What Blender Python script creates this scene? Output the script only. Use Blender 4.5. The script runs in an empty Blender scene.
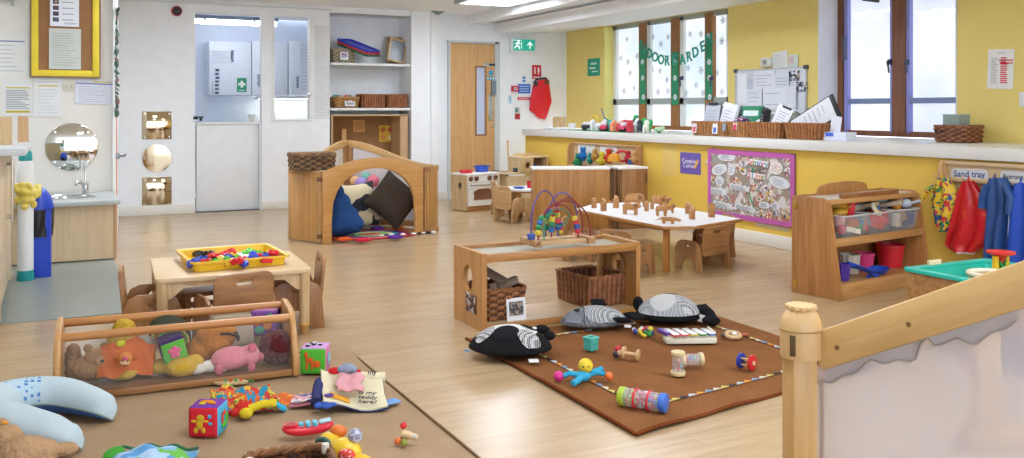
import bpy, bmesh, math, random
from mathutils import Vector, Matrix, Euler
pi = math.pi
rnd = random.Random(11)
scene = bpy.context.scene
COL = scene.collection

# ---------------------------------------------------------------- camera
FOC, CX, CY, EYE, YAW = 900.0, 512.0, 110.0, 1.18, math.radians(26.8)
SY, CYW = math.sin(YAW), math.cos(YAW)
cam_d = bpy.data.cameras.new('camera')
cam_d.sensor_width = 36.0
cam_d.lens = FOC / 1024 * 36.0
cam_d.shift_y = -(229 - CY) / 1024
cam_d.clip_start = 0.02
cam = bpy.data.objects.new('camera', cam_d)
cam.location = (0, 0, EYE)
cam.rotation_euler = (pi / 2, 0, -YAW)
COL.objects.link(cam)
scene.camera = cam

# points of the room read off the survey of the photograph
def G(x, y, z=0.0):
    d = FOC * (EYE - z) / (y - CY); l = (x - CX) / FOC * d
    return Vector((SY * d + CYW * l, CYW * d - SY * l, z))
def ray(x, y):
    l = (x - CX) / FOC; v = -(y - CY) / FOC
    return Vector((SY + CYW * l, CYW - SY * l, v))
def onX(x, y, X0):
    r = ray(x, y); t = X0 / r.x
    return Vector((X0, t * r.y, EYE + t * r.z))
def onY(x, y, Y0):
    r = ray(x, y); t = Y0 / r.y
    return Vector((t * r.x, Y0, EYE + t * r.z))
def depth(p): return SY * p[0] + CYW * p[1]
def zat(y, p): return EYE - (y - CY) * depth(p) / FOC

# ---------------------------------------------------------------- materials
_m = {}
def lin(h):
    h = h.lstrip('#'); o = []
    for i in (0, 2, 4):
        c = int(h[i:i+2], 16) / 255
        o.append(c / 12.92 if c <= .04045 else ((c + .055) / 1.055) ** 2.4)
    return (*o, 1.0)
def newmat(key):
    m = bpy.data.materials.new(key); m.use_nodes = True
    nt = m.node_tree; b = nt.nodes['Principled BSDF']
    return m, nt, b
def pl(col, rough=.45, metal=0.0, emit=0.0, bump=0.0, bscale=200.0, trans=0.0, alpha=1.0, spec=.5, var=.06):
    """plain surface with a little procedural tone variation"""
    key = ('pl', col, rough, metal, emit, bump, bscale, trans, alpha, spec)
    if key in _m: return _m[key]
    m, nt, b = newmat('surface ' + col)
    b.inputs['Roughness'].default_value = rough; b.inputs['Metallic'].default_value = metal
    b.inputs['Specular IOR Level'].default_value = spec
    tc = nt.nodes.new('ShaderNodeTexCoord')
    n = nt.nodes.new('ShaderNodeTexNoise'); n.inputs['Scale'].default_value = 7; n.inputs['Detail'].default_value = 3
    nt.links.new(tc.outputs['Object'], n.inputs['Vector'])
    r = nt.nodes.new('ShaderNodeMix'); r.data_type = 'RGBA'
    c = lin(col)
    r.inputs['A'].default_value = tuple(min(1, x * (1 - var)) for x in c[:3]) + (1,)
    r.inputs['B'].default_value = tuple(min(1, x * (1 + var)) for x in c[:3]) + (1,)
    nt.links.new(n.outputs['Fac'], r.inputs['Factor']); nt.links.new(r.outputs['Result'], b.inputs['Base Color'])
    if emit:
        b.inputs['Emission Color'].default_value = c; b.inputs['Emission Strength'].default_value = emit
    if trans:
        b.inputs['Transmission Weight'].default_value = trans; b.inputs['IOR'].default_value = 1.15
    if alpha < 1: b.inputs['Alpha'].default_value = alpha
    if bump:
        n2 = nt.nodes.new('ShaderNodeTexNoise'); n2.inputs['Scale'].default_value = bscale; n2.inputs['Detail'].default_value = 4
        nt.links.new(tc.outputs['Object'], n2.inputs['Vector'])
        bp = nt.nodes.new('ShaderNodeBump'); bp.inputs['Strength'].default_value = bump; bp.inputs['Distance'].default_value = .01
        nt.links.new(n2.outputs['Fac'], bp.inputs['Height']); nt.links.new(bp.outputs['Normal'], b.inputs['Normal'])
    _m[key] = m
    return m
def fab(col, bump=.5, bscale=160.0): return pl(col, .95, bump=bump, bscale=bscale, spec=.15, var=.12)
def wood(c1, c2, axis='z', rough=.38, scale=1.0):
    key = ('wood', c1, c2, axis, rough, scale)
    if key in _m: return _m[key]
    m, nt, b = newmat('wood ' + c1)
    b.inputs['Roughness'].default_value = rough
    tc = nt.nodes.new('ShaderNodeTexCoord'); mp = nt.nodes.new('ShaderNodeMapping')
    s = {'x': (1.2, 16, 16), 'y': (16, 1.2, 16), 'z': (16, 16, 1.2)}[axis]
    mp.inputs['Scale'].default_value = tuple(v * scale for v in s)
    n = nt.nodes.new('ShaderNodeTexNoise'); n.inputs['Scale'].default_value = 1.6; n.inputs['Detail'].default_value = 6
    n.inputs['Distortion'].default_value = .9
    rp = nt.nodes.new('ShaderNodeValToRGB')
    rp.color_ramp.elements[0].position = .32; rp.color_ramp.elements[0].color = lin(c2)
    rp.color_ramp.elements[1].position = .66; rp.color_ramp.elements[1].color = lin(c1)
    nt.links.new(tc.outputs['Object'], mp.inputs['Vector']); nt.links.new(mp.outputs['Vector'], n.inputs['Vector'])
    nt.links.new(n.outputs['Fac'], rp.inputs['Fac']); nt.links.new(rp.outputs['Color'], b.inputs['Base Color'])
    bp = nt.nodes.new('ShaderNodeBump'); bp.inputs['Strength'].default_value = .05
    nt.links.new(n.outputs['Fac'], bp.inputs['Height']); nt.links.new(bp.outputs['Normal'], b.inputs['Normal'])
    _m[key] = m
    return m
def blotch(col, cols, scale=30.0, rough=.8, thr=.56):
    """ground colour with patches of other colours (printed cloth, mixed print)"""
    key = ('blotch', col, tuple(cols), scale, rough, thr)
    if key in _m: return _m[key]
    m, nt, b = newmat('print ' + col)
    b.inputs['Roughness'].default_value = rough
    tc = nt.nodes.new('ShaderNodeTexCoord'); prev = None
    for i, c in enumerate(cols):
        mp = nt.nodes.new('ShaderNodeMapping'); mp.inputs['Location'].default_value = (i * 3.7, i * 1.9, i * 5.1)
        n = nt.nodes.new('ShaderNodeTexNoise'); n.inputs['Scale'].default_value = scale; n.inputs['Detail'].default_value = 1
        nt.links.new(tc.outputs['Object'], mp.inputs['Vector']); nt.links.new(mp.outputs['Vector'], n.inputs['Vector'])
        gt = nt.nodes.new('ShaderNodeMath'); gt.operation = 'GREATER_THAN'; gt.inputs[1].default_value = thr
        nt.links.new(n.outputs['Fac'], gt.inputs[0])
        mx = nt.nodes.new('ShaderNodeMix'); mx.data_type = 'RGBA'
        mx.inputs['B'].default_value = lin(c)
        if prev is None: mx.inputs['A'].default_value = lin(col)
        else: nt.links.new(prev, mx.inputs['A'])
        nt.links.new(gt.outputs[0], mx.inputs['Factor']); prev = mx.outputs['Result']
    nt.links.new(prev, b.inputs['Base Color'])
    _m[key] = m
    return m
def checks(c1, c2, scale, rough=.9, rot=0.0):
    key = ('chk', c1, c2, scale, rot)
    if key in _m: return _m[key]
    m, nt, b = newmat('weave ' + c1); b.inputs['Roughness'].default_value = rough
    tc = nt.nodes.new('ShaderNodeTexCoord'); ck = nt.nodes.new('ShaderNodeTexChecker'); ck.inputs['Scale'].default_value = scale
    mp = nt.nodes.new('ShaderNodeMapping'); mp.inputs['Rotation'].default_value = (0, 0, rot)
    ck.inputs['Color1'].default_value = lin(c1); ck.inputs['Color2'].default_value = lin(c2)
    nt.links.new(tc.outputs['Object'], mp.inputs['Vector']); nt.links.new(mp.outputs['Vector'], ck.inputs['Vector'])
    nt.links.new(ck.outputs['Color'], b.inputs['Base Color'])
    _m[key] = m
    return m
def clear(col='#eef2f2', rough=.08, amt=.8):
    """clear or hazy sheet: mostly see-through, some gloss and body"""
    key = ('clear', col, rough, amt)
    if key in _m: return _m[key]
    m, nt, b = newmat('clear ' + col)
    b.inputs['Base Color'].default_value = lin(col); b.inputs['Roughness'].default_value = rough
    t = nt.nodes.new('ShaderNodeBsdfTransparent'); mx = nt.nodes.new('ShaderNodeMixShader')
    mx.inputs[0].default_value = amt
    nt.links.new(b.outputs[0], mx.inputs[1]); nt.links.new(t.outputs[0], mx.inputs[2])
    nt.links.new(mx.outputs[0], nt.nodes['Material Output'].inputs[0])
    _m[key] = m
    return m

# ---------------------------------------------------------------- mesh builder
class MB:
    def __init__(s): s.bm = bmesh.new(); s.mi = 0
    def m(s, i): s.mi = i; return s
    def _add(s, b, M=None, ang=.6, keep=False):
        if M is not None: b.transform(M)
        b.normal_update()
        for f in b.faces:
            f.smooth = True
            if not keep: f.material_index = s.mi
        for e in b.edges:
            if len(e.link_faces) == 2 and e.calc_face_angle(0) > ang: e.smooth = False
        me = bpy.data.meshes.new('t'); b.to_mesh(me); s.bm.from_mesh(me); bpy.data.meshes.remove(me); b.free()
        return s
    def box(s, c, sz, rot=(0, 0, 0), bev=0.0):
        b = bmesh.new(); bmesh.ops.create_cube(b, size=1, matrix=Matrix.Diagonal((*sz, 1)))
        if bev: bmesh.ops.bevel(b, geom=b.edges[:], offset=min(bev, min(sz) * .45), segments=2, affect='EDGES', profile=.5)
        return s._add(b, Matrix.Translation(c) @ Euler(rot).to_matrix().to_4x4())
    def cyl(s, p0, p1, r, r2=None, n=16, bev=0.0):
        p0, p1 = Vector(p0), Vector(p1); d = p1 - p0
        b = bmesh.new()
        bmesh.ops.create_cone(b, cap_ends=True, segments=n, radius1=r, radius2=r if r2 is None else r2, depth=d.length)
        if bev:
            ed = [e for e in b.edges if abs(e.verts[0].co.z - e.verts[1].co.z) < 1e-6]
            bmesh.ops.bevel(b, geom=ed, offset=bev, segments=2, affect='EDGES', profile=.5)
        q = d.to_track_quat('Z', 'Y').to_matrix().to_4x4()
        return s._add(b, Matrix.Translation((p0 + p1) / 2) @ q)
    def sph(s, c, r, rot=(0, 0, 0), n=16):
        if not hasattr(r, '__len__'): r = (r, r, r)
        b = bmesh.new(); bmesh.ops.create_uvsphere(b, u_segments=n, v_segments=max(6, n // 2 + 2), radius=1)
        return s._add(b, Matrix.Translation(c) @ Euler(rot).to_matrix().to_4x4() @ Matrix.Diagonal((*r, 1)), 3)
    def lathe(s, prof, c=(0, 0, 0), n=24, rot=(0, 0, 0), ang=.6):
        b = bmesh.new(); rings = []
        for r, z in prof:
            if r < 1e-5: rings.append([b.verts.new((0, 0, z))])
            else: rings.append([b.verts.new((r * math.cos(2 * pi * i / n), r * math.sin(2 * pi * i / n), z)) for i in range(n)])
        for a, c2 in zip(rings, rings[1:]):
            for i in range(n):
                j = (i + 1) % n
                if len(a) == 1 and len(c2) == 1: continue
                if len(a) == 1: b.faces.new((a[0], c2[j], c2[i])) if False else b.faces.new((a[0], c2[i], c2[j]))
                elif len(c2) == 1: b.faces.new((a[i], a[j], c2[0]))
                else: b.faces.new((a[i], a[j], c2[j], c2[i]))
        bmesh.ops.recalc_face_normals(b, faces=b.faces[:])
        return s._add(b, Matrix.Translation(c) @ Euler(rot).to_matrix().to_4x4(), ang)
    def prism(s, pts, t, plane='xz', at=0.0, holes=(), bev=0.0, M=None):
        """outline (with holes) given in a plane, thickness t centred on 'at' along the third axis"""
        b = bmesh.new(); ed = []
        for loop in [pts] + list(holes):
            vs = [b.verts.new((p[0], p[1], 0)) for p in loop]
            ed += [b.edges.new((vs[i], vs[(i + 1) % len(vs)])) for i in range(len(vs))]
        if holes: bmesh.ops.triangle_fill(b, edges=ed, use_beauty=True, use_dissolve=False)
        else: b.faces.new(b.verts[:])
        bmesh.ops.recalc_face_normals(b, faces=b.faces[:])
        r = bmesh.ops.extrude_face_region(b, geom=b.faces[:])
        bmesh.ops.translate(b, verts=[v for v in r['geom'] if isinstance(v, bmesh.types.BMVert)], vec=(0, 0, t))
        bmesh.ops.translate(b, verts=b.verts[:], vec=(0, 0, -t / 2))
        bmesh.ops.recalc_face_normals(b, faces=b.faces[:])
        if bev:
            eg = [e for e in b.edges if len(e.link_faces) == 2 and e.calc_face_angle(0) > 1.2]
            bmesh.ops.bevel(b, geom=eg, offset=bev, segments=2, affect='EDGES', profile=.5)
        P = {'xy': Matrix(((1, 0, 0, 0), (0, 1, 0, 0), (0, 0, 1, at), (0, 0, 0, 1))),
             'xz': Matrix(((1, 0, 0, 0), (0, 0, 1, at), (0, 1, 0, 0), (0, 0, 0, 1))),
             'yz': Matrix(((0, 0, 1, at), (1, 0, 0, 0), (0, 1, 0, 0), (0, 0, 0, 1)))}[plane]
        b.transform(P)
        bmesh.ops.recalc_face_normals(b, faces=b.faces[:])
        return s._add(b, M)
    def tube(s, pts, r, n=8, closed=False, flat=1.0):
        pts = [Vector(p) for p in pts]; N = len(pts)
        rs = r if hasattr(r, '__len__') else [r] * N
        b = bmesh.new(); rings = []; up = None
        for i in range(N):
            if closed: t = pts[(i + 1) % N] - pts[i - 1]
            else: t = pts[min(i + 1, N - 1)] - pts[max(i - 1, 0)]
            t.normalize()
            if up is None: up = Vector((0, 0, 1)) if abs(t.z) < .9 else Vector((1, 0, 0))
            u = up - t * up.dot(t)
            if u.length < 1e-4: u = t.orthogonal()
            u.normalize(); up = u; w = t.cross(u)
            rings.append([b.verts.new(pts[i] + (w * math.cos(2 * pi * k / n) + u * math.sin(2 * pi * k / n) * flat) * rs[i]) for k in range(n)])
        for i in range(N if closed else N - 1):
            a, c = rings[i], rings[(i + 1) % N]
            for k in range(n): b.faces.new((a[k], a[(k + 1) % n], c[(k + 1) % n], c[k]))
        if not closed: b.faces.new(rings[0][::-1]); b.faces.new(rings[-1])
        bmesh.ops.recalc_face_normals(b, faces=b.faces[:])
        return s._add(b, None, 1.0)
    def surf(s, f, nu, nv, th=0.0, closed_u=False, matf=None):
        """surface from a function of (u,v) in 0..1; th gives it thickness"""
        b = bmesh.new()
        V = [[b.verts.new(f(i / nu, j / nv)) for j in range(nv + 1)] for i in range(nu if closed_u else nu + 1)]
        for i in range(nu):
            for j in range(nv):
                i2 = (i + 1) % len(V)
                fc = b.faces.new((V[i][j], V[i2][j], V[i2][j + 1], V[i][j + 1]))
                if matf: fc.material_index = matf(i, j)
        b.normal_update()
        if th:
            bmesh.ops.solidify(b, geom=b.faces[:], thickness=th)
            bmesh.ops.recalc_face_normals(b, faces=b.faces[:])
        return s._add(b, None, 1.2, bool(matf))
    def cushion(s, w, h, t, M=None, n=18, pinch=.12, pw=2.6):
        b = bmesh.new(); top, bot = {}, {}
        for i in range(n + 1):
            for j in range(n + 1):
                u, v = 2 * i / n - 1, 2 * j / n - 1
                k = max(0, (1 - abs(u) ** pw)) ** .55 * max(0, (1 - abs(v) ** pw)) ** .55
                x = w / 2 * u * (1 - pinch * (1 - v * v) * u * u); y = h / 2 * v * (1 - pinch * (1 - u * u) * v * v)
                top[i, j] = b.verts.new((x, y, t / 2 * k))
                bot[i, j] = top[i, j] if (i in (0, n) or j in (0, n)) else b.verts.new((x, y, -t / 2 * k))
        for i in range(n):
            for j in range(n):
                b.faces.new((top[i, j], top[i+1, j], top[i+1, j+1], top[i, j+1]))
                q = (bot[i, j], bot[i, j+1], bot[i+1, j+1], bot[i+1, j])
                b.faces.new(q)
        return s._add(b, M, 2.5)
    def text(s, txt, size, M, align='CENTER', depth=.0006, bold=0.0):
        cu = bpy.data.curves.new('t', 'FONT'); cu.body = txt; cu.size = size; cu.align_x = align; cu.align_y = 'CENTER'
        cu.extrude = depth; cu.resolution_u = 2; cu.offset = bold * size
        o = bpy.data.objects.new('t', cu); COL.objects.link(o)
        dg = bpy.context.evaluated_depsgraph_get()
        me = bpy.data.meshes.new_from_object(o.evaluated_get(dg))
        bpy.data.objects.remove(o); bpy.data.curves.remove(cu)
        b = bmesh.new(); b.from_mesh(me); bpy.data.meshes.remove(me)
        return s._add(b, M)
    def obj(s, name, mats, parent=None, loc=(0, 0, 0), rot=(0, 0, 0)):
        if not hasattr(mats, '__len__'): mats = [mats]
        me = bpy.data.meshes.new(name); s.bm.to_mesh(me); s.bm.free()
        for m in mats: me.materials.append(m)
        o = bpy.data.objects.new(name, me); COL.objects.link(o)
        o.location = loc; o.rotation_euler = rot
        if parent: o.parent = parent
        return o
def each(mb, name, mats, parent, loc=(0, 0, 0), rot=(0, 0, 0)):
    """every separate piece of the builder becomes a part of its own"""
    bm = mb.bm; bm.verts.index_update(); seen = set(); out = []
    bm.faces.ensure_lookup_table()
    for f0 in bm.faces:
        if f0 in seen: continue
        st, comp = [f0], []; seen.add(f0)
        while st:
            f = st.pop(); comp.append(f)
            for e in f.edges:
                for g in e.link_faces:
                    if g not in seen: seen.add(g); st.append(g)
        n = MB(); vm = {}
        for f in comp:
            for v in f.verts:
                if v not in vm: vm[v] = n.bm.verts.new(v.co)
        for f in comp:
            nf = n.bm.faces.new([vm[v] for v in f.verts]); nf.material_index = f.material_index; nf.smooth = f.smooth
        for f in comp:
            for e in f.edges:
                if not e.smooth:
                    ne = n.bm.edges.get([vm[v] for v in e.verts])
                    if ne: ne.smooth = False
        out.append(n.obj(name, mats, parent, loc, rot))
    bm.free()
    return out
WT = Matrix(((1, 0, 0, 0), (0, 0, -1, 0), (0, 1, 0, 0), (0, 0, 0, 1)))   # writing upright, facing -y
def T(*p): return Matrix.Translation(p)
def RX(a): return Matrix.Rotation(a, 4, 'X')
def RY(a): return Matrix.Rotation(a, 4, 'Y')
def RZ(a): return Matrix.Rotation(a, 4, 'Z')

def tag(o, label, cat, group=None):
    o['label'] = label; o['category'] = cat
    if group: o['group'] = group
    return o
def thing(name, label, cat, loc=(0, 0, 0), rz=0.0, group=None, rot=None):
    o = bpy.data.objects.new(name, None); COL.objects.link(o); o.empty_display_size = .05
    o.location = loc; o.rotation_euler = rot if rot else (0, 0, rz)
    return tag(o, label, cat, group)
def solo(mb, name, mats, label, cat, loc=(0, 0, 0), rz=0.0, group=None, rot=None):
    return tag(mb.obj(name, mats, None, loc, rot if rot else (0, 0, rz)), label, cat, group)
def struct(mb, name, mats, parent=None, loc=(0, 0, 0), rot=(0, 0, 0)):
    o = mb.obj(name, mats, parent, loc, rot)
    if parent is None: o['kind'] = 'structure'
    return o
def dup(root, loc, rz, label, group=None):
    r = root.copy(); COL.objects.link(r); r.location = loc; r.rotation_euler = (0, 0, rz); r['label'] = label
    if group: r['group'] = group
    for ch in list(root.children):
        c = ch.copy(); COL.objects.link(c); c.parent = r
        for g in ch.children:
            d = g.copy(); COL.objects.link(d); d.parent = c
    return r
def remesh(o, vox, disp=0.0, dscale=.05):
    md = o.modifiers.new('skin', 'REMESH'); md.mode = 'VOXEL'; md.voxel_size = vox; md.use_smooth_shade = True
    sm = o.modifiers.new('smooth', 'SMOOTH'); sm.iterations = 4; sm.factor = .5
    if disp:
        tx = bpy.data.textures.new('pile', 'CLOUDS'); tx.noise_scale = dscale; tx.noise_depth = 3
        d = o.modifiers.new('pile', 'DISPLACE'); d.texture = tx; d.strength = disp; d.mid_level = .5
    return o
def rrect(w, h, r, n=5, cx=0.0, cy=0.0):
    p = []
    for (sx, sy, a0) in ((1, 1, 0), (-1, 1, pi/2), (-1, -1, pi), (1, -1, 1.5*pi)):
        for k in range(n + 1):
            a = a0 + pi / 2 * k / n
            p.append((cx + sx * (w/2 - r) + r * math.cos(a), cy + sy * (h/2 - r) + r * math.sin(a)))
    return p
def circ(r, n=20, cx=0.0, cy=0.0, ry=None):
    return [(cx + r * math.cos(2*pi*i/n), cy + (ry or r) * math.sin(2*pi*i/n)) for i in range(n)]
# a thing fixed on a wall: local x to the right as one faces the wall, z up, -y out into the room
def wallrect(x0, y0, x1, y1, X=None, Y=None):
    """centre, width, height, turn about z for the patch of wall between two sighted corners"""
    if X is not None:
        a, b = onX(x0, y0, X), onX(x1, y1, X); xm = (x0 + x1) / 2
        w = abs(a.y - b.y); c = (a + b) / 2; rz = -pi / 2
    else:
        a, b = onY(x0, y0, Y), onY(x1, y1, Y); w = abs(a.x - b.x); c = (a + b) / 2; rz = 0
    return c, w, abs(a.z - b.z), rz
def wpt(c, w, h, u, v): return (u * w / 2, v * h / 2)

# ---------------------------------------------------------------- palette
W_HONEY = ('#c09562', '#a37647'); W_PALE = ('#dcbd8e', '#c9a672'); W_OAK = ('#d9b484', '#c69b66'); W_ORANGE = ('#b28353', '#8f633d')
def wh(ax='z'): return wood(*W_HONEY, ax)
def wp(ax='z'): return wood(*W_PALE, ax)
def wo(ax='z'): return wood(*W_OAK, ax)
def wr(ax='z'): return wood(*W_ORANGE, ax)
WHITE = pl('#eef0ee', .6); PAPER = pl('#eceef0', .8); CHROME = pl('#d8dadc', .18, 1.0); INK = pl('#3a3d45', .8); BLACK = pl('#1a1a1c', .6)
GREYINK = pl('#9aa0a8', .8)
# ================================================================ SETTING
BACK, DOORW, XL, XU, NOOK, CEIL = 10.85, 11.0, 5.5, 6.42, 8.6, 2.45
def floor_mat():
    m, nt, b = newmat('oak plank floor'); N = nt.nodes.new; L = nt.links.new
    tc = N('ShaderNodeTexCoord'); br = N('ShaderNodeTexBrick')
    br.inputs['Scale'].default_value = 1.0; br.inputs['Brick Width'].default_value = 1.25; br.inputs['Row Height'].default_value = .105
    br.inputs['Mortar Size'].default_value = .0012; br.offset = .37
    br.inputs['Color1'].default_value = lin('#bca27b'); br.inputs['Color2'].default_value = lin('#ac906a'); br.inputs['Mortar'].default_value = lin('#8a6c45')
    L(tc.outputs['Object'], br.inputs['Vector'])
    mp = N('ShaderNodeMapping'); mp.inputs['Scale'].default_value = (1.3, 17, 1)
    n = N('ShaderNodeTexNoise'); n.inputs['Scale'].default_value = 1.6; n.inputs['Detail'].default_value = 7; n.inputs['Distortion'].default_value = 1.2
    L(tc.outputs['Object'], mp.inputs['Vector']); L(mp.outputs['Vector'], n.inputs['Vector'])
    rp = N('ShaderNodeValToRGB'); rp.color_ramp.elements[0].position = .3; rp.color_ramp.elements[0].color = lin('#ae926c')
    rp.color_ramp.elements[1].position = .7; rp.color_ramp.elements[1].color = lin('#cbb08b')
    L(n.outputs['Fac'], rp.inputs['Fac'])
    mx = N('ShaderNodeMix'); mx.data_type = 'RGBA'; mx.inputs['Factor'].default_value = .55
    L(br.outputs['Color'], mx.inputs['A']); L(rp.outputs['Color'], mx.inputs['B']); L(mx.outputs['Result'], b.inputs['Base Color'])
    rr = N('ShaderNodeMapRange'); rr.inputs['To Min'].default_value = .21; rr.inputs['To Max'].default_value = .29
    L(n.outputs['Fac'], rr.inputs['Value']); L(rr.outputs['Result'], b.inputs['Roughness'])
    b.inputs['Specular IOR Level'].default_value = .6
    return m
struct(MB().box((1.8, 4.6, -.05), (9.6, 16.4, .1)), 'floor', floor_mat())
VIN = pl('#8f978e', .35, bump=.05, bscale=60)
struct(MB().box((-1.3, 7.14, .002), (3.4, 2.92, .004)), 'floor_vinyl', VIN)
WALLW = pl('#f5f8fa', .7); YEL = pl('#e8c455', .65, var=.03); YELLOW_UP = pl('#ecd57c', .65, var=.03); CREAM = pl('#e0dcd2', .75, var=.02)
SILLM = pl('#e6e6e0', .4, var=.03); SKIRT = pl('#ece9de', .5, var=.02)
struct(MB().box((1.7, 4.6, CEIL + .05), (9.5, 16.4, .1)), 'ceiling', pl('#f7f9f9', .8))
# stepped soffit over the window wall
b = MB(); b.box(((4.9 + XU) / 2 + .1, 4.0, (CEIL + 2.33) / 2 + .0), (XU - 4.9 + .2, 13.99, CEIL - 2.33))
struct(b, 'trim_soffit_upper', pl('#f4f6f6', .8))
b = MB(); b.prism([(5.3, 2.33), (5.3, 2.215), (XU + .02, 2.285), (XU + .02, 2.33)], 13.98, 'xz', at=4.0)
struct(b, 'trim_soffit_lower', pl('#f6f8f8', .8))
# slot diffuser in the upper step
t = thing('slot_vent', 'long narrow grey slot vent running along the ceiling step', 'vent', (5.12, 7.9, 2.33))
MB().box((0, 0, -.004), (.13, 5.6, .008)).obj('vent_frame', pl('#d4d8da', .5), t)
q = MB()
for k in (-.035, 0, .035): q.box((k, 0, -.006), (.014, 5.5, .012))
q.obj('slot', pl('#8d949a', .5), t)
# nook walls (left)
struct(MB().box((-1.28, NOOK + .05, CEIL / 2), (3.42, .1, CEIL)), 'wall_nook', CREAM)
struct(MB().prism([(.43, NOOK - .02), (.472, NOOK - .02), (.603, BACK), (.43, BACK)], CEIL, 'xy', at=CEIL / 2), 'wall_return', WALLW)
struct(MB().box((-3.0, 4.6, CEIL / 2), (.1, 16.4, CEIL)), 'wall_left', CREAM)
q = MB().box((.451, NOOK - .035, 1.2), (.042, .03, 2.4)).m(1).box((.461, NOOK - .052, .62), (.007, .006, 1.22))
struct(q, 'trim_wall_end', [pl('#f0f0ec', .5), pl('#d98f62', .6)])
# back wall with stable door, serving hatch, shelf alcove
q = MB()
q.box(((.6 + 1.41) / 2, BACK + .06, CEIL / 2), (.81, .12, CEIL))
q.box(((1.41 + 2.98) / 2, BACK + .06, (2.3 + CEIL) / 2), (1.57, .12, CEIL - 2.3))
q.box((2.22, BACK + .06, 1.15), (.12, .12, 2.3))
q.box((2.52, BACK + .06, .535), (.48, .12, 1.07))
q.box((2.87, BACK + .06, 1.15), (.22, .12, 2.3))
q.box(((2.98 + 4.03) / 2, BACK + .06, (2.375 + CEIL) / 2), (1.05, .12, CEIL - 2.375))
q.box((3.51, BACK + .47, 1.22), (1.2, .04, 2.44))
q.box((2.97, BACK + .25, 1.22), (.04, .4, 2.44)); q.box((4.06, BACK + .34, 1.22), (.04, .26, 2.44))
q.box(((2.98 + 4.03) / 2, BACK + .25, 2.39), (1.05, .4, .03))
q.box((4.22, BACK + .1, CEIL / 2), (.36, .2, CEIL))
struct(q, 'wall_back', WALLW)
struct(MB().box((4.345, BACK - .015, CEIL / 2), (.09, .03, CEIL)), 'trim_column', pl('#f2f4f2', .6))
struct(MB().box((1.8, BACK - .012, 2.405), (2.4, .024, .02)), 'trim_picture_rail', pl('#dfe2de', .6))
struct(MB().box((1.0, BACK - .01, .055), (.8, .02, .11), bev=.004), 'baseboard_back', SKIRT)
struct(MB().box((2.57, BACK - .008, .05), (.82, .016, .1), bev=.004), 'baseboard_hatch', SKIRT)
# kitchen behind the hatch
KW = pl('#e3ebf8', .7)
q = MB(); q.box((2.0, 12.9, 1.25), (3.6, .08, 2.5)); q.box((.55, 11.95, 1.25), (.08, 1.9, 2.5)); q.box((3.6, 12.2, 1.25), (.03, 1.5, 2.5))
struct(q, 'wall_kitchen', KW)
# door wall
q = MB()
q.box((4.5, DOORW + .06, CEIL / 2), (.246, .12, CEIL)); q.box((4.9715, DOORW + .06, (2.09 + CEIL) / 2), (.695, .12, CEIL - 2.09))
q.box((5.92, DOORW + .06, CEIL / 2), (1.2, .12, CEIL)); q.box((4.98, DOORW + .16, 1.2), (.8, .03, 2.4))
struct(q, 'wall_door', pl('#f1f4f5', .7))
struct(MB().box((4.52, DOORW - .012, .052), (.27, .024, .104), bev=.004), 'baseboard_door', SKIRT)
# right hand lower wall (boxed-in), sill, upper wall with the two windows
struct(MB().box((XL + .05, 3.75, .43), (.1, 13.5, .86)), 'wall_right_lower', YEL)
struct(MB().box((XL - .01, 3.75, .055), (.02, 13.49, .11), bev=.004), 'baseboard_right', SKIRT)
struct(MB().box(((XL - .05 + 6.8) / 2, 3.75, .889), (6.8 - XL + .05, 13.5, .082), bev=.006), 'trim_sill', SILLM)
struct(MB().box(((XL + XU) / 2 + .02, 10.46, .42), (XU - XL - .1, .06, .84)), 'wall_sill_end', YEL)
W1N, W1F, W2N, W2F = 7.57, 10.02, 4.82, 6.29
q = MB()
for y0, y1, z0, z1 in ((W1F, 11.05, .93, CEIL), (W2F, W1N, .93, CEIL), (-3, W2N, .93, CEIL), (W1N, W1F, 2.292, CEIL), (W2N, W2F, 2.292, CEIL)):
    q.box((XU + .17, (y0 + y1) / 2, (z0 + z1) / 2), (.34, y1 - y0, z1 - z0))
struct(q, 'wall_right', YELLOW_UP)
# pale plastered reveals of the windows
q = MB(); q.box((XU + .128, W2F - .004, 1.6), (.256, .01, 1.35)); q.box((XU + .128, W2N + .004, 1.6), (.256, .01, 1.35))
struct(q, 'trim_reveal', pl('#dcdce2', .7))
q = MB(); q.box((XU + .065, W1F - .004, 1.6), (.13, .01, 1.35))
struct(q, 'trim_reveal_yellow', pl('#efe58a', .7))
# windows
FRAME = wood('#a9743f', '#8b5a2c', 'z', .45); FR2 = wood('#8a5a3c', '#6d4129', 'z', .45)
RAILM = pl('#a7b0ad', .5)
def pane(col, st):
    m, nt, b = newmat('frosted daylight pane ' + col); N = nt.nodes.new; L = nt.links.new
    tc = N('ShaderNodeTexCoord'); n = N('ShaderNodeTexNoise'); n.inputs['Scale'].default_value = 1.6; n.inputs['Detail'].default_value = 2
    L(tc.outputs['Object'], n.inputs['Vector']); rp = N('ShaderNodeValToRGB')
    c = lin(col); rp.color_ramp.elements[0].position = .35; rp.color_ramp.elements[0].color = c
    rp.color_ramp.elements[1].position = .68; rp.color_ramp.elements[1].color = lin('#ffffff')
    L(n.outputs['Fac'], rp.inputs['Fac']); L(rp.outputs['Color'], b.inputs['Emission Color'])
    b.inputs['Emission Strength'].default_value = st; b.inputs['Base Color'].default_value = (.3, .34, .4, 1); b.inputs['Roughness'].default_value = .25
    return m
P1 = pane('#d0e2f4', .38); P2 = pane('#d6deff', .38)
XF1, XF2 = 6.545, 6.675
def yX(px, X): return onX(px, 60, X).y
win1 = struct(MB().box((XF1 + .035, (W1N + W1F) / 2, .965), (.07, W1F - W1N, .05)), 'window_1', FRAME)
mull = [(639, 646), (671, 679), (705, 713)]
q = MB()
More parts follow.
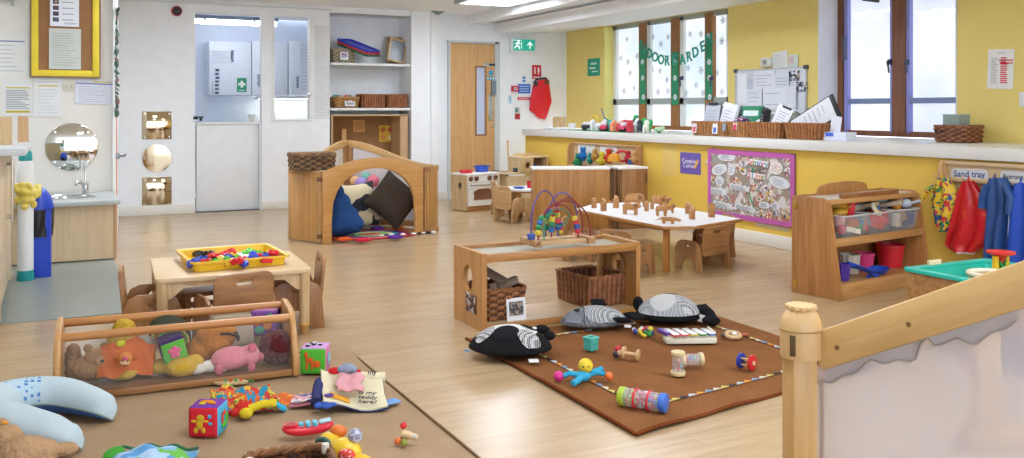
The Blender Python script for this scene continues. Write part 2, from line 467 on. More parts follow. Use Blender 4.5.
for a, c in mull:
    ya, yc = yX(a, XF1), yX(c, XF1); q.box((XF1 + .035, (ya + yc) / 2, 1.62), (.08, ya - yc, 1.3))
q.obj('mullion', FRAME, win1)
q = MB()
for a, c in ((613, 616), (646.5, 650), (679.5, 683), (726, 729)):
    ya, yc = yX(a, XF1), yX(c, XF1); q.box((XF1 + .03, (ya + yc) / 2, 1.62), (.05, abs(ya - yc), 1.3))
q.obj('casement_stile', pl('#e9ece8', .5), win1)
q = MB(); q.box((XF1 + .03, (W1N + W1F) / 2, 1.285), (.05, W1F - W1N, .075)); q.box((XF1 + .03, (W1N + W1F) / 2, 2.262), (.05, W1F - W1N, .06))
q.obj('window_rail', RAILM, win1)
MB().box((XF1 + .05, (W1N + W1F) / 2, 1.62), (.012, W1F - W1N - .01, 1.31)).obj('pane', P1, win1)
win2 = struct(MB().box((XF2 + .035, (W2N + W2F) / 2, .965), (.07, W2F - W2N, .05)), 'window_2', FR2)
q = MB()
for a, c in ((838, 843.5), (893, 906)):
    ya, yc = yX(a, XF2), yX(c, XF2); q.box((XF2 + .03, (ya + yc) / 2, 1.62), (.085, ya - yc, 1.3))
q.obj('mullion', FR2, win2)
q = MB()
for a, c in ((844, 847.5), (890, 893), (906, 909.5), (955.5, 958)):
    ya, yc = yX(a, XF2), yX(c, XF2); q.box((XF2 + .03, (ya + yc) / 2, 1.62), (.06, ya - yc, 1.3))
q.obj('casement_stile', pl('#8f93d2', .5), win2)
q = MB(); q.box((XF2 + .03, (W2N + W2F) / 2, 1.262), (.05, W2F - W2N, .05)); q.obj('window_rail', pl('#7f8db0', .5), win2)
MB().box((XF2 + .05, (W2N + W2F) / 2, 1.62), (.012, W2F - W2N - .01, 1.31)).obj('pane', P2, win2)
# handles
for px, X, w, py in ((889.5, XF2, win2, 62), (907.5, XF2, win2, 62), (682, XF1, win1, 78), (712, XF1, win1, 78)):
    p = onX(px, py, X - .015)
    q = MB().box((p.x, p.y, p.z), (.03, .03, .05), bev=.005).tube([(p.x - .02, p.y, p.z), (p.x - .045, p.y - .012, p.z), (p.x - .05, p.y - .03, p.z - .05), (p.x - .05, p.y - .035, p.z - .1)], .009)
    q.obj('window_handle', pl('#3d4560', .4), w)
p = onX(845, 48, XF2 - .01); MB().box((p.x, p.y, p.z), (.03, .035, .22), bev=.005).obj('hinge', pl('#55607f', .4), win2)
# mirrored adverts on the outside of window 2 read through the glass (reversed writing)
for a, sz in (((868, 12), .066), ((934, 11), .066)):
    p = onX(a[0], a[1], XF2 - .002); c2 = MB()
    M = T(XF2 + .040, p.y, p.z) @ RZ(-pi / 2) @ Matrix.Diagonal((-1, 1, 1, 1)) @ WT
    c2.text('Private Nursery', sz, M); c2.box((XF2 + .040, p.y + .02, p.z - .05), (.001, .34, .008))
    c2.obj('lettering', pl('#ffffff', .6, emit=.5), win2)
p = onX(868, 1, XF2); MB().box((XF2 + .04, p.y, p.z + .03), (.004, .2, .07), rot=(.2, 0, 0)).obj('sticker', pl('#55565c', .6), win2)
# green paper strips with daisies on the window_1 mullions, and flower stickers on the panes
GREEN = pl('#2f8f63', .7); PINKISH = ['#c9b6cf', '#a3a7d6', '#cfabb4', '#bfc1d8', '#8f99c6']
for (a, c), y0, y1 in zip(mull, (50, 52, 33), (104, 105, 100)):
    xm = (a + c) / 2; p0, p1 = onX(xm, y0, XF1 - .012), onX(xm, y1, XF1 - .012); w = abs(yX(a, XF1) - yX(c, XF1)) * .85
    MB().box((p0.x, p0.y, (p0.z + p1.z) / 2), (.004, w, p0.z - p1.z)).obj('paper_strip', GREEN, win1)
    for yy in (36, 62, 78, 97):
        if yy < y0: continue
        p = onX(xm + rnd.uniform(-1, 1), yy, XF1 - .018); q = MB()
        for k in range(6): q.sph((p.x, p.y + .022 * math.cos(k * pi / 3), p.z + .022 * math.sin(k * pi / 3)), (.003, .013, .013), n=8)
        q.m(1).sph((p.x - .002, p.y, p.z), (.004, .012, .012), n=8)
        q.obj('sticker', [pl('#e8ecee', .7), pl('#9aa5c8', .7)], win1)
for x, y in ((627, 39), (621, 58), (628, 62), (630, 73), (624, 91), (634, 88), (637, 56), (653, 37), (668, 37), (661, 44), (660, 71), (652, 70), (667, 80), (658, 92), (668, 91), (690, 34), (701, 34), (688, 68), (701, 70), (696, 85), (686, 93), (723, 20), (722, 41), (717, 73), (722, 92), (703, 93)):
    p = onX(x, y, XF1 + .04); s = rnd.uniform(.022, .034); q = MB(); a0 = rnd.random() * 3
    for k in range(5): q.sph((p.x, p.y + s * math.cos(a0 + k * 1.257), p.z + s * math.sin(a0 + k * 1.257)), (.002, s * .6, s * .6), n=8)
    q.m(1).sph((p.x - .001, p.y, p.z), (.0025, s * .5, s * .5), n=8)
    q.obj('sticker', [clear('#eef0f6', .6, .55), clear(rnd.choice(PINKISH), .6, .4)], win1)
# stable door (lower leaf) and hatch frame
d2 = struct(MB().box((1.78, BACK + .06, .515), (.70, .044, 1.01), bev=.003), 'door_2', pl('#eceeee', .55))
q = MB().box((1.415, BACK - .005, 1.09), (.05, .05, .035), bev=.004).box((1.45, BACK - .02, 1.1), (.1, .018, .016)).box((1.47, BACK - .015, 1.08), (.03, .03, .05), bev=.003)
q.obj('bolt', pl('#2c2d30', .4, .6), d2)
MB().box((1.78, BACK + .05, 1.025), (.74, .07, .02), bev=.003).obj('door_ledge', WHITE, d2)
q = MB().box((2.145, BACK + .04, .51), (.03, .1, 1.02)).box((2.11, BACK + .075, .5), (.04, .05, 1.0)); struct(q, 'trim_door_jamb', pl('#d8dcde', .6))
struct(MB().box((1.78, BACK + .03, .004), (.74, .06, .008)), 'trim_threshold', pl('#55585c', .5))
struct(MB().box((2.52, BACK + .05, 1.06), (.5, .14, .02), bev=.003).box((2.745, BACK + .05, 1.68), (.03, .12, 1.22)).box((2.295, BACK + .05, 1.68), (.03, .12, 1.22)), 'window_3', WHITE)
# classroom door with vision panel
DM = wood('#d9ac74', '#c99c64', 'z', .4)
vp = [(.375, .75), (.51, .75), (.51, 1.655), (.375, 1.655)]
d1 = struct(MB().prism([(0, 0), (.645, 0), (.645, 1.965), (0, 1.965)], .045, 'xz', holes=[[(x, z) for x, z in vp]]), 'door_1', DM, loc=(4.63, DOORW - .005, .1))
q = MB()
for x0, x1, z0, z1 in ((.36, .378, .735, 1.67), (.507, .525, .735, 1.67), (.36, .525, .735, .753), (.36, .525, 1.652, 1.67)):
    q.box(((x0 + x1) / 2, -.026, (z0 + z1) / 2), (x1 - x0, .012, z1 - z0))
q.obj('vision_panel_bead', wood('#a8743c', '#8e5f30', 'z'), d1)
MB().box((.4425, 0, 1.2), (.135, .008, .905)).obj('vision_panel_glass', pl('#c9d4ea', .1), d1)
def dpt(x, y): p = onY(x, y, DOORW); return p.x - 4.63, p.z - .1
x, z = dpt(489, 65); q = MB().box((x - .02, -.035, z), (.17, .03, .045), bev=.006).m(1).box((x + .0, -.055, z), (.03, .01, .03)).box((x + .045, -.055, z), (.03, .01, .03)); q.obj('door_bolt', [CHROME, BLACK], d1)
x, z = dpt(490, 73); MB().cyl((x, -.02, z), (x, -.03, z), .035, n=24).obj('round_door_sign', pl('#3f9fc4', .5), d1)
x, z = dpt(489.5, 78.5); q = MB().box((x, -.026, z), (.13, .008, .05)); q.m(1)
for k in (-.04, 0, .04): q.box((x + k, -.031, z), (.02, .003, .028))
q.obj('door_sign', [pl('#2a93a0', .5), pl('#dff0f0', .5)], d1)
x, z = dpt(492, 88); MB().box((x, -.045, z), (.07, .05, .2), bev=.015).obj('keypad_lock', pl('#7d8f98', .3, .5), d1)
x, z = dpt(489.5, 108); MB().box((x, -.026, z), (.065, .006, .35), bev=.002).obj('push_plate', pl('#bfc7c2', .25, .8), d1)
x, z = dpt(491, 126); MB().cyl((x, -.02, z), (x, -.05, z), .022, n=20, bev=.004).obj('door_lock', CHROME, d1)
q = MB().box((5.302, DOORW - .02, 1.05), (.055, .06, 2.1)); q.box((4.612, DOORW - .02, 1.05), (.03, .05, 2.1)); q.box((4.96, DOORW - .02, 2.085), (.74, .06, .03))
struct(q, 'trim_door_frame', pl('#c9cfcc', .5))
struct(MB().box((5.4, DOORW - .01, CEIL / 2), (.08, .02, CEIL)), 'trim_door_side', pl('#f0f2f1', .6))
# ceiling luminaires
LUM = pl('#e9f1ff', .5, emit=9.0)
a, c = G(471, 3.4, 2.449), G(523, 5.7, 2.449)
k = 0
lum = None
SITES = [(4.46, 9.12, 'recessed square light panel in the ceiling nearest the back door'), (4.4, 6.4, 'recessed light panel in the ceiling above the low table bench'), (1.2, 8.2, 'recessed light panel above the left table'), (1.2, 5.2, 'recessed light panel above the tan rug'), (3.4, 2.0, 'recessed light panel above the brown rug'), (1.2, 2.0, 'recessed light panel above the teddy'), (-1.2, 6.8, 'recessed light panel above the sink nook'), (4.0, .4, 'recessed light panel behind the play gate')]
for x, y, lb in SITES:
    if lum is None:
        lum = thing('ceiling_light', lb, 'ceiling light', (x, y, CEIL), 0, 'recessed ceiling light panels')
        q = MB()
        for sx, sy, cx2, cy2 in ((.72, .05, 0, .475), (.72, .05, 0, -.475), (.05, 1.0, .335, 0), (.05, 1.0, -.335, 0)): q.box((cx2, cy2, -.02), (sx, sy, .04))
        q.obj('light_frame', pl('#b9bfc2', .4), lum)
        MB().box((0, 0, -.012), (.62, .9, .012)).obj('diffuser', LUM, lum)
    else: dup(lum, (x, y, CEIL), 0, lb, 'recessed ceiling light panels')
# bracket-like detector on the ceiling by the alcove
p = onY(438, 10, BACK - .1)
solo(MB().prism([(-.09, 0), (.09, 0), (.0, -.05)], .06, 'xz'), 'ceiling_sensor', pl('#7f8d8a', .5), 'small grey wedge-shaped sensor on the ceiling beside the shelf alcove', 'sensor', (p.x, p.y, CEIL))

# world and exposure
wd = bpy.data.worlds.new('world'); scene.world = wd; wd.use_nodes = True
wd.node_tree.nodes['Background'].inputs[0].default_value = lin('#dde9ff'); wd.node_tree.nodes['Background'].inputs[1].default_value = 1.5
scene.view_settings.view_transform = 'Standard'; scene.view_settings.look = 'None'; scene.view_settings.gamma = 1
scene.view_settings.use_curve_mapping = False; scene.view_settings.exposure = 1.33
scene.cycles.use_denoising = True
scene.cycles.max_bounces = 6; scene.cycles.transparent_max_bounces = 12
# ================================================================ NOOK, LEFT
def sheet(name, label, cat, c, w, h, rz, col='#eceef0', lines=(), tilt=0.0, th=.003, group=None, lift=.002):
    """a sheet fixed flat on a wall; lines = (x, z, width, height, colour) in fractions of the sheet, about its centre"""
    n = Vector((math.sin(rz), -math.cos(rz), 0))
    t = thing(name, label, cat, c + n * lift, group=group, rot=(0, tilt, rz))
    MB().box((0, -th / 2, 0), (w, th, h)).obj('sheet', pl(col, .8), t)
    cols = []
    for l in lines:
        if l[4] not in cols: cols.append(l[4])
    for cc in cols:
        q = MB()
        for x, z, ww, hh, c2 in lines:
            if c2 == cc: q.box((x * w, -th - .0004, z * h), (ww * w, .0008, hh * h))
        if sum(1 for l in lines if l[4] == cc) <= 4: each(q, 'print', pl(cc, .8), t)
        else: q.obj('print', pl(cc, .8), t)
    return t
def textlines(n, x0=-.4, x1=.4, z0=.3, z1=-.4, col='#b0b4ba', hh=.022, seed=1):
    r = random.Random(seed); out = []
    for i in range(n):
        w = (x1 - x0) * r.uniform(.6, 1); out.append((x0 + w / 2, z0 + (z1 - z0) * i / max(1, n - 1), w, hh, col))
    return out
# yellow bordered noticeboard
c, w, h, rz = wallrect(31.5, -40, 99, 77, Y=NOOK)
t = thing('noticeboard', 'cork noticeboard with a wide yellow border above the round mirror', 'noticeboard', (c.x, NOOK - .002, c.z))
MB().box((0, -.012, 0), (w - .02, .02, h - .02)).obj('cork', pl('#9a6f47', .95, bump=.6, bscale=120, var=.2), t)
bw = .052
YB = pl('#e8cf3a', .7, bump=.3, bscale=30, var=.1)
for x, z, sx, sz in ((-w/2 + bw/2, 0, bw, h), (w/2 - bw/2, 0, bw, h), (0, h/2 - bw/2, w - 2*bw, bw), (0, -h/2 + bw/2, w - 2*bw, bw)):
    MB().box((x, -.02, z), (sx, .026, sz), bev=.004).obj('border_strip', YB, t)
q = MB()
for x, z, sx, sz in ((-w/2 - .006, 0, .012, h + .02), (w/2 + .006, 0, .012, h + .02), (0, -h/2 - .006, w, .012)): q.box((x, -.016, z), (sx, .03, sz))
q.obj('frame', wood('#8a6a45', '#6d5233', 'z'), t)
c, w, h, rz = wallrect(50, -12, 79, 27, Y=NOOK - .03)
L = [(-.3, .45 - k * .155, .2, .11, '#3f4a5e') for k in range(2, 6)] + [(.12, .45 - k * .155, .42, .02, '#8a8f9a') for k in range(2, 6)] + [(.2, -.42, .45, .05, '#c3c8d0')]
t = sheet('poster', 'white list with small portrait photos pinned at the top of the cork board', 'poster', c, w, h, 0, '#e9eaf0', L, lift=0)
for k in range(2, 6): MB().sph((-.3 * w, -.005, (.455 - k * .155) * h), (.012, .003, .013), n=8).obj('portrait', pl(['#b98d72', '#7d4a45', '#4a4350', '#5a6a8f'][k - 2], .7), t)
c, w, h, rz = wallrect(49, 28, 81, 69.5, Y=NOOK - .03)
sheet('paper_notice', 'grey printed sheet in a plastic sleeve, lower sheet on the cork board', 'notice', c, w, h, 0, '#c9ccc4', textlines(14, col='#9da39c', hh=.012, z0=.38, seed=3), lift=0)
c, w, h, rz = wallrect(-14, 35, 29, 75, Y=NOOK)
sheet('paper_notice', 'white form with a blue bar left of the yellow bordered board', 'notice', c, w, h, 0, '#dfdfd8', [(.0, .36, .8, .03, '#6a77a8')] + textlines(7, col='#b7bac0', z0=.25, seed=4))
c, w, h, rz = wallrect(3, 79, 33, 116.5, Y=NOOK)
sheet('paper_notice', 'white notice with two yellow highlighted lines under the board', 'notice', c, w, h, 0, '#dcdcd8', [(0, .27, .8, .035, '#cdbb4a'), (0, -.37, .8, .06, '#c4b03e')] + textlines(11, col='#8d929a', z0=.2, z1=-.28, seed=5))
c, w, h, rz = wallrect(34, 78, 62, 116.5, Y=NOOK)
sheet('paper_notice', 'white notice with a single yellow highlighted line under the board', 'notice', c, w, h, 0, '#dedfdc', [(0, .3, .7, .035, '#cdbb4a'), (0, .4, .8, .018, '#a5a8ae')] + textlines(8, col='#c9ccd0', z0=.2, seed=6))
c, w, h, rz = wallrect(75, 79.5, 113, 104, Y=NOOK)
sheet('paper_notice', 'landscape timetable sheet with a blue header line above the round mirror', 'notice', c, w, h, 0, '#d6d8e0', [(.2, .42, .5, .05, '#cdbb4a'), (0, .33, .96, .05, '#6f7fb5')] + textlines(8, col='#a9aec0', z0=.2, seed=7), tilt=.03)
c, w, h, rz = wallrect(63, 82.5, 74.5, 91, Y=NOOK)
t = thing('socket_plate', 'beige double switch plate on the wall between two paper notices', 'socket', (c.x, NOOK, c.z))
MB().box((0, -.005, 0), (w, .01, h), bev=.003).obj('plate', pl('#cfc8b8', .5), t)
for s in (-1, 1): MB().box((s * w * .22, -.011, 0), (w * .18, .006, h * .4), bev=.002).obj('switch', pl('#b9b2a2', .5), t)
c, w, h, rz = wallrect(-8, -8, 17, 3, Y=NOOK - .06)
t = thing('wall_shelf', 'pale wall shelf at the top left above the white form', 'shelf', (c.x, NOOK, c.z))
MB().box((0, -.07, 0), (w, .14, .02), bev=.003).obj('board', pl('#d5dad8', .5), t)
MB().prism([(0, 0), (-.1, 0), (0, -.06)], .02, 'yz', at=w * .3).obj('bracket', pl('#b9c0c0', .5), t)
# round mirror
MIRR = pl('#e3e6e2', .03, 1.0)
c, w, h, rz = wallrect(45, 123, 98, 170, Y=NOOK)
t = thing('wall_mirror', 'large frameless round mirror above the hand basin', 'mirror', (c.x, NOOK, c.z))
MB().cyl((0, -.002, 0), (0, -.010, 0), w / 2, n=48, bev=.002).obj('mirror_glass', MIRR, t)
q = MB()
for a in range(4): q.cyl((.44 * w * math.cos(a * pi / 2 + .78), -.010, .44 * w * math.sin(a * pi / 2 + .78)), (.44 * w * math.cos(a * pi / 2 + .78), -.014, .44 * w * math.sin(a * pi / 2 + .78)), .008, n=10)
each(q, 'fixing', CHROME, t)
# low basin unit
ST = .475
t = thing('basin_cabinet', 'low maple-fronted cabinet under the grey worktop of the hand basin', 'cabinet', (-.35, 7.75, .004))
q = MB().box((0, .0, .225), (1.52, .02, .43)).box((.75, .42, .225), (.02, .84, .43)).box((0, .82, .225), (1.52, .02, .43))
q.obj('panel', wood('#d8bf98', '#cbb088', 'z', .4), t)
MB().box((.752, -.006, .225), (.018, .014, .43)).obj('edge_trim', wood('#c3a274', '#b08e60', 'z', .4), t)
MB().box((0, .04, .02), (1.5, .02, .04)).obj('plinth', pl('#b8a98c', .5), t)
q = MB().prism([(-1.1, -.06), (.44, -.06), (.44, .84), (-1.1, .84)], .035, 'xy', at=0, holes=[circ(.19, 32, .08, .4, .17)], bev=.004)
wt = q.obj('worktop', pl('#aeb3ae', .4, bump=.1, var=.1), None, (0, 7.74, ST - .0175)); tag(wt, 'grey laminate worktop with an inset steel basin', 'worktop')
t = thing('hand_basin', 'round stainless steel basin set in the grey worktop', 'basin', (.08, 8.14, ST))
STEEL = pl('#c6c9c8', .22, .9)
MB().lathe([(.205, .002), (.205, .006), (.18, .006), (.165, -.01), (.14, -.09), (.05, -.11), (0, -.11), (0, -.105), (.05, -.104), (.138, -.08), (.16, -.008), (.176, .001)], n=40, rot=(0, 0, 0)).obj('bowl', STEEL, t)
MB().cyl((0, 0, -.104), (0, 0, -.1), .022, n=20).obj('drain', pl('#77797a', .3, .9), t)
t = thing('tap', 'chrome lever tap standing on the worktop below the round mirror', 'tap', (.21, 8.36, ST))
MB().cyl((0, 0, 0), (0, 0, .1), .025, n=20, bev=.004).obj('tap_body', CHROME, t)
MB().tube([(0, 0, .07), (-.04, -.06, .11), (-.07, -.11, .105), (-.075, -.12, .085)], [.018, .016, .014, .012], n=12).obj('spout', CHROME, t)
MB().tube([(0, 0, .1), (0, .01, .14), (-.01, .03, .28)], [.014, .008, .01], n=10).obj('lever', CHROME, t)
# tall counter on the left with doors
t = thing('base_cabinet', 'pale maple base cabinet with a long bar handle at the left edge', 'cabinet', (-.295, 0, 0))
CP = wood('#dcc7a4', '#cfb68e', 'z', .4)
q = MB().box((-.28, 6.96, .48), (.6, .02, .9)).box((-.28, 5.62, .48), (.6, .02, .9)).box((-.57, 6.29, .48), (.02, 1.36, .9)); each(q, 'side_panel', CP, t)
MB().box((-.3, 6.28, .05), (.5, 1.3, .1)).obj('plinth', wood('#c9a878', '#b48f5e', 'y'), t)
for k, (y0, y1) in enumerate(((6.3, 6.94), (5.63, 6.28))):
    d = MB().box((.008, (y0 + y1) / 2, .51), (.02, y1 - y0, .82), bev=.003).obj('door', CP, t)
    yy = y0 + .06 if k == 0 else y1 - .06
    q = MB().cyl((.05, yy, .5), (.05, yy, .88), .008, n=10).cyl((.018, yy, .53), (.05, yy, .53), .006, n=8).cyl((.018, yy, .85), (.05, yy, .85), .006, n=8)
    q.obj('handle', CHROME, d)
wt = MB().box((-.255, 6.29, 0), (.68, 1.4, .04), bev=.005).obj('counter_top', pl('#cfd4d4', .35), None, (-.24, 0, .95)); tag(wt, 'light grey counter top on the maple base cabinet at the left edge', 'worktop')
for (px, py, z0, wd_, col, lb) in ((4, 152, .97, .075, W_PALE, 'wooden magazine file nearest the left edge of the counter top'), (23, 147, .97, .06, W_OAK, 'narrow wooden file box at the far end of the counter top')):
    hh = .17
    t = thing('file_box', lb, 'file box', (-.285 if px < 10 else -.20, 6.25 if px < 10 else 6.72, z0))
    wm = wood(*col, 'z')
    q = MB().box((0, -.06, hh / 2), (wd_, .012, hh)).box((0, .06, hh * .3), (wd_, .012, hh * .6)).box((0, 0, .006), (wd_, .12, .012))
    for s in (-1, 1): q.prism([(-.06, 0), (.06, 0), (.06, hh * .6), (-.02, hh), (-.06, hh)], .01, 'yz', at=s * (wd_ / 2 - .005))
    q.obj('box', wm, t)
    MB().box((0, .0, hh * .55), (wd_ * .6, .04, hh * .8)).obj('contents', pl('#8f86b5' if px < 10 else '#d9d2c0', .8), t)
# nappy bin and blue pedal bin
p = G(27, 281, .004); p = Vector((-.585, 6.95, .004)); p = G(25.5, 280, .004)
t = thing('nappy_bin', 'tall white nappy bin with teal lid, teal foot and yellow bag', 'bin', p)
TEAL = pl('#1f9a98', .35); BW = pl('#eef1f2', .35)
rb = .051
MB().lathe([(0, 0), (rb * 1.08, 0), (rb * 1.08, .03), (rb, .07), (0, .07)]).obj('foot', TEAL, t)
MB().lathe([(rb, .07), (rb * .98, .4), (rb, .62), (rb * 1.12, .66), (rb * 1.1, .72), (rb * .95, .80), (rb * .8, .83), (0, .83)]).obj('body', BW, t)
MB().lathe([(rb * .82, .82), (rb * .85, .84), (rb * .8, .88), (rb * .62, .895), (0, .9)]).obj('lid', TEAL, t)
q = MB(); rb2 = random.Random(5)
for k in range(34):
    a_ = k * 2.4; zz = rb2.uniform(.50, .665); rr = rb * rb2.uniform(.9, 1.35)
    q.sph((rr * math.cos(a_) + .012, rr * math.sin(a_) - .012, zz), (rb2.uniform(.016, .032), rb2.uniform(.016, .032), rb2.uniform(.02, .045)), (a_, k, 0), n=8)
q.cyl((0, 0, .53), (0, 0, .665), rb * 1.08, n=20)
remesh(q.obj('bag', pl('#ecd868', .35), t), .008, .012, .03)
p = G(38, 275.5, .004)
t = thing('pedal_bin', 'blue swing-top bin with a black liner beside the tall white bin', 'bin', (p.x, p.y, .004))
BL = pl('#2348c4', .35)
MB().prism(rrect(.17, .2, .035), .47, 'xy', at=.235).obj('body', BL, t)
def liner(u, v):
    a = 2 * pi * u; k = 1 + .06 * math.sin(9 * a + 5 * v) * v
    return Vector((.105 * k * math.cos(a) * (1 - .1 * v), .115 * k * math.sin(a), .475 - .19 * v))
MB().surf(liner, 48, 8, closed_u=True).obj('bin_liner', pl('#17181c', .3), t)
MB().lathe([(.1, .47), (.1, .5), (.085, .56), (.05, .61), (.02, .63), (0, .632)]).obj('lid', BL, t)
# leaf garland on the wall end, and the small metal hook
p = Vector((.455, NOOK - .07, 0)); z1, z0 = zat(8, p), zat(116, p)
t = thing('leaf_garland', 'thin hanging garland of dark leaves and paper birds on the wall edge', 'garland', (p.x, p.y, z1))
MB().tube([(.003 * math.sin(k), 0, -(z1 - z0) * k / 14) for k in range(15)], .004, n=6).obj('cord', pl('#4a5a48', .8), t)
LV = ['#3f5a4a', '#5b6f5e', '#7a5a58', '#39604f', '#8d9a94']
for k in range(26):
    z = -(z1 - z0) * (k + .5) / 26; q = MB(); s = rnd.uniform(.014, .024)
    q.sph((rnd.uniform(.002, .014), rnd.uniform(-.02, .02), z), (s * .8, .004, s * 1.4), (0, rnd.uniform(-.8, .8), rnd.uniform(-1, 1)), n=8)
    q.obj('leaf', pl(LV[k % 5], .7), t)
p = Vector((.47, NOOK - .06, 0)); z = zat(156, p)
t = thing('door_hook', 'small grey metal hook on the edge of the wall end', 'hook', (p.x, p.y, z))
MB().box((0, 0, 0), (.03, .012, .05), bev=.002).obj('plate', pl('#8f9696', .3, .7), t)
MB().tube([(.01, -.005, 0), (.05, -.01, .0), (.065, -.01, .015)], .008, n=8).obj('hook', pl('#6b7275', .3, .7), t)

# ================================================================ BACK WALL
c, w, h, rz = wallrect(171.5, 6.5, 181.5, 16, Y=BACK)
t = thing('alarm_sounder', 'round red fire alarm sounder high on the white wall', 'alarm', (c.x, BACK, c.z))
MB().cyl((0, 0, 0), (0, -.04, 0), .058, n=28, bev=.004).obj('base', pl('#c8313a', .4), t)
MB().lathe([(.05, 0), (.045, .03), (.03, .045), (0, .05)], (0, -.04, 0), rot=(pi / 2, 0, 0)).obj('sounder_face', pl('#2a1d22', .4), t)
for y0, y1, lb, rnd_ in ((111.5, 139, 'square acrylic mirror, topmost of the three on the white wall', 0), (144.5, 171.5, 'round acrylic mirror between the two square ones', 1), (177.5, 205.5, 'square acrylic mirror just above the skirting', 0)):
    c, w, h, rz = wallrect(142, y0, 171.5, y1, Y=BACK)
    t = thing('play_mirror', lb, 'mirror', (c.x, BACK - .001, c.z))
    q = MB()
    if rnd_: q.cyl((0, 0, 0), (0, -.008, 0), w / 2, n=40)
    else: q.box((0, -.004, 0), (w, .008, h), bev=.002)
    q.obj('mirror_glass', pl('#c2b293', .04, 1.0), t)
    q = MB()
    for sx in (-1, 1):
        for sz in ((-1, 1) if not rnd_ else (0,)): q.cyl((sx * w * .42, -.008, sz * h * .42), (sx * w * .42, -.012, sz * h * .42), .007, n=10)
    each(q, 'fixing', CHROME, t)
# kitchen: cupboards, lights, signs seen through the hatch
KY = 12.5
t = None
CUP = pl('#e6ecf8', .45)
for k, (x0, x1, lb) in enumerate(((209, 251.5, 'white kitchen wall cupboard with the green first aid sign'), (252, 288, 'white kitchen wall cupboard seen behind the post of the hatch'), (288.5, 330, 'white kitchen wall cupboard at the right of the hatch'))):
    a, e = onY(x0, 41, KY), onY(x1, 95.5, KY); w, h = e.x - a.x, a.z - e.z
    t = thing('wall_cupboard', lb, 'cupboard', ((a.x + e.x) / 2, KY, (a.z + e.z) / 2), 0, 'kitchen wall cupboards')
    MB().box((0, .2, 0), (w, .36, h)).obj('carcass', CUP, t)
    d = MB().box((0, .008, 0), (w - .006, .018, h - .006), bev=.003).obj('door', CUP, t)
    hx = (-w * .42, w * .42, -w * .42)[k]
    q = MB().cyl((hx, -.03, -.08 - .1), (hx, -.03, -.08 - .27), .007, n=8).cyl((hx, 0, -.2), (hx, -.03, -.2), .005, n=8).cyl((hx, 0, -.33), (hx, -.03, -.33), .005, n=8)
    q.obj('handle', CHROME, d)
c, w, h, rz = wallrect(237, 78, 246.5, 92, Y=KY)
t = sheet('first_aid_sign', 'green first aid sign with a white cross on the cupboard door', 'sign', c, w, h, 0, '#2f9a72', (), lift=.003)
MB().box((0, -.004, .06 * h), (w * .72, .002, h * .2)).box((0, -.0042, .06 * h), (w * .26, .002, h * .5)).obj('cross', pl('#f2f6f4', .7), t)
MB().box((0, -.004, -.38 * h), (w * .6, .002, h * .06)).obj('lettering', pl('#dfeee8', .7), t)
c, w, h, rz = wallrect(210, 50, 232, 64, Y=KY)
sheet('paper_notice', 'small typed notice at the top of the left kitchen cupboard', 'notice', c, w, h, 0, '#e1e7f3', textlines(6, col='#a9b2c6', z0=.4, seed=9), lift=.003)
for (x0, y0, x1, y1, lb) in ((214.5, 68, 219.5, 95, 'dark column of writing on the left edge of the kitchen cupboard'), (231, 50, 234, 62, 'small dark photo strip on the first kitchen cupboard'), (257, 74, 261, 87, 'dark column of pictures on the middle kitchen cupboard'), (296, 76, 299, 88, 'short dark photo strip on the right kitchen cupboard')):
    c, w, h, rz = wallrect(x0, y0, x1, y1, Y=KY)
    sheet('photo_strip', lb, 'notice', c, w, h, 0, '#cdd6ea', [(rnd.uniform(-.12, .12), .42 - .84 * k / 6, .7, .075, ('#39415c', '#5a5f80')[k % 2]) for k in range(7)], lift=.003)
c, w, h, rz = wallrect(300, 43, 311, 92, Y=KY)
sheet('paper_notice', 'tall typed list on the right kitchen cupboard', 'notice', c, w, h, 0, '#dbe3f1', textlines(14, col='#b2bbce', z0=.44, z1=-.44, hh=.012, seed=10), lift=.003)
TUBE = pl('#f4f8ff', .5, emit=8.0)
a, e = onY(196, 25, 11.7), onY(262, 28, 11.7)
t = thing('strip_light', 'long bright fluorescent strip light inside the kitchen', 'strip light', ((a.x + e.x) / 2, 11.7, 2.285))
MB().box((0, 0, .05), (1.2, .08, .05), bev=.005).obj('fitting', pl('#6f8297', .4), t)
MB().cyl((-.58, 0, 0), (.58, 0, 0), .033, n=16).obj('tube', TUBE, t)
q = MB()
for k in (-.3, .3): q.box((k, 0, .02), (.03, .07, .05))
each(q, 'clip', pl('#8fa0b2', .4), t)
a = onY(282, 99, KY + .1)
t = thing('under_cupboard_light', 'bright light strip under the kitchen cupboards', 'strip light', (a.x + .25, KY + .15, a.z + .02))
MB().box((0, 0, 0), (1.2, .06, .03), bev=.004).obj('fitting', pl('#c9d4e2', .4), t)
MB().box((0, 0, -.017), (1.1, .04, .006)).obj('diffuser', pl('#fff8e0', .5, emit=9.0), t)
t = thing('kitchen_worktop', 'white kitchen worktop behind the hatch', 'worktop', (2.3, KY + .1, 1.0))
MB().box((0, 0, 0), (1.25, .5, .04), bev=.004).obj('board', pl('#e6eaf2', .4), t)
MB().box((0, .02, -.5), (1.25, .44, .96)).obj('base_unit', pl('#dfe5ef', .5), t)
for x, lb, cc in ((2.35, 'small white jug on the kitchen worktop', '#e5e3d5'), (2.62, 'small pale tub on the kitchen worktop', '#d9dcc8')):
    MBq = MB().lathe([(0, 0), (.04, 0), (.048, .06), (.05, .1), (.046, .1), (.04, .01), (0, .01)])
    t = thing('tub', lb, 'tub', (x, KY - .02, 1.02)); MBq.obj('body', pl(cc, .5), t)
    MB().tube([(.045, 0, .08), (.08, 0, .075), (.08, 0, .04), (.045, 0, .03)], .006, n=6).obj('handle', pl(cc, .5), t)
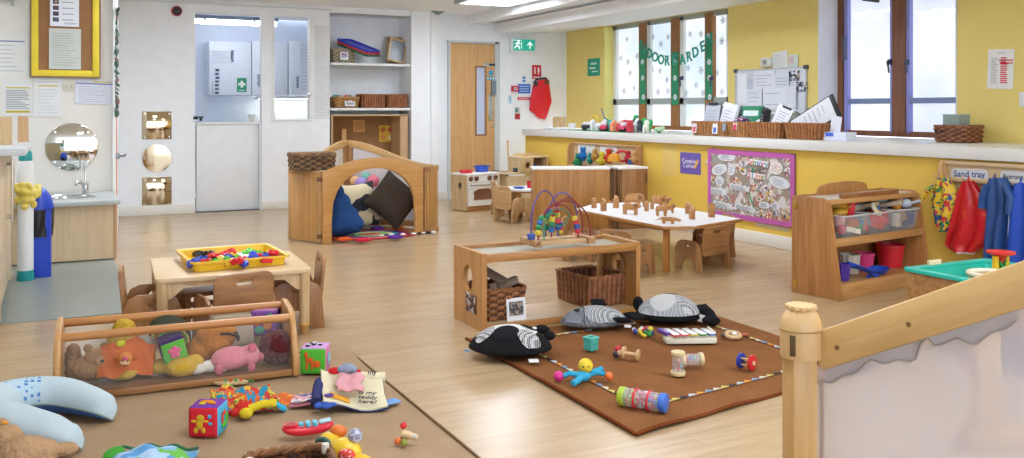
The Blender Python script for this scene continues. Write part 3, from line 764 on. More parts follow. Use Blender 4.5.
t = sheet('paper_notice', 'tall pale list hanging on the white wall right of the hatch', 'notice', *(lambda r: (r[0], r[1], r[2]))(wallrect(314, 25, 329.5, 119, Y=BACK)), 0, '#e3e6e6', textlines(34, col='#d2d6d8', z0=.46, z1=-.46, hh=.008, seed=12))
q = MB().box((0, -.012, 0), (.03, .02, .06), bev=.003); p = onY(309, 94, BACK - .0)
solo(q, 'hatch_catch', CHROME, 'small metal catch on the hatch frame', 'catch', (p.x, BACK - .001, p.z))

# ---- alcove: shelves, cork panel
AL0, AL1 = 3.0, 4.03
for z, lb in ((1.75, 'upper white shelf of the wall alcove'), (1.19, 'lower white shelf of the wall alcove')):
    t = thing('alcove_shelf', lb, 'shelf', ((AL0 + AL1) / 2, BACK + .22, z))
    MB().box((0, 0, 0), (AL1 - AL0, .42, .03), bev=.003).obj('board', pl('#f0f2f0', .45), t)
    MB().box((0, .19, -.03), (AL1 - AL0 - .02, .02, .03)).obj('batten', pl('#e2e5e3', .5), t)
t = thing('cork_panel', 'brown pinboard panel with wooden surround in the lower part of the alcove', 'pinboard', ((AL0 + AL1) / 2, BACK + .42, .56))
MB().box((0, 0, 0), (AL1 - AL0 - .04, .02, 1.11)).obj('cork', pl('#9a7148', .95, bump=.4, bscale=90, var=.1), t)
q = MB().box((.44, -.2, 0), (.1, .36, 1.11)).box((-.495, -.2, 0), (.02, .36, 1.11)); each(q, 'side_panel', wood('#cfae84', '#bf9a6c', 'z'), t)
MB().box((0, -.2, .555), (.98, .36, .02)).obj('top_panel', wood('#d6b88f', '#c4a274', 'x'), t)
def al(x, y, dy=.4): return onY(x, y, BACK + dy)
c, w, h, rz = wallrect(353, 120, 364.5, 132, Y=BACK + .41)
sheet('wooden_tile', 'small blank wooden square on the pinboard in the alcove', 'plaque', c, w, h, 0, '#d19c63', [(0, 0, .7, .7, '#c48c52')], th=.01, lift=.002)
c, w, h, rz = wallrect(379, 125.5, 394, 141.5, Y=BACK + .41)
t = sheet('picture_card', 'yellow picture card with four small drawings on the pinboard', 'picture', c, w, h, 0, '#d9b03c', (), lift=.002)
for sx in (-1, 1):
    for sz in (-1, 1):
        q = MB().prism(circ(w * .17, 12), .002, 'xz', at=-.004); q.obj('drawing', pl(['#c98a4a', '#b5673c', '#e3d9a0', '#c25a3a'][(sx + 1) + (sz + 1) // 2], .8), t, (sx * w * .24, 0, sz * h * .24))
c, w, h, rz = wallrect(337, 129, 341.5, 141, Y=BACK + .3)
sheet('wooden_tile', 'small wooden panel on the left side of the alcove pinboard', 'plaque', c + Vector((.06, 0, 0)), w, h, 0, '#d8a66c', (), th=.012)
# ---- woven baskets
def wicker(col, dark, rough=.7):
    key = ('wick', col, dark)
    if key in _m: return _m[key]
    m, nt, b = newmat('wicker ' + col); b.inputs['Roughness'].default_value = rough
    tc = nt.nodes.new('ShaderNodeTexCoord'); n = nt.nodes.new('ShaderNodeTexNoise'); n.inputs['Scale'].default_value = 22; n.inputs['Detail'].default_value = 3
    nt.links.new(tc.outputs['Object'], n.inputs['Vector']); rp = nt.nodes.new('ShaderNodeValToRGB')
    rp.color_ramp.elements[0].position = .2; rp.color_ramp.elements[0].color = lin(dark); rp.color_ramp.elements[1].position = .6; rp.color_ramp.elements[1].color = lin(col)
    nt.links.new(n.outputs['Fac'], rp.inputs['Fac']); nt.links.new(rp.outputs['Color'], b.inputs['Base Color']); _m[key] = m
    m['dark'] = dark
    return m
def basket_parts(t, w, d, h, flare=.12, rows=9, stakes=36, mat=None, rad=.05, amp=.006, vertical=False, rim=None):
    """woven wall, base and rope rim; w,d are the sizes of the mouth"""
    mat = mat or wicker('#a9713f', '#7a4c27')
    path = rrect(1, 1, rad / min(w, d), 6); P = []
    # even steps around the perimeter
    pts = [Vector((p[0] * w, p[1] * d)) for p in rrect(1, 1, min(.45, rad / min(w, d)), 6)]
    seg = [(pts[(i + 1) % len(pts)] - pts[i]).length for i in range(len(pts))]; tot = sum(seg)
    def per(u):
        s = (u % 1) * tot
        for i, L in enumerate(seg):
            if s <= L: return pts[i].lerp(pts[(i + 1) % len(pts)], s / L if L else 0)
            s -= L
        return pts[0]
    nu, nv = stakes * 4, rows * 3
    cache = [per(i / nu) for i in range(nu)]
    def f(u, v):
        p = cache[int(round(u * nu)) % nu]; k = 1 - flare * (1 - v)
        if vertical: wv = math.sin(2 * pi * u * stakes) * .9 + .35 * math.sin(pi * v * rows) * math.cos(2 * pi * u * stakes)
        else: wv = math.sin(pi * (u * stakes + int(v * rows * .999))) * abs(math.sin(pi * v * rows))
        n = p.normalized()
        return Vector((p.x * k + n.x * amp * wv, p.y * k + n.y * amp * wv, .004 + (h - .004) * v))
    def mf(i, j):
        if vertical: return 1 if i % 4 in (2, 3) else 0
        return 1 if math.sin(pi * ((i + .5) / nu * stakes + int((j + .5) / nv * rows))) < -.3 or j % 3 == 0 and i % 2 else 0
    dk = mat['dark']; dm = wicker(dk, '#%02x%02x%02x' % tuple(int(int(dk[k:k+2], 16) * .7) for k in (1, 3, 5)))
    MB().surf(f, nu, nv, closed_u=True, th=-.006, matf=mf).obj('woven_wall', [mat, dm], t)
    MB().prism([(p.x * (1 - flare) * .97, p.y * (1 - flare) * .97) for p in pts], .008, 'xy', at=.006).obj('base', mat, t)
    r = amp * 1.5
    N = stakes * 3
    q = MB()
    for ph in (0, pi):
        q.tube([(per(i / N).x + per(i / N).normalized().x * r * .6 * math.cos(i * 1.1 + ph), per(i / N).y + per(i / N).normalized().y * r * .6 * math.cos(i * 1.1 + ph), h + r * .6 * math.sin(i * 1.1 + ph)) for i in range(N)], r * .75, n=6, closed=True)
    q.obj('rim', rim or mat, t)
    return t
def onshelf(x, z, y=.12): return Vector((x, BACK + y, z))
S1, S2 = 1.766, 1.206
xs = lambda px: onY(px, 60, BACK + .15).x
# upper shelf
t = thing('seagrass_basket', 'grey seagrass basket with a photo label under the stacked trays', 'basket', (xs(342), BACK + .19, S1))
basket_parts(t, .27, .26, .165, .04, 8, 26, wicker('#b5a78c', '#7d705a'), .03, .007)
c = MB().box((0, -.142, .085), (.1, .006, .1)); c.obj('label_card', PAPER, t)
MB().box((0, -.146, .095), (.065, .003, .055)).obj('label_picture', blotch('#5a6fb0', ['#c23b4a', '#e8e8ee'], 60), t)
p0 = Vector((xs(362), BACK + .2, S1))
for k, (cc, lb) in enumerate((('#11683f', 'green plastic tray, lowest of the stack leaning on the upper shelf'), ('#d1283a', 'red plastic tray, middle of the stack leaning on the upper shelf'), ('#2840c8', 'blue plastic tray, topmost of the stack leaning on the upper shelf'))):
    t = thing('plastic_tray', lb, 'tray', (xs(359), BACK + .16, S1 + .172 + k * .029), rot=(.06, .36, -.78), group='leaning plastic trays')
    MB().prism(rrect(.44, .34, .03), .006, 'xy', at=-.012).obj('tray_base', pl(cc, .35), t)
    MB().prism(rrect(.46, .36, .03), .021, 'xy', at=0, holes=[rrect(.43, .33, .025)]).obj('tray_rim', pl(cc, .35), t)
for (px, rz, ry, w, h, lb, dy) in ((404, 0, 0, -.36 + .7, .37, 'larger wooden picture frame at the back of the upper shelf', .34), (396.5, .0, .22, .25, .31, 'smaller wooden picture frame leaning on the larger one', .2)):
    t = thing('framed_picture', lb, 'picture frame', (xs(px), BACK + dy, S1 + (.002 if ry == 0 else .03)), rot=(-.12 if ry else -.05, ry, rz))
    bw = .028; fm = wood('#d3b98c', '#b99a68', 'z')
    for x, z, sx, sz in ((-w/2 + bw/2, h/2, bw, h), (w/2 - bw/2, h/2, bw, h), (0, bw/2, w - 2*bw, bw), (0, h - bw/2, w - 2*bw, bw)):
        MB().box((x, 0, z), (sx, .035, sz), bev=.003).obj('frame_bar', fm, t)
    MB().box((0, .008, h / 2), (w - bw, .006, h - bw)).obj('panel', pl('#8d959a' if ry else '#5a4a3a', .25), t)
# lower shelf
for (px, w, h, vert, mt, lb) in ((345, .32, .13, False, wicker('#c09358', '#8f6534'), 'shallow round-cornered wicker basket with a paper label, leftmost on the lower shelf'), (371.5, .285, .165, True, wicker('#a3683c', '#6d4122'), 'brown ribbed basket in the middle of the lower shelf'), (395, .25, .165, True, wicker('#a3683c', '#6d4122'), 'brown ribbed basket at the right end of the lower shelf')):
    t = thing('wicker_basket', lb, 'basket', (xs(px), BACK + .19, S2), group='baskets on the lower alcove shelf')
    basket_parts(t, w, .3, h, .12 if not vert else .03, 7, 28 if not vert else 34, mt, .05 if not vert else .03, .006, vert)
    if not vert:
        MB().box((.03, -.152, .06), (.13, .004, .075), rot=(-.12, 0, 0)).obj('label_card', PAPER, t)
        MB().box((.03, -.156, .055), (.1, .002, .03), rot=(-.12, 0, 0)).obj('label_picture', pl('#b4b0b4', .8), t)
for k, (cc, dx) in enumerate((('#3f8f5e', -.1), ('#c9ccd0', -.04), ('#4aa0a0', -.13), ('#d6604a', .02), ('#8d959a', .07))):
    solo(MB().sph((0, 0, 0), (.035, .03, .03), (k, k, 0), n=10), 'small_toy', pl(cc, .5), ['green', 'pale grey', 'teal', 'orange', 'dark grey'][k] + ' toy poking out of the shallow basket on the lower shelf', 'toy', (xs(345) + dx, BACK + .17, S2 + .135), group='toys in the shallow shelf basket')
# ================================================================ PLAY DEN (wooden screens)
DH = .64
A, B_, Cc, Dd, E_ = Vector((1.885, 8.22, 0)), Vector((2.075, 7.80, 0)), Vector((3.10, 8.03, 0)), Vector((3.31, 8.33, 0)), Vector((2.66, 9.05, 0))
def along(p, q): d = q - p; return d.length, math.atan2(d.y, d.x)
# left solid screen
L, an = along(A, B_); LP = wood('#c99a5e', '#b58448', 'z', .4)
t = thing('den_screen', 'solid wooden den panel at the left carrying the lidded basket', 'play panel', A, an)
MB().box((L / 2 - .02, .0, DH / 2), (L - .07, .03, DH - .03), bev=.004).obj('panel', LP, t)
MB().box((L / 2 - .02, 0, DH - .008), (L - .05, .05, .018), bev=.004).obj('top_rail', wh('x'), t)
q = MB().cyl((L - .03, -.005, .02), (L - .03, -.005, DH), .022, n=14); q.obj('post', wh(), t)
each(MB().cyl((L - .03, -.005, .05), (L - .03, -.005, .09), .025, n=14).cyl((L - .03, -.005, .55), (L - .03, -.005, .59), .025, n=14), 'hinge', pl('#6b4a2c', .4), t)
# front arch
L, an = along(B_, Cc)
t = thing('den_arch', 'wooden arch panel forming the open front of the play den', 'play panel', B_, an)
outer = [(0, 0), (.085, 0), (.085, .18)]
for k in range(13):
    a = pi - pi * k / 12; outer.append((L / 2 + (L / 2 - .085) * math.cos(a), .20 + .45 * abs(math.sin(a)) ** .75))
outer += [(L - .085, .18), (L - .085, 0), (L, 0), (L, .635)]
for k in range(13):
    u = k / 12; outer.append((L * (1 - u), .635 + .11 * math.sin(pi * u)))
MB().prism(outer, .035, 'xz', bev=.004).obj('arch', wood('#cf9d5f', '#bd8849', 'x', .4), t)
MB().cyl((L + .012, 0, .02), (L + .012, 0, .63), .014, n=12).obj('hinge_rod', pl('#7a5228', .4), t)
# right curved screen
t = thing('den_curved_screen', 'curved slatted wooden panel at the right end of the den', 'play panel', Cc)
cen = Vector((Cc.x + .03, Cc.y + .24)); 
def arcp(u, r):
    a = -1.75 + 1.9 * u; return Vector((cen.x - Cc.x + r * math.cos(a), cen.y - Cc.y + r * math.sin(a)))
for k in range(12):
    a, b2 = arcp((k + .04) / 12, .20), arcp((k + .96) / 12, .20); m_ = (a + b2) / 2; an = math.atan2((b2 - a).y, (b2 - a).x)
    MB().box((m_.x, m_.y, .33), ((b2 - a).length, .02, .55), (0, 0, an), bev=.003).obj('slat', LP, t)
for z, nm in ((.03, 'bottom_rail'), (.615, 'top_rail')):
    pts = [(*arcp(k / 16, .22), ) for k in range(17)] + [(*arcp(k / 16, .175), ) for k in range(16, -1, -1)]
    MB().prism(pts, .05, 'xy', at=z, bev=.004).obj(nm, wh('x'), t)
# rear arched screens
for p, q_, z0, z1, lb in ((A + Vector((0.01, .04, 0)), E_, .64, .87, 'tall rear wooden den screen on the left, rising to the corner post'), (E_, Dd + Vector((.02, .0, 0)), .87, .64, 'rear wooden den screen sweeping down to the right')):
    L, an = along(p, q_)
    t = thing('den_rear_screen', lb, 'play panel', p, an)
    top = [(L * u, z0 + (z1 - z0) * (3 * u * u - 2 * u ** 3)) for u in [k / 12 for k in range(13)]]
    rail = top + [(x, z - .07) for x, z in reversed(top)]
    MB().prism(rail, .035, 'xz', bev=.004).obj('top_rail', wood('#d6ad73', '#c3955a', 'x', .4), t)
    MB().box((.03, 0, (z0 - .06) / 2), (.05, .035, z0 - .06), bev=.004).obj('post', wh(), t)
    MB().box((L - .03, 0, (z1 - .06) / 2), (.05, .035, z1 - .06), bev=.004).obj('post', wh(), t)
    MB().box((L / 2, 0, .045), (L - .1, .03, .06), bev=.004).obj('bottom_rail', wh('x'), t)
    pan = [(.055, .07), (L - .055, .07)] + [(x, z - .065) for x, z in reversed(top) if .05 < x < L - .05]
    MB().prism(pan, .006, 'xz').obj('panel', pl('#e4dccf', .4) if z0 < z1 else pl('#d9d2cf', .35), t)
# lidded basket on the left screen top
p = (A + B_) / 2; L, an = along(A, B_)
t = thing('lidded_basket', 'dark lidded wicker basket sitting on top of the left den panel', 'basket', (p.x + .055, p.y - .0, DH + .002), an * .0)
bk = wicker('#8a6a45', '#4e3a26')
basket_parts(t, .37, .25, .14, .05, 6, 24, bk, .02, .008)
MB().box((0, 0, .15), (.38, .26, .02), bev=.008).obj('lid', bk, t)
MB().tube([(.02, -.132, .14), (.02, -.15, .10), (.08, -.15, .10), (.08, -.132, .14)], .008, n=8).obj('handle', pl('#5c432a', .7), t)
# patchwork rug and small mats
c0 = Vector((2.62, 8.25, 0))
def spiral(u, v):
    return Vector((0, 0, 0))
t = thing('rag_rug', 'multicoloured rag rug on the floor inside the den', 'rug', (2.63, 8.17, .0))
cols = ['#c23550', '#e0673a', '#79b56a', '#d9cfa3', '#4aa7b0', '#8a4fa0', '#d94f7a', '#c9b04a', '#b8384a']
for k in range(9):
    r0, r1 = .055 * k, .055 * (k + 1); q = MB()
    if k == 0: q.prism(circ(.055, 20, ry=.045), .012, 'xy', at=.007)
    else: q.prism(circ(r1, 36, ry=r1 * .62), .012, 'xy', at=.007, holes=[circ(r0, 36, ry=r0 * .62)], bev=.002)
    q.obj('ring', fab(cols[k], .8, 60), t)
for (px, py, cc, lb, s) in ((287 + 79, 237.3, '#e2602f', 'orange felt petal on the floor before the den', .1), (363, 240, '#d2334a', 'red felt petal on the floor before the den', .1), (395.5, 237, '#6a3fa8', 'purple felt petal at the right front of the den', .09), (377.5, 228, '#6a3fa8', 'purple felt petal on the rag rug under the brown cushion', .08), (398, 228, '#e8743a', 'orange felt petal on the rag rug by the right post', .08), (355, 226, '#cf2f49', 'red pointed felt piece by the blue cushion', .11), (348, 233, '#ece8dc', 'cream felt petal on the rag rug', .09)):
    if lb.startswith('orange felt petal on the floor'): px, py = 344, 239
    p = G(px, py + 1.2, .02)
    q = MB().cushion(s * 1.7, s * 1.1, .036, n=10, pinch=.3)
    solo(q, 'felt_petal', fab(cc), lb, 'felt petal', (p.x, p.y, .032), rnd.uniform(-.4, .4), 'felt petals of the rag rug')
p = G(412, 235, .0)
t = thing('spotted_ribbon', 'black and white spotted ribbon snake on the floor by the right den post', 'toy', (p.x, p.y, .012))
for k in range(11):
    MB().sph((-.30 + k * .052, .02 * math.sin(k * .9), 0), (.03, .026, .012), n=8).obj('segment', pl('#1d1d22' if k % 2 else '#e9e9e4', .8), t)
# cushions
p = G(346, 224, .04)
t = thing('cushion', 'dark blue plush floor cushion slumped at the left in the den', 'cushion', (2.33, 8.10, .03))
b = MB()
for cx_, cz_, r in ((0, .14, (.17, .12, .15)), (-.02, .26, (.12, .1, .14)), (-.03, .38, (.06, .07, .09)), (.05, .1, (.17, .13, .1)), (-.06, .09, (.12, .13, .09))): b.sph((cx_, 0, cz_), r)
o = b.obj('cover', fab('#2b4f86', .8, 70), t); remesh(o, .012, .03, .09)
t = thing('cushion', 'brown corduroy cushion standing on its corner in the den', 'cushion', (2.88, 8.24, .315), rot=(-.32, 0, -.12))
MB().cushion(.43, .43, .25, RX(pi / 2) @ RZ(pi / 4 + .06), n=22, pinch=.07).obj('cover', fab('#4a4036', .9, 240), t)
pts = []
t = thing('cushion', 'cream cushion with dark cow patches behind the blue cushion', 'cushion', (2.60, 8.43, .26), rot=(-.3, .12, .1))
MB().cushion(.40, .46, .17, RX(pi / 2) @ RZ(.2), n=20).obj('cover', blotch('#d8c9a3', ['#2a2d35'], 5.2, .95, .54), t)
for k, (px, py, cc, r, lb) in enumerate(((373, 181, '#e8788e', .062, 'pink ball at the back of the den'), (361, 183, '#a58fd0', .06, 'lilac ball at the back of the den'), (366, 177, '#7fc9b8', .05, 'mint green ball behind the lilac ball in the den'), (355, 181, '#e8b27a', .05, 'peach ball behind the lilac ball in the den'))):
    dy = 8.64 + .06 * (k > 1); p = onY(px, py, dy)
    t = thing('soft_ball', lb, 'ball', p, 0, 'pastel balls in the den')
    MB().sph((0, 0, 0), r, n=24).obj('ball', pl(cc, .5), t)
    MB().tube([(0, 0, -r), (0, .0, -r - .03)], .006, n=6).obj('tie', pl(cc, .6), t)
t = thing('ball_shelf', 'pale padded block carrying the pastel balls at the back of the den', 'block', (2.68, 8.66, 0))
MB().box((0, 0, .2), (.34, .2, .40), bev=.03).obj('block', fab('#ded6cc'), t)

# ================================================================ PLAY KITCHEN
p0 = G(466, 212); ang = .19
t = thing('play_cooker', 'white-fronted wooden play cooker with brown knobs and oven door', 'play cooker', (p0.x, p0.y, 0), ang)
CWH = pl('#f1efe6', .4); wk = wood('#d8bd92', '#c7a878', 'z', .45)
WC, DC, HC = .49, .30, .44
MB().prism(rrect(DC, HC - .02, .02, cx=DC / 2, cy=HC / 2), .018, 'yz', at=.009, holes=[circ(.035, 20, DC / 2 - .02, HC * .67, .045)]).obj('side_panel', wk, t)
MB().prism(rrect(DC, HC - .02, .02, cx=DC / 2, cy=HC / 2), .018, 'yz', at=WC - .009).obj('side_panel', wk, t)
MB().box((WC / 2, DC - .01, HC / 2), (WC - .04, .012, HC - .04)).obj('back_panel', wk, t)
MB().box((WC / 2, DC / 2, HC - .012), (WC + .02, DC + .02, .02), bev=.004).obj('hob_top', pl('#efece2', .4), t)
MB().box((WC / 2, .006, .375), (WC - .036, .014, .09), bev=.002).obj('control_panel', CWH, t)
MB().box((WC / 2, .014, .03), (WC - .036, .02, .05)).obj('plinth', wood('#c08a4c', '#a9743b', 'x'), t)
d = MB().prism(rrect(WC - .05, .265, .01), .016, 'xz', at=.0, holes=[[(x, z) for x, z in ((-.135, -.06), (.135, -.06), (.135, .03), (.07, .058), (-.07, .058), (-.135, .03))]]).obj('oven_door', CWH, t, (WC / 2, .0, .195))
MB().box((0, .004, 0), (.28, .006, .13)).obj('door_window', pl('#8a5b45', .2), d)
MB().tube([(-.14, -.008, -.062), (.14, -.008, -.062), (.14, -.008, .03), (.07, -.008, .06), (-.07, -.008, .06), (-.14, -.008, .03)], .006, n=6, closed=True).obj('window_trim', wood('#9b6a3b', '#85572d', 'x'), d)
MB().cyl((-.19, -.035, .11), (.19, -.035, .11), .009, n=10).obj('handle', pl('#b6b2a6', .3, .5), d)
each(MB().cyl((-.18, 0, .11), (-.18, -.035, .11), .007, n=8).cyl((.18, 0, .11), (.18, -.035, .11), .007, n=8), 'handle_post', pl('#b6b2a6', .3, .5), d)
for x in (.06, .14, .33, .42):
    k = MB().cyl((x, .0, .38), (x, -.022, .38), .027, n=18, bev=.003).obj('knob', pl('#7a4a2c', .4), t)
    MB().box((x, -.028, .38), (.012, .016, .05), (0, .6, 0)).obj('knob_grip', pl('#613a22', .4), k)
Mloc = Matrix.Translation(p0) @ RZ(ang)
def onhob(x, y, z=HC): return Mloc @ Vector((x, y, z))
q = thing('toy_pan', 'red toy frying pan on the left of the play cooker', 'toy pan', onhob(.1, .14), ang)
MB().lathe([(0, 0), (.07, 0), (.085, .035), (.08, .035), (.066, .006), (0, .006)]).obj('pan', pl('#d8323c', .35), q)
MB().box((-.08, -.06, .025), (.12, .02, .012), (0, 0, .7), bev=.004).obj('handle', pl('#d8323c', .35), q)
q = thing('toy_pot', 'blue toy saucepan on the right of the play cooker', 'toy pot', onhob(.37, .2), ang)
MB().lathe([(0, 0), (.078, 0), (.082, .075), (.076, .075), (.072, .008), (0, .008)]).obj('pot', pl('#2f54b5', .35), q)
each(MB().box((.095, 0, .065), (.04, .05, .012), bev=.004).box((-.095, 0, .065), (.04, .05, .012), bev=.004), 'handle', pl('#2f54b5', .35), q)
q = thing('toy_spatula', 'small dark toy spatula beside the blue saucepan', 'toy utensil', onhob(.49, .12), .4)
MB().tube([(-.05, 0, .008), (.04, 0, .012)], .006, n=6).obj('handle', pl('#3c4a6d', .5), q); MB().box((.055, 0, .012), (.04, .03, .006)).obj('blade', pl('#3c4a6d', .5), q)
# play sink unit beside it
p1 = G(500, 211); t = thing('play_sink', 'pale wooden play sink unit between the cooker and the big cabinet', 'play sink', (4.80, 9.68, 0), ang)
MB().prism(rrect(.36, .40, .02, cx=.19, cy=.2), .018, 'yz', at=.01).obj('side_panel', wk, t)
MB().prism(rrect(.36, .40, .02, cx=.19, cy=.2), .018, 'yz', at=.68).obj('side_panel', wk, t)
MB().box((.345, .01, .2), (.65, .015, .36)).obj('front_panel', wood('#e2d0ae', '#d4be98', 'z'), t)
MB().prism([(-.01, -.01), (.70, -.01), (.70, .38), (-.01, .38)], .022, 'xy', at=.412, holes=[circ(.08, 24, .11, .20, .08)], bev=.003).obj('sink_top', wood('#e0cba6', '#d0b88f', 'x'), t)
MB().lathe([(.085, .425), (.078, .425), (.07, .36), (0, .35), (0, .345), (.075, .35)], (.11, .20, 0)).obj('bowl', pl('#8d6a45', .5), t)
MB().box((.19, .05, .448), (.03, .06, .05), bev=.005).obj('tap_block', pl('#37474f', .5), t)
q = thing('toy_mop', 'thin wooden mop handle leaning against the wall by the play sink', 'mop', (5.02, 10.02, .424), rot=(-.2, .05, 0))
MB().cyl((0, 0, 0), (0, 0, .36), .011, n=10).obj('handle', wo(), q); MB().sph((0, 0, .37), .018, n=10).obj('knob', wo(), q)
# wooden play microwave / hutch
t = thing('play_hutch', 'open-fronted wooden hutch with a round side hole on the wall side', 'play hutch', (5.03, 9.70, .424), .19)
HW, HD, HH = .42, .26, .17
MB().prism(rrect(HD, HH, .02, cx=HD / 2, cy=HH / 2), .018, 'yz', at=.0).obj('side_panel', wk, t)
MB().prism(rrect(.17, HH, .02, cx=0, cy=HH / 2), .018, 'xz', at=-.01, holes=[circ(.04, 20, 0, HH / 2)]).obj('front_panel', wk, t, (.085, 0, 0))
MB().box((HW - .01, HD / 2, HH / 2), (.02, HD, HH), bev=.003).obj('side_panel', wk, t)
MB().box((HW / 2, HD / 2, HH + .008), (HW + .03, HD + .02, .02), bev=.004).obj('top_panel', wood('#e4d2ae', '#d6c098', 'x'), t)
MB().box((HW / 2, HD - .008, HH / 2), (HW, .012, HH)).obj('back_panel', wood('#b98d5a', '#a0763f', 'x'), t)
MB().prism([(-.16, 0), (.16, 0), (.13, .03), (-.13, .03)], .2, 'xz').obj('raised_lid', wood('#d9b67e', '#c9a268', 'x'), t, (.2, .13, HH + .018))
q = thing('toy_jug', 'small blue toy jug inside the wooden hutch', 'toy jug', (5.26, 9.82, .426))
MB().lathe([(0, 0), (.04, 0), (.05, .05), (.035, .09), (.03, .09), (.04, .05), (.035, .006), (0, .006)]).obj('jug', pl('#2c5fb0', .4), q)
# round play table with white top
p = G(513, 200, .34); tb = Vector((4.62, 8.72, 0))
t = thing('round_table', 'little round white-topped table beside the play cooker', 'table', tb)
MB().cyl((0, 0, .305), (0, 0, .33), .27, n=40, bev=.006).obj('tabletop', pl('#edf0f2', .35), t)
MB().cyl((0, 0, .29), (0, 0, .305), .255, n=40).obj('apron', wh('x'), t)
for k in range(4):
    a = k * pi / 2 + .3; MB().cyl((.19 * math.cos(a), .19 * math.sin(a), 0), (.17 * math.cos(a), .17 * math.sin(a), .29), .028, .034, n=14).obj('leg', wh(), t)
q = thing('toy_cup', 'red toy cup on the little round table', 'toy cup', (tb.x - .02, tb.y - .05, .33))
MB().lathe([(0, 0), (.03, 0), (.036, .075), (.033, .075), (.028, .005), (0, .005)]).obj('cup', pl('#d8232f', .35), q)
MB().tube([(.034, 0, .06), (.055, 0, .055), (.05, 0, .025), (.031, 0, .02)], .005, n=6).obj('handle', pl('#d8232f', .35), q)
q = thing('toy_plate', 'flat blue toy plate on the little round table', 'toy plate', (tb.x - .15, tb.y - .04, .33))
MB().lathe([(0, 0), (.04, 0), (.065, .012), (.063, .016), (.04, .005), (0, .005)]).obj('plate', pl('#2c56b8', .35), q)

# ---- toddler chair
def make_chair(label, loc, rz, tone=W_ORANGE, group=None, w=.30):
    t = thing('toddler_chair', label, 'chair', loc, rz, group)
    mz = wood(*tone, 'z', .4); mx_ = wood(*tone, 'x', .4)
    side = [(-.15, 0), (-.075, 0), (-.06, .07), (-.03, .1), (.03, .1), (.06, .07), (.075, 0), (.15, 0), (.135, .18), (.115, .235), (.07, .258), (-.07, .258), (-.115, .235), (-.135, .18)]
    for s in (-1, 1):
        MB().prism(side, .018, 'yz', at=s * w / 2, holes=[circ(.02, 14, .0, .205, .016)], bev=.003).obj('side_panel', mz, t)
    MB().box((0, 0, .165), (w - .02, .25, .016), bev=.003).obj('seat', mx_, t)
    bk_ = rrect(w - .022, .25, .045, cy=.255)
    MB().prism(bk_, .018, 'xz', at=0, holes=[rrect(.085, .03, .0149, cy=.335)], bev=.003).obj('backrest', mx_, t, (0, .115, 0), (-.1, 0, 0))
    MB().box((0, -.1, .12), (w - .02, .016, .05), bev=.003).obj('stretcher', mx_, t)
    return t
KC = 'chairs at the little round table'
pc = G(503, 222); make_chair('wooden toddler chair in front of the little round table', (4.33, 8.55, 0), 1.8, W_OAK, KC)
make_chair('wooden toddler chair at the left of the little round table', (4.53, 9.10, 0), 1.35, W_OAK, KC)

# ================================================================ BIG CABINETS
CABW = wood('#b5803f', '#98682f', 'z', .4, .7)
t = thing('storage_cabinet', 'wide wooden storage cabinet with a white top seen from its back', 'cabinet', (4.17, 7.80, 0), -.41)
MB().box((.38, .008, .30), (.76, .016, .585), bev=.002).obj('back_panel', CABW, t)
for x in (.01, .75): MB().box((x, .135, .30), (.02, .24, .585)).obj('side_panel', wh(), t)
MB().box((.38, .13, .602), (.775, .27, .022), bev=.004).obj('cabinet_top', pl('#f0eee6', .4), t)
MB().box((.38, .135, .3), (.73, .23, .018)).obj('shelf', wh('x'), t)
MB().box((.38, .135, .01), (.76, .24, .02)).obj('base', wh('x'), t)
t = thing('storage_cabinet', 'narrower wooden cabinet against the yellow wall, right of the wide one', 'cabinet', (4.945, 7.46, 0), -.10)
MB().box((.185, .008, .30), (.29, .016, .585), bev=.002).obj('back_panel', wood('#a8794a', '#8f6338', 'z', .4), t)
for x in (.04, .32): MB().box((x, .17, .30), (.02, .31, .585)).obj('side_panel', wh(), t)
MB().box((.17, .16, .602), (.33, .33, .022), bev=.004).obj('cabinet_top', pl('#f0eee6', .4), t)
MB().box((.18, .17, .01), (.29, .31, .02)).obj('base', wh('x'), t)
for x in (-.035, 0.005): MB().cyl((x, .01, .01), (x, .01, .59), .016, n=12).obj('hinge_post', wood('#7d5732', '#6a4727', 'z'), t)
MB().box((.31, -.003, .5), (.012, .006, .1)).obj('hinge', pl('#5e452c', .4), t)
# book / toy display rail behind
a, e = onX(572, 141, 5.46), onX(640, 147, 5.46); L = a.y - e.y; zt = (a.z + e.z) / 2
t = thing('display_rack', 'wooden wall rack with white labels and soft toys under the sill', 'rack', (5.49, (a.y + e.y) / 2, zt), -pi / 2)
MB().box((0, -.008, -.13), (L - .04, .014, .26)).obj('back_board', wood('#dcc09a', '#ceb088', 'x'), t)
for s in (-1, 1): MB().prism([(0, 0), (-.07, -.02), (-.1, -.08), (-.1, -.28), (0, -.28)], .022, 'yz', at=s * (L / 2 - .011)).obj('side_panel', wh(), t)
MB().box((0, -.05, -.275), (L - .04, .1, .016)).obj('ledge', wo('x'), t)
MB().box((0, -.02, -.008), (L - .03, .03, .018), bev=.003).obj('top_rail', wo('x'), t)
for x, ww in ((-L * .36, .16), (-L * .22, .2), (L * .05, .34)):
    MB().box((x, -.017, -.07), (ww, .003, .1)).obj('label_card', pl('#e9e7df', .8), t)
q = MB()
for k in range(3): q.box((L * .02 + k * .07, -.0195, -.07), (.045, .002, .02))
each(q, 'print', pl('#8d9199', .8), t)
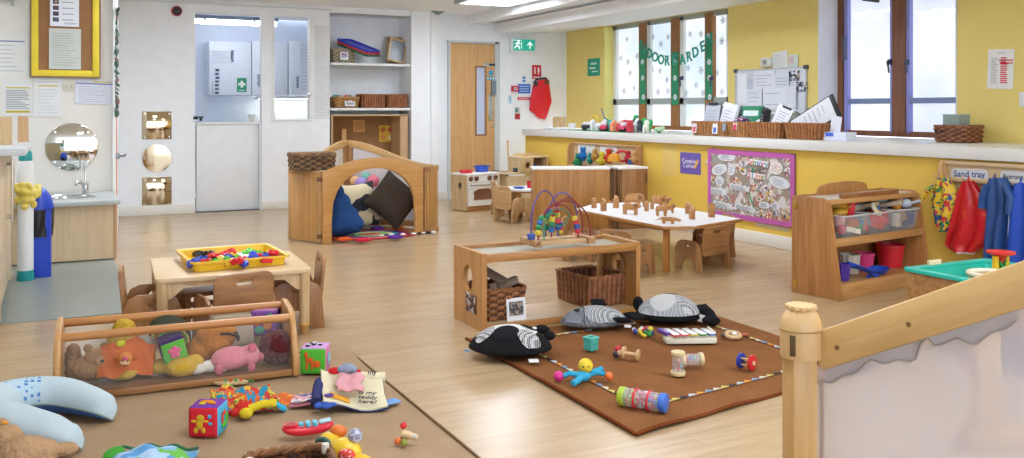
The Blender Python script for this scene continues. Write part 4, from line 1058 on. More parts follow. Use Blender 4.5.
TOYS = [(578, 160, '#2f7f54', 'green dinosaur-shaped soft toy in the wall rack', .07), (583, 153, '#2d6fb4', 'blue soft toy in the wall rack', .065), (590, 157, '#3a8f8a', 'teal soft toy in the wall rack', .05), (595, 154, '#b98f4c', 'tan teddy leaning in the wall rack', .06), (602, 158, '#cfc23e', 'yellow-green soft toy in the wall rack', .065), (609, 155, '#c8452f', 'red and brown soft toy in the wall rack', .065), (622, 153, '#c92f35', 'red rattle ring standing in the wall rack', .07), (614, 160, '#e39a22', 'orange half ball toy on the cabinet top', .075), (628, 156, '#b8323c', 'dark red soft toy at the right of the wall rack', .055), (634, 156, '#c49360', 'light brown soft toy at the right end of the rack', .05), (631, 159, '#3565b5', 'small blue toy brick at the right of the rack', .035)]
for px, py, cc, lb, r in TOYS:
    r *= .95; p = onX(px, py + 3, 5.39 - (.12 if 'half ball' in lb else 0)); p.z = max(p.z, .62 + r * .8 if 'half' in lb else p.z)
    t = thing('soft_toy', lb, 'soft toy', p, rnd.uniform(-1, 1), 'toys in the wall rack')
    if 'ring' in lb:
        MB().tube([(0, r * math.cos(a_ * .4), r * .8 * math.sin(a_ * .4)) for a_ in range(16)], .014, n=8, closed=True).obj('ring', pl(cc, .4), t, (0, 0, 0), (0, 0, .4)); continue
    if 'brick' in lb:
        MB().box((0, 0, 0), (.06, .05, .05), bev=.006).obj('body', pl(cc, .4), t); continue
    if 'half' in lb:
        MB().lathe([(0, -r * .6), (r, -r * .6), (r * .95, -.1 * r), (r * .7, r * .4), (0, r * .7)]).obj('body', pl(cc, .5), t); continue
    MB().sph((0, 0, 0), (r * .8, r * .7, r), n=14).obj('body', fab(cc), t)
    MB().sph((0, 0, r * 1.1), r * .55, n=12).obj('head', fab(cc), t)
    each(MB().sph((.05 * r, r * .4, r * 1.5), r * .22, n=8).sph((.05 * r, -r * .4, r * 1.5), r * .22, n=8), 'ear', fab(cc), t)
    each(MB().sph((-r * .3, r * .75, 0), (r * .3, r * .5, r * .25), n=8).sph((-r * .3, -r * .75, 0), (r * .3, r * .5, r * .25), n=8), 'arm', fab(cc), t)
# ================================================================ DOOR-WALL SIGNS
c, w, h, rz = wallrect(509, 38, 533.5, 52.5, Y=DOORW)
t = thing('exit_sign', 'green illuminated exit sign with running figure and upward arrow', 'sign', (c.x, DOORW - .001, c.z))
MB().box((0, -.03, 0), (w, .06, h), bev=.004).obj('housing', pl('#e7ecea', .5), t)
MB().box((.01, -.0615, 0), (w * .88, .003, h * .82)).obj('sign_face', pl('#1f9c86', .4, emit=.25), t)
q = MB(); X0 = -.09
q.cyl((X0 + .015, -.063, .05), (X0 + .015, -.065, .05), .014, n=12)
for a_, b_ in (((X0 + .01, .035), (X0 - .01, -.01)), ((X0 - .01, -.01), (X0 + .025, -.025)), ((X0 + .025, -.025), (X0 + .02, -.055)), ((X0 - .01, -.01), (X0 - .045, -.045)), ((X0 + .005, .03), (X0 + .04, .012)), ((X0 + .005, .03), (X0 - .035, .012))):
    d = Vector(b_) - Vector(a_); m_ = (Vector(a_) + Vector(b_)) / 2; q.box((m_.x, -.064, m_.y), (d.length + .008, .002, .013), (0, -math.atan2(d.y, d.x), 0))
q.obj('running_figure', pl('#f4faf8', .5, emit=.3), t)
q = MB().box((X0 + .06, -.064, 0), (.006, .002, .11)).box((X0 + .06 - .08, -.064, .062), (.14, .002, .006)); q.obj('doorway_mark', pl('#f4faf8', .5, emit=.3), t)
q = MB().box((.1, -.064, -.01), (.014, .002, .08)); 
for s in (-1, 1): q.box((.1 + s * .02, -.064, .018), (.06, .002, .013), (0, s * .8, 0))
q.obj('arrow', pl('#f4faf8', .5, emit=.3), t)
def sign(name, label, x0, y0, x1, y1, col, marks=(), Y=None, X=None, cat='sign', th=.004, tilt=0):
    c, w, h, rz = wallrect(x0, y0, x1, y1, X=X, Y=Y)
    return sheet(name, label, cat, c, w, h, rz, col, marks, th=th, tilt=tilt), w, h
sign('fire_sign', 'red fire extinguisher sign above the red pouch', 532, 65, 541, 79, '#cf2436', [(-.2, .1, .16, .5, '#f2e8e8'), (.2, .15, .2, .35, '#f2e8e8'), (0, -.38, .8, .08, '#f2e8e8'), (.18, -.1, .1, .2, '#f2e8e8')], Y=DOORW)
sign('call_point', 'small red fire alarm call point left of the blue notice', 511, 86, 517.5, 91.5, '#c5293a', [(0, 0, .55, .5, '#e9d5d5'), (0, 0, .2, .2, '#3a2c30')], Y=DOORW, cat='alarm', th=.04)
sign('blue_notice', 'blue mandatory action notice left of the red pouch', 518, 84, 530, 93.5, '#2f6fd0', [(0, .25, .8, .1, '#c5d8f2'), (0, 0, .8, .08, '#c5d8f2'), (0, -.25, .7, .08, '#c5d8f2')], Y=DOORW)
sign('red_strip_sign', 'narrow red strip sign below the blue notice', 517.5, 97, 530, 100, '#cc2b3c', [(0, 0, .8, .25, '#f0d0d0')], Y=DOORW)
sign('hand_sign', 'two small blue round stickers above the blue notice', 521.5, 76, 526, 83, '#dfe9f2', [(0, .25, .6, .3, '#2f7fd0'), (0, -.22, .6, .3, '#2f7fd0')], Y=DOORW)
sign('water_sticker', 'pale blue drip-shaped sticker near the door frame', 507.5, 95, 512, 104, '#dbe9f0', [(0, .1, .4, .5, '#8fc4dc'), (.1, -.3, .3, .2, '#8fc4dc')], Y=DOORW)
sign('red_green_sign', 'small red and green sign low on the wall beside the sill end', 514.5, 107, 520, 119.5, '#d9d2d0', [(0, -.25, .9, .45, '#c33344'), (-.15, .25, .5, .35, '#4e9a86'), (0, -.25, .5, .08, '#f0e0e0')], Y=DOORW)
# red pouch
c, w, h, rz = wallrect(528, 79, 550, 120, Y=DOORW)
t = thing('fire_blanket_pouch', 'red hanging pouch with black straps on the white wall', 'pouch', (c.x, DOORW - .005, c.z))
def pts(u, v):
    return (u * w / 2, v * h / 2)
ol = [(-.62, .72), (-.1, .95), (.62, 1), (.72, .9), (1, -.1), (.45, -.98), (-.1, -.93), (-.98, -.5), (-.9, .0)]
MB().prism([pts(*p) for p in ol], .05, 'xz', at=-.035, bev=.018).obj('pouch', pl('#e3202e', .45, bump=.2, bscale=14), t)
q = MB().tube([(*(Vector((pts(-.6, .8)[0], -.03, pts(-.6, .8)[1])),)[0],), (pts(-.3, 1.0)[0], -.03, pts(-.3, 1.0)[1]), (pts(.5, 1.06)[0], -.03, pts(.5, 1.06)[1]), (pts(.75, .9)[0], -.03, pts(.75, .9)[1])], .012, n=8); q.obj('strap', BLACK, t)
MB().box((pts(-.5, .75)[0], -.065, pts(-.5, .75)[1]), (.05, .012, .06), bev=.003).obj('buckle', pl('#2b2b2e', .5), t)
MB().box((pts(.5, .85)[0], -.065, pts(.5, .85)[1]), (.07, .01, .05), bev=.003).obj('clip', pl('#5d4a3a', .5), t)

# ================================================================ YELLOW WALL ABOVE THE SILL
t, w, h = sign('green_sign', 'small green safety sign on the yellow wall left of the window', 588, 59, 600, 75.5, '#2a9d7c', [(0, .2, .5, .12, '#b9e0cf'), (-.1, -.05, .5, .1, '#cfe9dd'), (.1, -.25, .5, .08, '#b9e0cf')], X=XU)
# bunting letters INDOOR GARDEN
LET = [('I', 640, 45), ('N', 643.5, 49), ('D', 649.5, 54), ('O', 655, 57.5), ('O', 661, 60), ('R', 667, 61), ('G', 675, 60), ('A', 682.5, 60), ('R', 689, 57), ('D', 695.5, 52.5), ('E', 702.5, 47), ('N', 709, 40)]
p0 = onX(675, 50, XU + .06)
t = thing('letter_bunting', 'garland of green capital letters spelling INDOOR GARDEN across the window', 'bunting', p0)
GL = pl('#2a9a80', .6); prev = []
for i, (ch, px, py) in enumerate(LET):
    p = onX(px, py, XU + .06) - p0; a = (-.45 + .9 * i / 11)
    M = T(p.x, p.y, p.z) @ RZ(-pi / 2) @ RY(-a * .7) @ WT
    MB().text(ch, .165, M, depth=.003, bold=.03).obj('letter', GL, t); prev.append((p.x + .006, p.y, p.z + .06))
MB().tube(prev, .003, n=5).obj('cord', pl('#7fae9c', .7), t)
# whiteboard with papers
c, w, h, rz = wallrect(737, 73, 807, 116, X=XU)
c.z = (onX(772, 70, XU).z + 1.0) / 2; h = onX(772, 70, XU).z - .98; w = onX(737, 70, XU).y - onX(807, 70, XU).y
t = thing('whiteboard', 'whiteboard with black corners covered in notices above the baskets', 'whiteboard', c, rz)
MB().box((0, -.008, 0), (w, .016, h), bev=.002).obj('board', pl('#dde2e8', .3), t)
q = MB()
for x, z, sx, sz in ((0, h/2, w, .014), (0, -h/2, w, .014), (-w/2, 0, .014, h), (w/2, 0, .014, h)): q.box((x, -.012, z), (sx, .02, sz))
q.obj('frame', pl('#c4c9cc', .35, .5), t)
each(MB().box((-w/2, -.014, h/2), (.05, .026, .04), bev=.004).box((w/2, -.014, h/2), (.05, .026, .04), bev=.004), 'corner_cap', pl('#4a4d50', .5), t)
for k, (x0, y0, x1, y1, lb, cc, ln) in enumerate(((738, 74, 748, 104, 'long curling white sheet at the left edge of the whiteboard', '#eef1f6', 0), (747, 74, 754, 93, 'narrow grey list near the left of the whiteboard', '#cfd5df', 6), (754, 71, 775, 90, 'large white form with a dark line on the whiteboard', '#e6eaf2', 4), (775, 74, 789, 92, 'white notice in the middle of the whiteboard below the top edge', '#dce2ec', 4), (747, 89, 762, 106, 'lower left white sheet on the whiteboard', '#e3e7ef', 3), (763, 88, 789, 110, 'large open white envelope low on the whiteboard', '#e9edf4', 2), (786, 86, 796, 108, 'curled white sheet right of the envelope on the whiteboard', '#e2e6ee', 0))):
    cc2, ww, hh, rz = wallrect(x0, y0, x1, y1, X=XU - .02 - .004 * k)
    t2 = sheet('paper_notice', lb, 'notice', cc2, ww, hh, rz, cc, textlines(ln, col='#9aa2b0', z0=.25, z1=-.25, seed=20 + k) if ln else (), lift=0)
for k, (x0, y0, x1, y1, lb) in enumerate(((789, 71, 799.5, 81, 'upper dark photograph at the right of the whiteboard'), (796, 82, 807, 91.5, 'lower dark photograph at the right edge of the whiteboard'))):
    cc2, ww, hh, rz = wallrect(x0, y0, x1, y1, X=XU - .02)
    t2 = thing('photograph', lb, 'photo', cc2, rz); MB().box((0, -.002, 0), (ww, .003, hh)).obj('print', blotch('#3d4048', ['#c9b3a4', '#7a8fb4', '#e3e3e6'], 26 + k * 9), t2)
c, w, h, rz = wallrect(764, 58, 773, 66.5, X=XU)
t = thing('wall_thermostat', 'small white box with a round dial on the yellow wall above the whiteboard', 'thermostat', c, rz)
MB().box((0, -.025, 0), (w, .05, h), bev=.008).obj('housing', pl('#dcdcd4', .5), t); MB().cyl((0, -.05, .0), (0, -.058, 0), .026, n=20).obj('dial', pl('#8c8c84', .4), t)
for x0, y0, x1, y1, cc, lb in ((773, 52, 788, 69, '#e3e5e0', 'white list pinned above the whiteboard'), (789, 55, 798, 68, '#cfe0d6', 'pale green and pink sheet overlapping the pinned list')):
    c, w, h, rz = wallrect(x0, y0, x1, y1, X=XU - (.008 if x0 > 780 else 0)); sheet('paper_notice', lb, 'notice', c, w, h, rz, cc, textlines(6, col='#b6bab8', seed=31) + ([(-.2, .1, .5, .5, '#e3c3c6')] if x0 > 780 else []), tilt=.05 if x0 > 780 else -.06)
c, w, h, rz = wallrect(988, 50, 1014, 88.5, X=XU)
sheet('poster', 'white notice with grey and red writing on the yellow wall right of the window', 'notice', c, w, h, rz, '#ecebe8', textlines(17, -.36, -.08, .28, -.36, '#a9a9a6', .016, 40) + textlines(13, .0, .3, .28, -.34, '#d5243a', .03, 41) + [(.2, .22, .55, .03, '#d5243a'), (.22, .15, .5, .03, '#d5243a'), (0, .4, .3, .014, '#888888')], tilt=.04)
c, w, h, rz = wallrect(1020, 92, 1032, 107, X=XU)
t = thing('light_switch', 'white wall switch at the right edge near the poster', 'switch', c, rz)
MB().box((0, -.006, 0), (w, .012, h), bev=.004).obj('plate', pl('#e9eaec', .5), t); MB().box((0, -.014, 0), (w * .3, .008, h * .35), bev=.002).obj('rocker', pl('#f3f4f5', .4), t)

# ================================================================ ON THE SILL
SZ = .931
WB = wicker('#b5804a', '#865527'); WB2 = wicker('#b0733f', '#7c4a22')
BK = [(683.5, .30, .20), (711.5, .41, .28), (735.5, .32, .24), (768, .50, .34), (808, .55, .36)]
BK = [(692, 709, WB), (707, 729, WB), (727, 749, WB), (747, 783, WB2), (784, 824, WB2)]
BLB = ['small slanted wicker basket holding a grey clipboard, leftmost of the five on the sill', 'wicker basket with a blue and white card, second of the five on the sill', 'wicker basket with a pink tag holding green folders, third of the five on the sill', 'wide wicker basket heaped with white papers, fourth of the five on the sill', 'wide wicker basket with a tilted white file, last of the five on the sill']
def onsill(px, dx=.0):
    X0 = XL + .06 + dx; p = onX(px, 130, X0); return Vector((X0, p.y, SZ))
bpos = []
for k, (x0, x1, mt) in enumerate(BK):
    a, e = onsill(x0), onsill(x1); w = a.y - e.y; d = .26
    c = Vector((XL + .06 + d / 2, (a.y + e.y) / 2 + .03, SZ)); bpos.append((c, w))
    t = thing('wicker_basket', BLB[k], 'basket', c, -pi / 2, 'wicker baskets on the window sill')
    basket_parts(t, w * .97, d, .135, .14, 8, int(16 + w * 44), mt, .04, .0045, True)
    if k in (0, 1, 2):
        cc = [('#d8d0d0', '#d0506a'), ('#e8ebf2', '#4a6fc0'), ('#e9d5d8', '#d0405a')][k]
        MB().box((-.0 if k else -.05, -.138, .075 if k != 2 else .1), (.07 if k != 2 else .05, .004, .1 if k != 2 else .07), rot=(-.12, 0, 0)).obj('label_card', pl(cc[0], .7), t)
        MB().box((-.0 if k else -.05, -.142, .06 if k != 2 else .09), (.04, .003, .05), rot=(-.12, 0, 0)).obj('label_picture', pl(cc[1], .7), t)
    if k == 1: MB().box((.13, -.14, .09), (.05, .004, .07), rot=(-.12, 0, 0)).obj('clip', pl('#8d949c', .5), t)
def board(name, lb, cat, loc, w, h, rx, rz, cols, th=.012, ry=0.0, group=None):
    t = thing(name, lb, cat, loc, group=group, rot=(rx, ry, rz))
    MB().box((0, 0, h / 2), (w, th, h), bev=.002).obj('board', pl(cols[0], .5), t)
    MB().box((0, -th / 2 - .002, h / 2 - .005), (w * .9, .003, h * .88)).obj('paper', pl(cols[1], .8), t)
    q = MB()
    for (x, z, ww, hh, c2) in textlines(5, z0=.3, z1=-.2, seed=int(w * 1000)): q.box((x * w * .8, -th / 2 - .004, h / 2 + z * h * .8), (ww * w * .8, .001, .006))
    q.obj('print', pl('#a4a9b2', .8), t)
    return t
b0 = [c for c, w in bpos]
r9 = -pi / 2
t = board('clipboard', 'grey clipboard standing in the leftmost sill basket', 'clipboard', b0[0] + Vector((.02, .0, .02)), .24, .30, -.15, r9, ('#5d6670', '#c9d0da'))
MB().box((0, -.012, .29), (.12, .016, .03), bev=.003).obj('clip', pl('#3c4248', .4, .5), t)
board('folder', 'striped grey folder behind the grey clipboard', 'folder', b0[0] + Vector((.07, -.1, .02)), .16, .27, -.1, r9, ('#9a968a', '#c4c0b0'))
board('clipboard', 'white clipboard leaning in the second sill basket', 'clipboard', b0[1] + Vector((.0, .04, .02)), .24, .30, -.2, r9 - .15, ('#e6eaf0', '#e9edf3'), ry=.16)
board('folder', 'dark grey folder behind the white clipboard', 'folder', b0[1] + Vector((.06, -.12, .02)), .2, .26, -.15, r9 - .2, ('#4c555c', '#6a747c'), ry=.2)
t = board('box_file', 'green and white book standing in the third sill basket', 'book', b0[2] + Vector((.03, .0, .02)), .27, .27, -.2, r9, ('#1f7a55', '#2c8a64'), .03)
MB().box((0, -.02, .2), (.2, .003, .05)).obj('title_band', pl('#dfeee6', .7), t)
board('ring_binder', 'black ring binder at the right of the green book', 'binder', b0[2] + Vector((.03, -.17, .02)), .1, .25, -.1, r9 - .4, ('#17191c', '#25282c'), .05, ry=.25)
solo(MB().sph((0, 0, 0), (.08, .06, .05), n=12), 'cloth_bundle', blotch('#3d3560', ['#c9c4d8', '#8a3a5a'], 40), 'small purple patterned cloth bundle in front of the green book', 'cloth', b0[2] + Vector((-.04, .02, .14)))
board('paper_pad', 'loose white papers fanned over the fourth sill basket', 'paper', b0[3] + Vector((-.03, .1, .06)), .3, .24, -.85, r9 + .1, ('#e6e9ee', '#f0f1f4'), .02, ry=.1)
t = board('clipboard', 'white clipboard leaning to the right in the fourth sill basket', 'clipboard', b0[3] + Vector((.02, -.02, .05)), .22, .25, -.3, r9, ('#dfe3e8', '#eef0f4'), ry=.3)
MB().box((0, -.012, .235), (.1, .016, .02), bev=.003).obj('clip', pl('#33383e', .4, .5), t)
board('folder', 'dark olive folder at the right of the fourth sill basket', 'folder', b0[3] + Vector((.03, -.17, .04)), .16, .2, -.3, r9, ('#4c5448', '#757c6c'), ry=.35)
t = board('file_board', 'large white file with black edge tilted out of the last sill basket', 'file', b0[4] + Vector((-.02, .2, .06)), .2, .5, -.1, r9, ('#1e2024', '#eef0f6'), .02, ry=1.08)
t = thing('glue_bottle', 'small grey bottle standing between the fourth and last sill baskets', 'bottle', Vector((b0[4].x + .16, b0[4].y + .2, SZ)))
MB().lathe([(0, 0), (.045, 0), (.047, .15), (.035, .19), (.015, .2), (.015, .24), (0, .245)]).obj('bottle', pl('#a9adb0', .3), t); MB().cyl((0, 0, .24), (0, 0, .27), .018, n=12).obj('cap', pl('#8f9498', .4), t)
# tissue box / blue and white carton
p = onX(836, 137, XL + .15); t = thing('paper_carton', 'white and blue open carton with a paper flap beside the last sill basket', 'carton', (XL + .17, p.y, SZ), -pi / 2)
MB().box((.02, 0, .035), (.24, .12, .07), bev=.003).obj('carton', pl('#e3e8fa', .5), t); MB().box((-.02, -.0, .13), (.09, .01, .14), (.1, .2, .2)).obj('flap', pl('#f0f2fb', .6), t)
MB().box((-.03, -.062, .05), (.08, .003, .03)).obj('print', pl('#4a6fe0', .5), t)
# wicker basket with a grey box
p = onX(956, 143, XU - .25); t = thing('wicker_basket', 'brown wicker basket with handle holes under the right window', 'basket', (XU - .22, p.y, SZ), -pi / 2)
a, e = onX(935, 130, XU - .35), onX(977, 130, XU - .35); w = a.y - e.y
basket_parts(t, w * .76, .24, .125, .06, 7, 22, wicker('#9a6440', '#643a22'), .03, .006)
for s in (0, 1): MB().sph((-w * .28 + s * .05, -.129, .085), (.014, .006, .012), n=8).obj('handle_hole', pl('#2a1a12', .9), t)
q = thing('storage_box', 'grey-green box standing in the brown basket under the right window', 'box', (XU - .22, p.y + .02, SZ + .09), -pi / 2)
MB().box((0, 0, .06), (.14, .13, .12), bev=.004).obj('box', pl('#93a39a', .6), q); MB().box((0, 0, .122), (.144, .134, .01), bev=.002).obj('lid', pl('#a3b2aa', .6), q)
q = MB().box((0, 0, .004), (.14, .09, .008), (0, 0, .3)); p = onX(925, 141, XL + .3); solo(q, 'paper_slip', pl('#e6ebfb', .7), 'loose white slip of paper on the sill left of the brown basket', 'paper', (XL + .3, p.y, SZ))
# small-world toys at the far end of the sill
p = onsill(562, .25)
def SP(px, dx): return onX(px, 130, XL + .05 + dx) * 1
def sp(px, dx, z=0.0):
    X0 = XL + .05 + dx; p = onX(px, 130, X0); return Vector((X0, p.y, SZ + z))
t = thing('toy_fence', 'little wooden board with holes at the far left of the sill', 'toy', sp(559, .35), -1.2)
MB().prism(rrect(.2, .16, .03, cy=.08), .02, 'xz', holes=[circ(.016, 10, -.03, .1), circ(.012, 10, .03, .06)]).obj('board', wp(), t)
q = MB()
for k in range(14): q.sph((rnd.uniform(-.28, .3), rnd.uniform(-.12, .12), .012), (rnd.uniform(.03, .06), rnd.uniform(.03, .05), .016), n=8)
o = q.obj('cotton_wool', fab('#eef0f4', .6, 60), None, sp(560, .18), (0, 0, -pi / 2)); tag(o, 'spread of white cotton wool along the far end of the sill', 'cotton wool'); o['kind'] = 'stuff'
for px, dx, cc, lb in ((572, .25, '#eef0ee', 'white toy cup on the sill right of the wooden board'), (585, .22, '#ececf0', 'white toy bowl on the sill beside the yellow ring')):
    t = thing('toy_cup', lb, 'toy cup', sp(px, dx)); MB().lathe([(0, 0), (.03, 0), (.055, .08), (.05, .08), (.028, .008), (0, .008)]).obj('cup', pl(cc, .4), t)
t = thing('play_mat', 'flat green felt mat under the small toys on the sill', 'mat', sp(596, .14), -pi / 2)
MB().prism([(-.5, -.10), (.75, -.12), (.72, .16), (-.46, .14)], .006, 'xy', at=.003).obj('mat', fab('#4e9a5c', .7, 60), t)
t = thing('toy_ring', 'yellow ring toy standing among the sill toys', 'toy', sp(595, .2, .11)); MB().tube([(.0, .07 * math.cos(k * .3927), .07 * math.sin(k * .3927)) for k in range(16)], .014, n=8, closed=True).obj('ring', pl('#ecc83c', .4), t)
MB().box((0, 0, -.09), (.03, .08, .03)).obj('stand', pl('#e6e6e6', .5), t)
SM = [(588, .08, '#2a2a30', 'dark red and black toy car on the green mat', 'car'), (593, .12, '#f0f0ee', 'white toy block tower beside the yellow ring', 'block'), (600, .1, '#e8e8ec', 'white toy rabbit in the middle of the sill toys', 'figure'), (604, .06, '#d83a5a', 'pink toy car on the front of the green mat', 'car'), (607, .2, '#3b78b8', 'blue toy boat with a thin mast', 'boat'), (612, .14, '#3aa0a8', 'teal toy block beside the blue boat', 'block'), (614, .06, '#e89a6a', 'orange toy pot on the green mat', 'block'), (617, .12, '#f0c8b8', 'peach toy figure on the green mat', 'figure'), (621, .08, '#d93a4e', 'red toy figure lying on the green mat', 'figure'), (625, .1, '#e25a7c', 'pink toy truck with white load', 'car'), (630, .07, '#c9303e', 'crimson toy bricks at the middle of the mat', 'block'), (633, .14, '#f4f0ee', 'white toy pony near the green trees', 'figure'), (640, .08, '#2d4048', 'small dark grey toy animal under the green trees', 'figure'), (646, .06, '#e8ecdc', 'cream toy sheep at the right of the green mat', 'figure')]
for px, dx, cc, lb, kd in SM:
    t = thing('toy_' + kd, lb, 'toy', sp(px, dx, .007), rnd.uniform(-1, 1)); m_ = pl(cc, .45); t.scale = (1.3, 1.3, 1.3)
    if kd == 'car':
        MB().box((0, 0, .035), (.12, .06, .035), bev=.01).obj('body', m_, t); MB().box((-.01, 0, .065), (.06, .05, .03), bev=.008).obj('cab', pl('#e9e4e6', .4), t)
        each(MB().cyl((.035, -.032, .018), (.035, .032, .018), .018, n=12).cyl((-.035, -.032, .018), (-.035, .032, .018), .018, n=12), 'wheel', BLACK, t)
    elif kd == 'block':
        MB().box((0, 0, .03), (.06, .06, .06), bev=.006).obj('lower_block', m_, t); MB().prism([(-.035, .06), (.035, .06), (0, .1)], .05, 'xz').obj('roof_block', m_, t)
    elif kd == 'boat':
        MB().prism([(-.09, .03), (-.06, 0), (.06, 0), (.1, .045), (-.09, .045)], .06, 'xz', bev=.005).obj('hull', m_, t); MB().tube([(0, 0, .04), (-.05, 0, .2)], .006, n=6).obj('mast', pl('#5a7fa0', .5), t)
        MB().prism([(0, .05), (.09, .06), (-.02, .12)], .006, 'xz').obj('sail', pl('#3aa06a', .6), t)
    else:
        MB().sph((0, 0, .045), (.05, .028, .03), n=10).obj('body', m_, t); MB().sph((.045, 0, .08), .024, n=10).obj('head', m_, t)
        each(MB().cyl((.03, .015, 0), (.03, .015, .04), .009, n=8).cyl((.03, -.015, 0), (.03, -.015, .04), .009, n=8).cyl((-.03, .015, 0), (-.03, .015, .04), .009, n=8).cyl((-.03, -.015, 0), (-.03, -.015, .04), .009, n=8), 'leg', m_, t)
for px, dx, hh, lb in ((623, .24, .10, 'low green toy hill behind the pink figures on the sill'), (631, .22, .16, 'leaning green toy tree trunk among the sill toys'), (642, .18, .15, 'bright green toy bush, left of the two by the window post'), (649, .16, .14, 'bright green toy bush, right of the two by the window post'), (659, .14, .07, 'pale green toy leaf pile at the right end of the sill toys')):
    t = thing('toy_plant', lb, 'toy plant', sp(px, dx, .006)); q = MB()
    if 'leaning' in lb: q.tube([(0, .08, .0), (0, 0, .08), (0, -.1, .17)], [.02, .018, .012], n=8).obj('trunk', pl('#2f9a5e', .5), t); q = MB(); q.sph((0, -.1, .17), (.03, .04, .02), n=8); q.obj('leaf', pl('#46b070', .5), t); continue
    for k in range(7): q.sph((rnd.uniform(-.04, .04), rnd.uniform(-.06, .06), hh * rnd.uniform(.35, .8)), (.035, .04, hh * .28), n=8)
    o = q.obj('foliage', pl('#3fb060' if 'pale' not in lb else '#bfe0b0', .5), t); remesh(o, .009)
    MB().cyl((0, 0, 0), (0, 0, hh * .5), .02, n=8).obj('stem', pl('#2f7f4a', .5), t)

# ================================================================ LOWER YELLOW WALL
c, w, h, rz = wallrect(680.5, 152, 701, 175, X=XL)
t = sheet('purple_sign', 'purple square sign with white words on the lower yellow wall', 'sign', c, w, h, rz, '#6a58a8', (), lift=.001)
q = MB(); M = lambda x, z: T(x, -.004, z) @ WT
q.text('Creative', w * .2, M(-.06 * w, .1 * h)); q.text('Corner', w * .2, M(-.06 * w, -.12 * h)); q.obj('lettering', pl('#efeaf4', .7), t)
MB().box((.3 * w, -.005, -.02 * h), (.03, .003, .09), (0, .6, 0)).obj('pencil_picture', pl('#e3b25a', .7), t)
c, w, h, rz = wallrect(663, 144, 677, 176, X=XL)
t = thing('plastic_sleeve', 'clear empty plastic sleeve on the yellow wall left of the purple sign', 'plastic sleeve', c, rz)
MB().box((0, -.002, 0), (w, .002, h)).obj('sleeve', clear('#f3ecd0', .1, .92), t)
# big pink display board
a, e = onX(709.5, 147, XL), onX(796, 152.5, XL); zt = .815; zb = .195
w = a.y - e.y; h = zt - zb; c = Vector((XL, (a.y + e.y) / 2, (zt + zb) / 2))
t = thing('display_board', 'large pink bordered display board of photos and white speech bubbles', 'display board', c, -pi / 2)
MB().box((0, -.006, 0), (w, .012, h)).obj('backing', pl('#8a7a60', .8), t)
PK = fab('#c468ae', .3, 40); bw = .045
for x, z, sx, sz in ((-w/2 + bw/2, 0, bw, h - .01), (w/2 - bw/2, 0, bw, h - .01), (0, h/2 - bw/2, w - 2*bw, bw), (0, -h/2 + bw/2, w - 2*bw, bw)):
    MB().box((x, -.016, z), (sx, .012, sz)).obj('border', PK, t)
MB().box((0, -.013, 0), (w - 2 * bw + .01, .003, h - 2 * bw + .01)).obj('collage', blotch('#a39080', ['#c9b8a4', '#b9aaa0', '#b3786a', '#d9d6d2', '#9a9a90'], 9, .7, .57), t)
def BP(px, py):   # board-local from the photo
    p = onX(px, py, XL); return -(p.y - c.y), p.z - c.z
for k, (px, py, rx, rz_, tl) in enumerate(((728, 157, .12, .038, 0), (721, 169.5, .11, .05, .2), (733, 170, .05, .05, 0), (721.5, 181.5, .06, .04, .3), (781, 182.5, .125, .05, -.15), (766, 205, .07, .03, 0), (777, 206, .06, .03, 0))):
    x, z = BP(px, py); b_ = MB().prism(circ(rx, 28, ry=rz_), .003, 'xz').obj('speech_bubble', pl('#dfe2e6', .8), t, (x, -.019, z), (0, -tl, 0))
    q = MB()
    for (lx, lz, ww, hh, _) in textlines(4, -.5, .5, .3, -.35, seed=60 + k): q.box((lx * rx * 1.2, -.002, lz * rz_ * 1.4), (ww * rx * 1.2, .001, .005))
    q.obj('print', pl('#9297a0', .8), b_)
for k, (x0, y0, x1, y1) in enumerate(((731, 184, 751, 191), (711.5, 187.5, 728, 195), (715, 201, 734, 208.5), (736, 204, 757, 211))):
    xa, za = BP(x0, y0); xb, zb_ = BP(x1, y1 + 1.5); ww, hh = xb - xa, za - zb_
    nn = 9; pts_ = [(-ww/2 + ww * i / nn, hh/2 + (.01 if i % 2 else -.004)) for i in range(nn + 1)] + [(ww/2 - ww * i / nn, -hh/2 + (.01 if i % 2 else -.006)) for i in range(nn + 1)]
    b_ = MB().prism(pts_, .003, 'xz').obj('paper_cloud', pl('#dfe1e3', .8), t, ((xa + xb) / 2, -.019, (za + zb_) / 2), (0, .06, 0))
    q = MB()
    for (lx, lz, w2, h2, _) in textlines(4, -.42, .42, .25, -.3, seed=80 + k): q.box((lx * ww, -.002, lz * hh), (w2 * ww, .001, .005))
    q.obj('print', pl('#90959c', .8), b_)
# title cards
TC = ['#d2334a', '#e08a2e', '#3a9a5a', '#2f62b8', '#8a3fa0', '#d2334a', '#2a8a9a']
for word, (x0, y0, x1, y1) in (('Sensory', (750, 159.5, 770, 166.5)), ('Slime', (749.5, 172.5, 767, 179.5))):
    xa, za = BP(x0, y0); xb, zb_ = BP(x1, y1); ww, hh = xb - xa, za - zb_
    cd = MB().box((0, 0, 0), (ww, .004, hh)).obj('title_card', pl('#f0f0f0', .8), t, ((xa + xb) / 2, -.021, (za + zb_) / 2), (0, .08, 0))
    for i, ch in enumerate(word):
        x = -ww / 2 + ww * (i + .5) / len(word)
        MB().text(ch, .085, T(x, -.0035, 0) @ WT).obj('letter', pl(TC[(i + len(word)) % 7], .7), cd)
xa, za = BP(751, 167.5); xb, zb_ = BP(768, 172)
MB().box((0, 0, 0), (xb - xa, .004, za - zb_)).obj('photo_strip', blotch('#d9d4cf', ['#b53a3a', '#3f5a8a', '#7a6a4a', '#4a8a5a'], 38), t, ((xa + xb) / 2, -.021, (za + zb_) / 2))
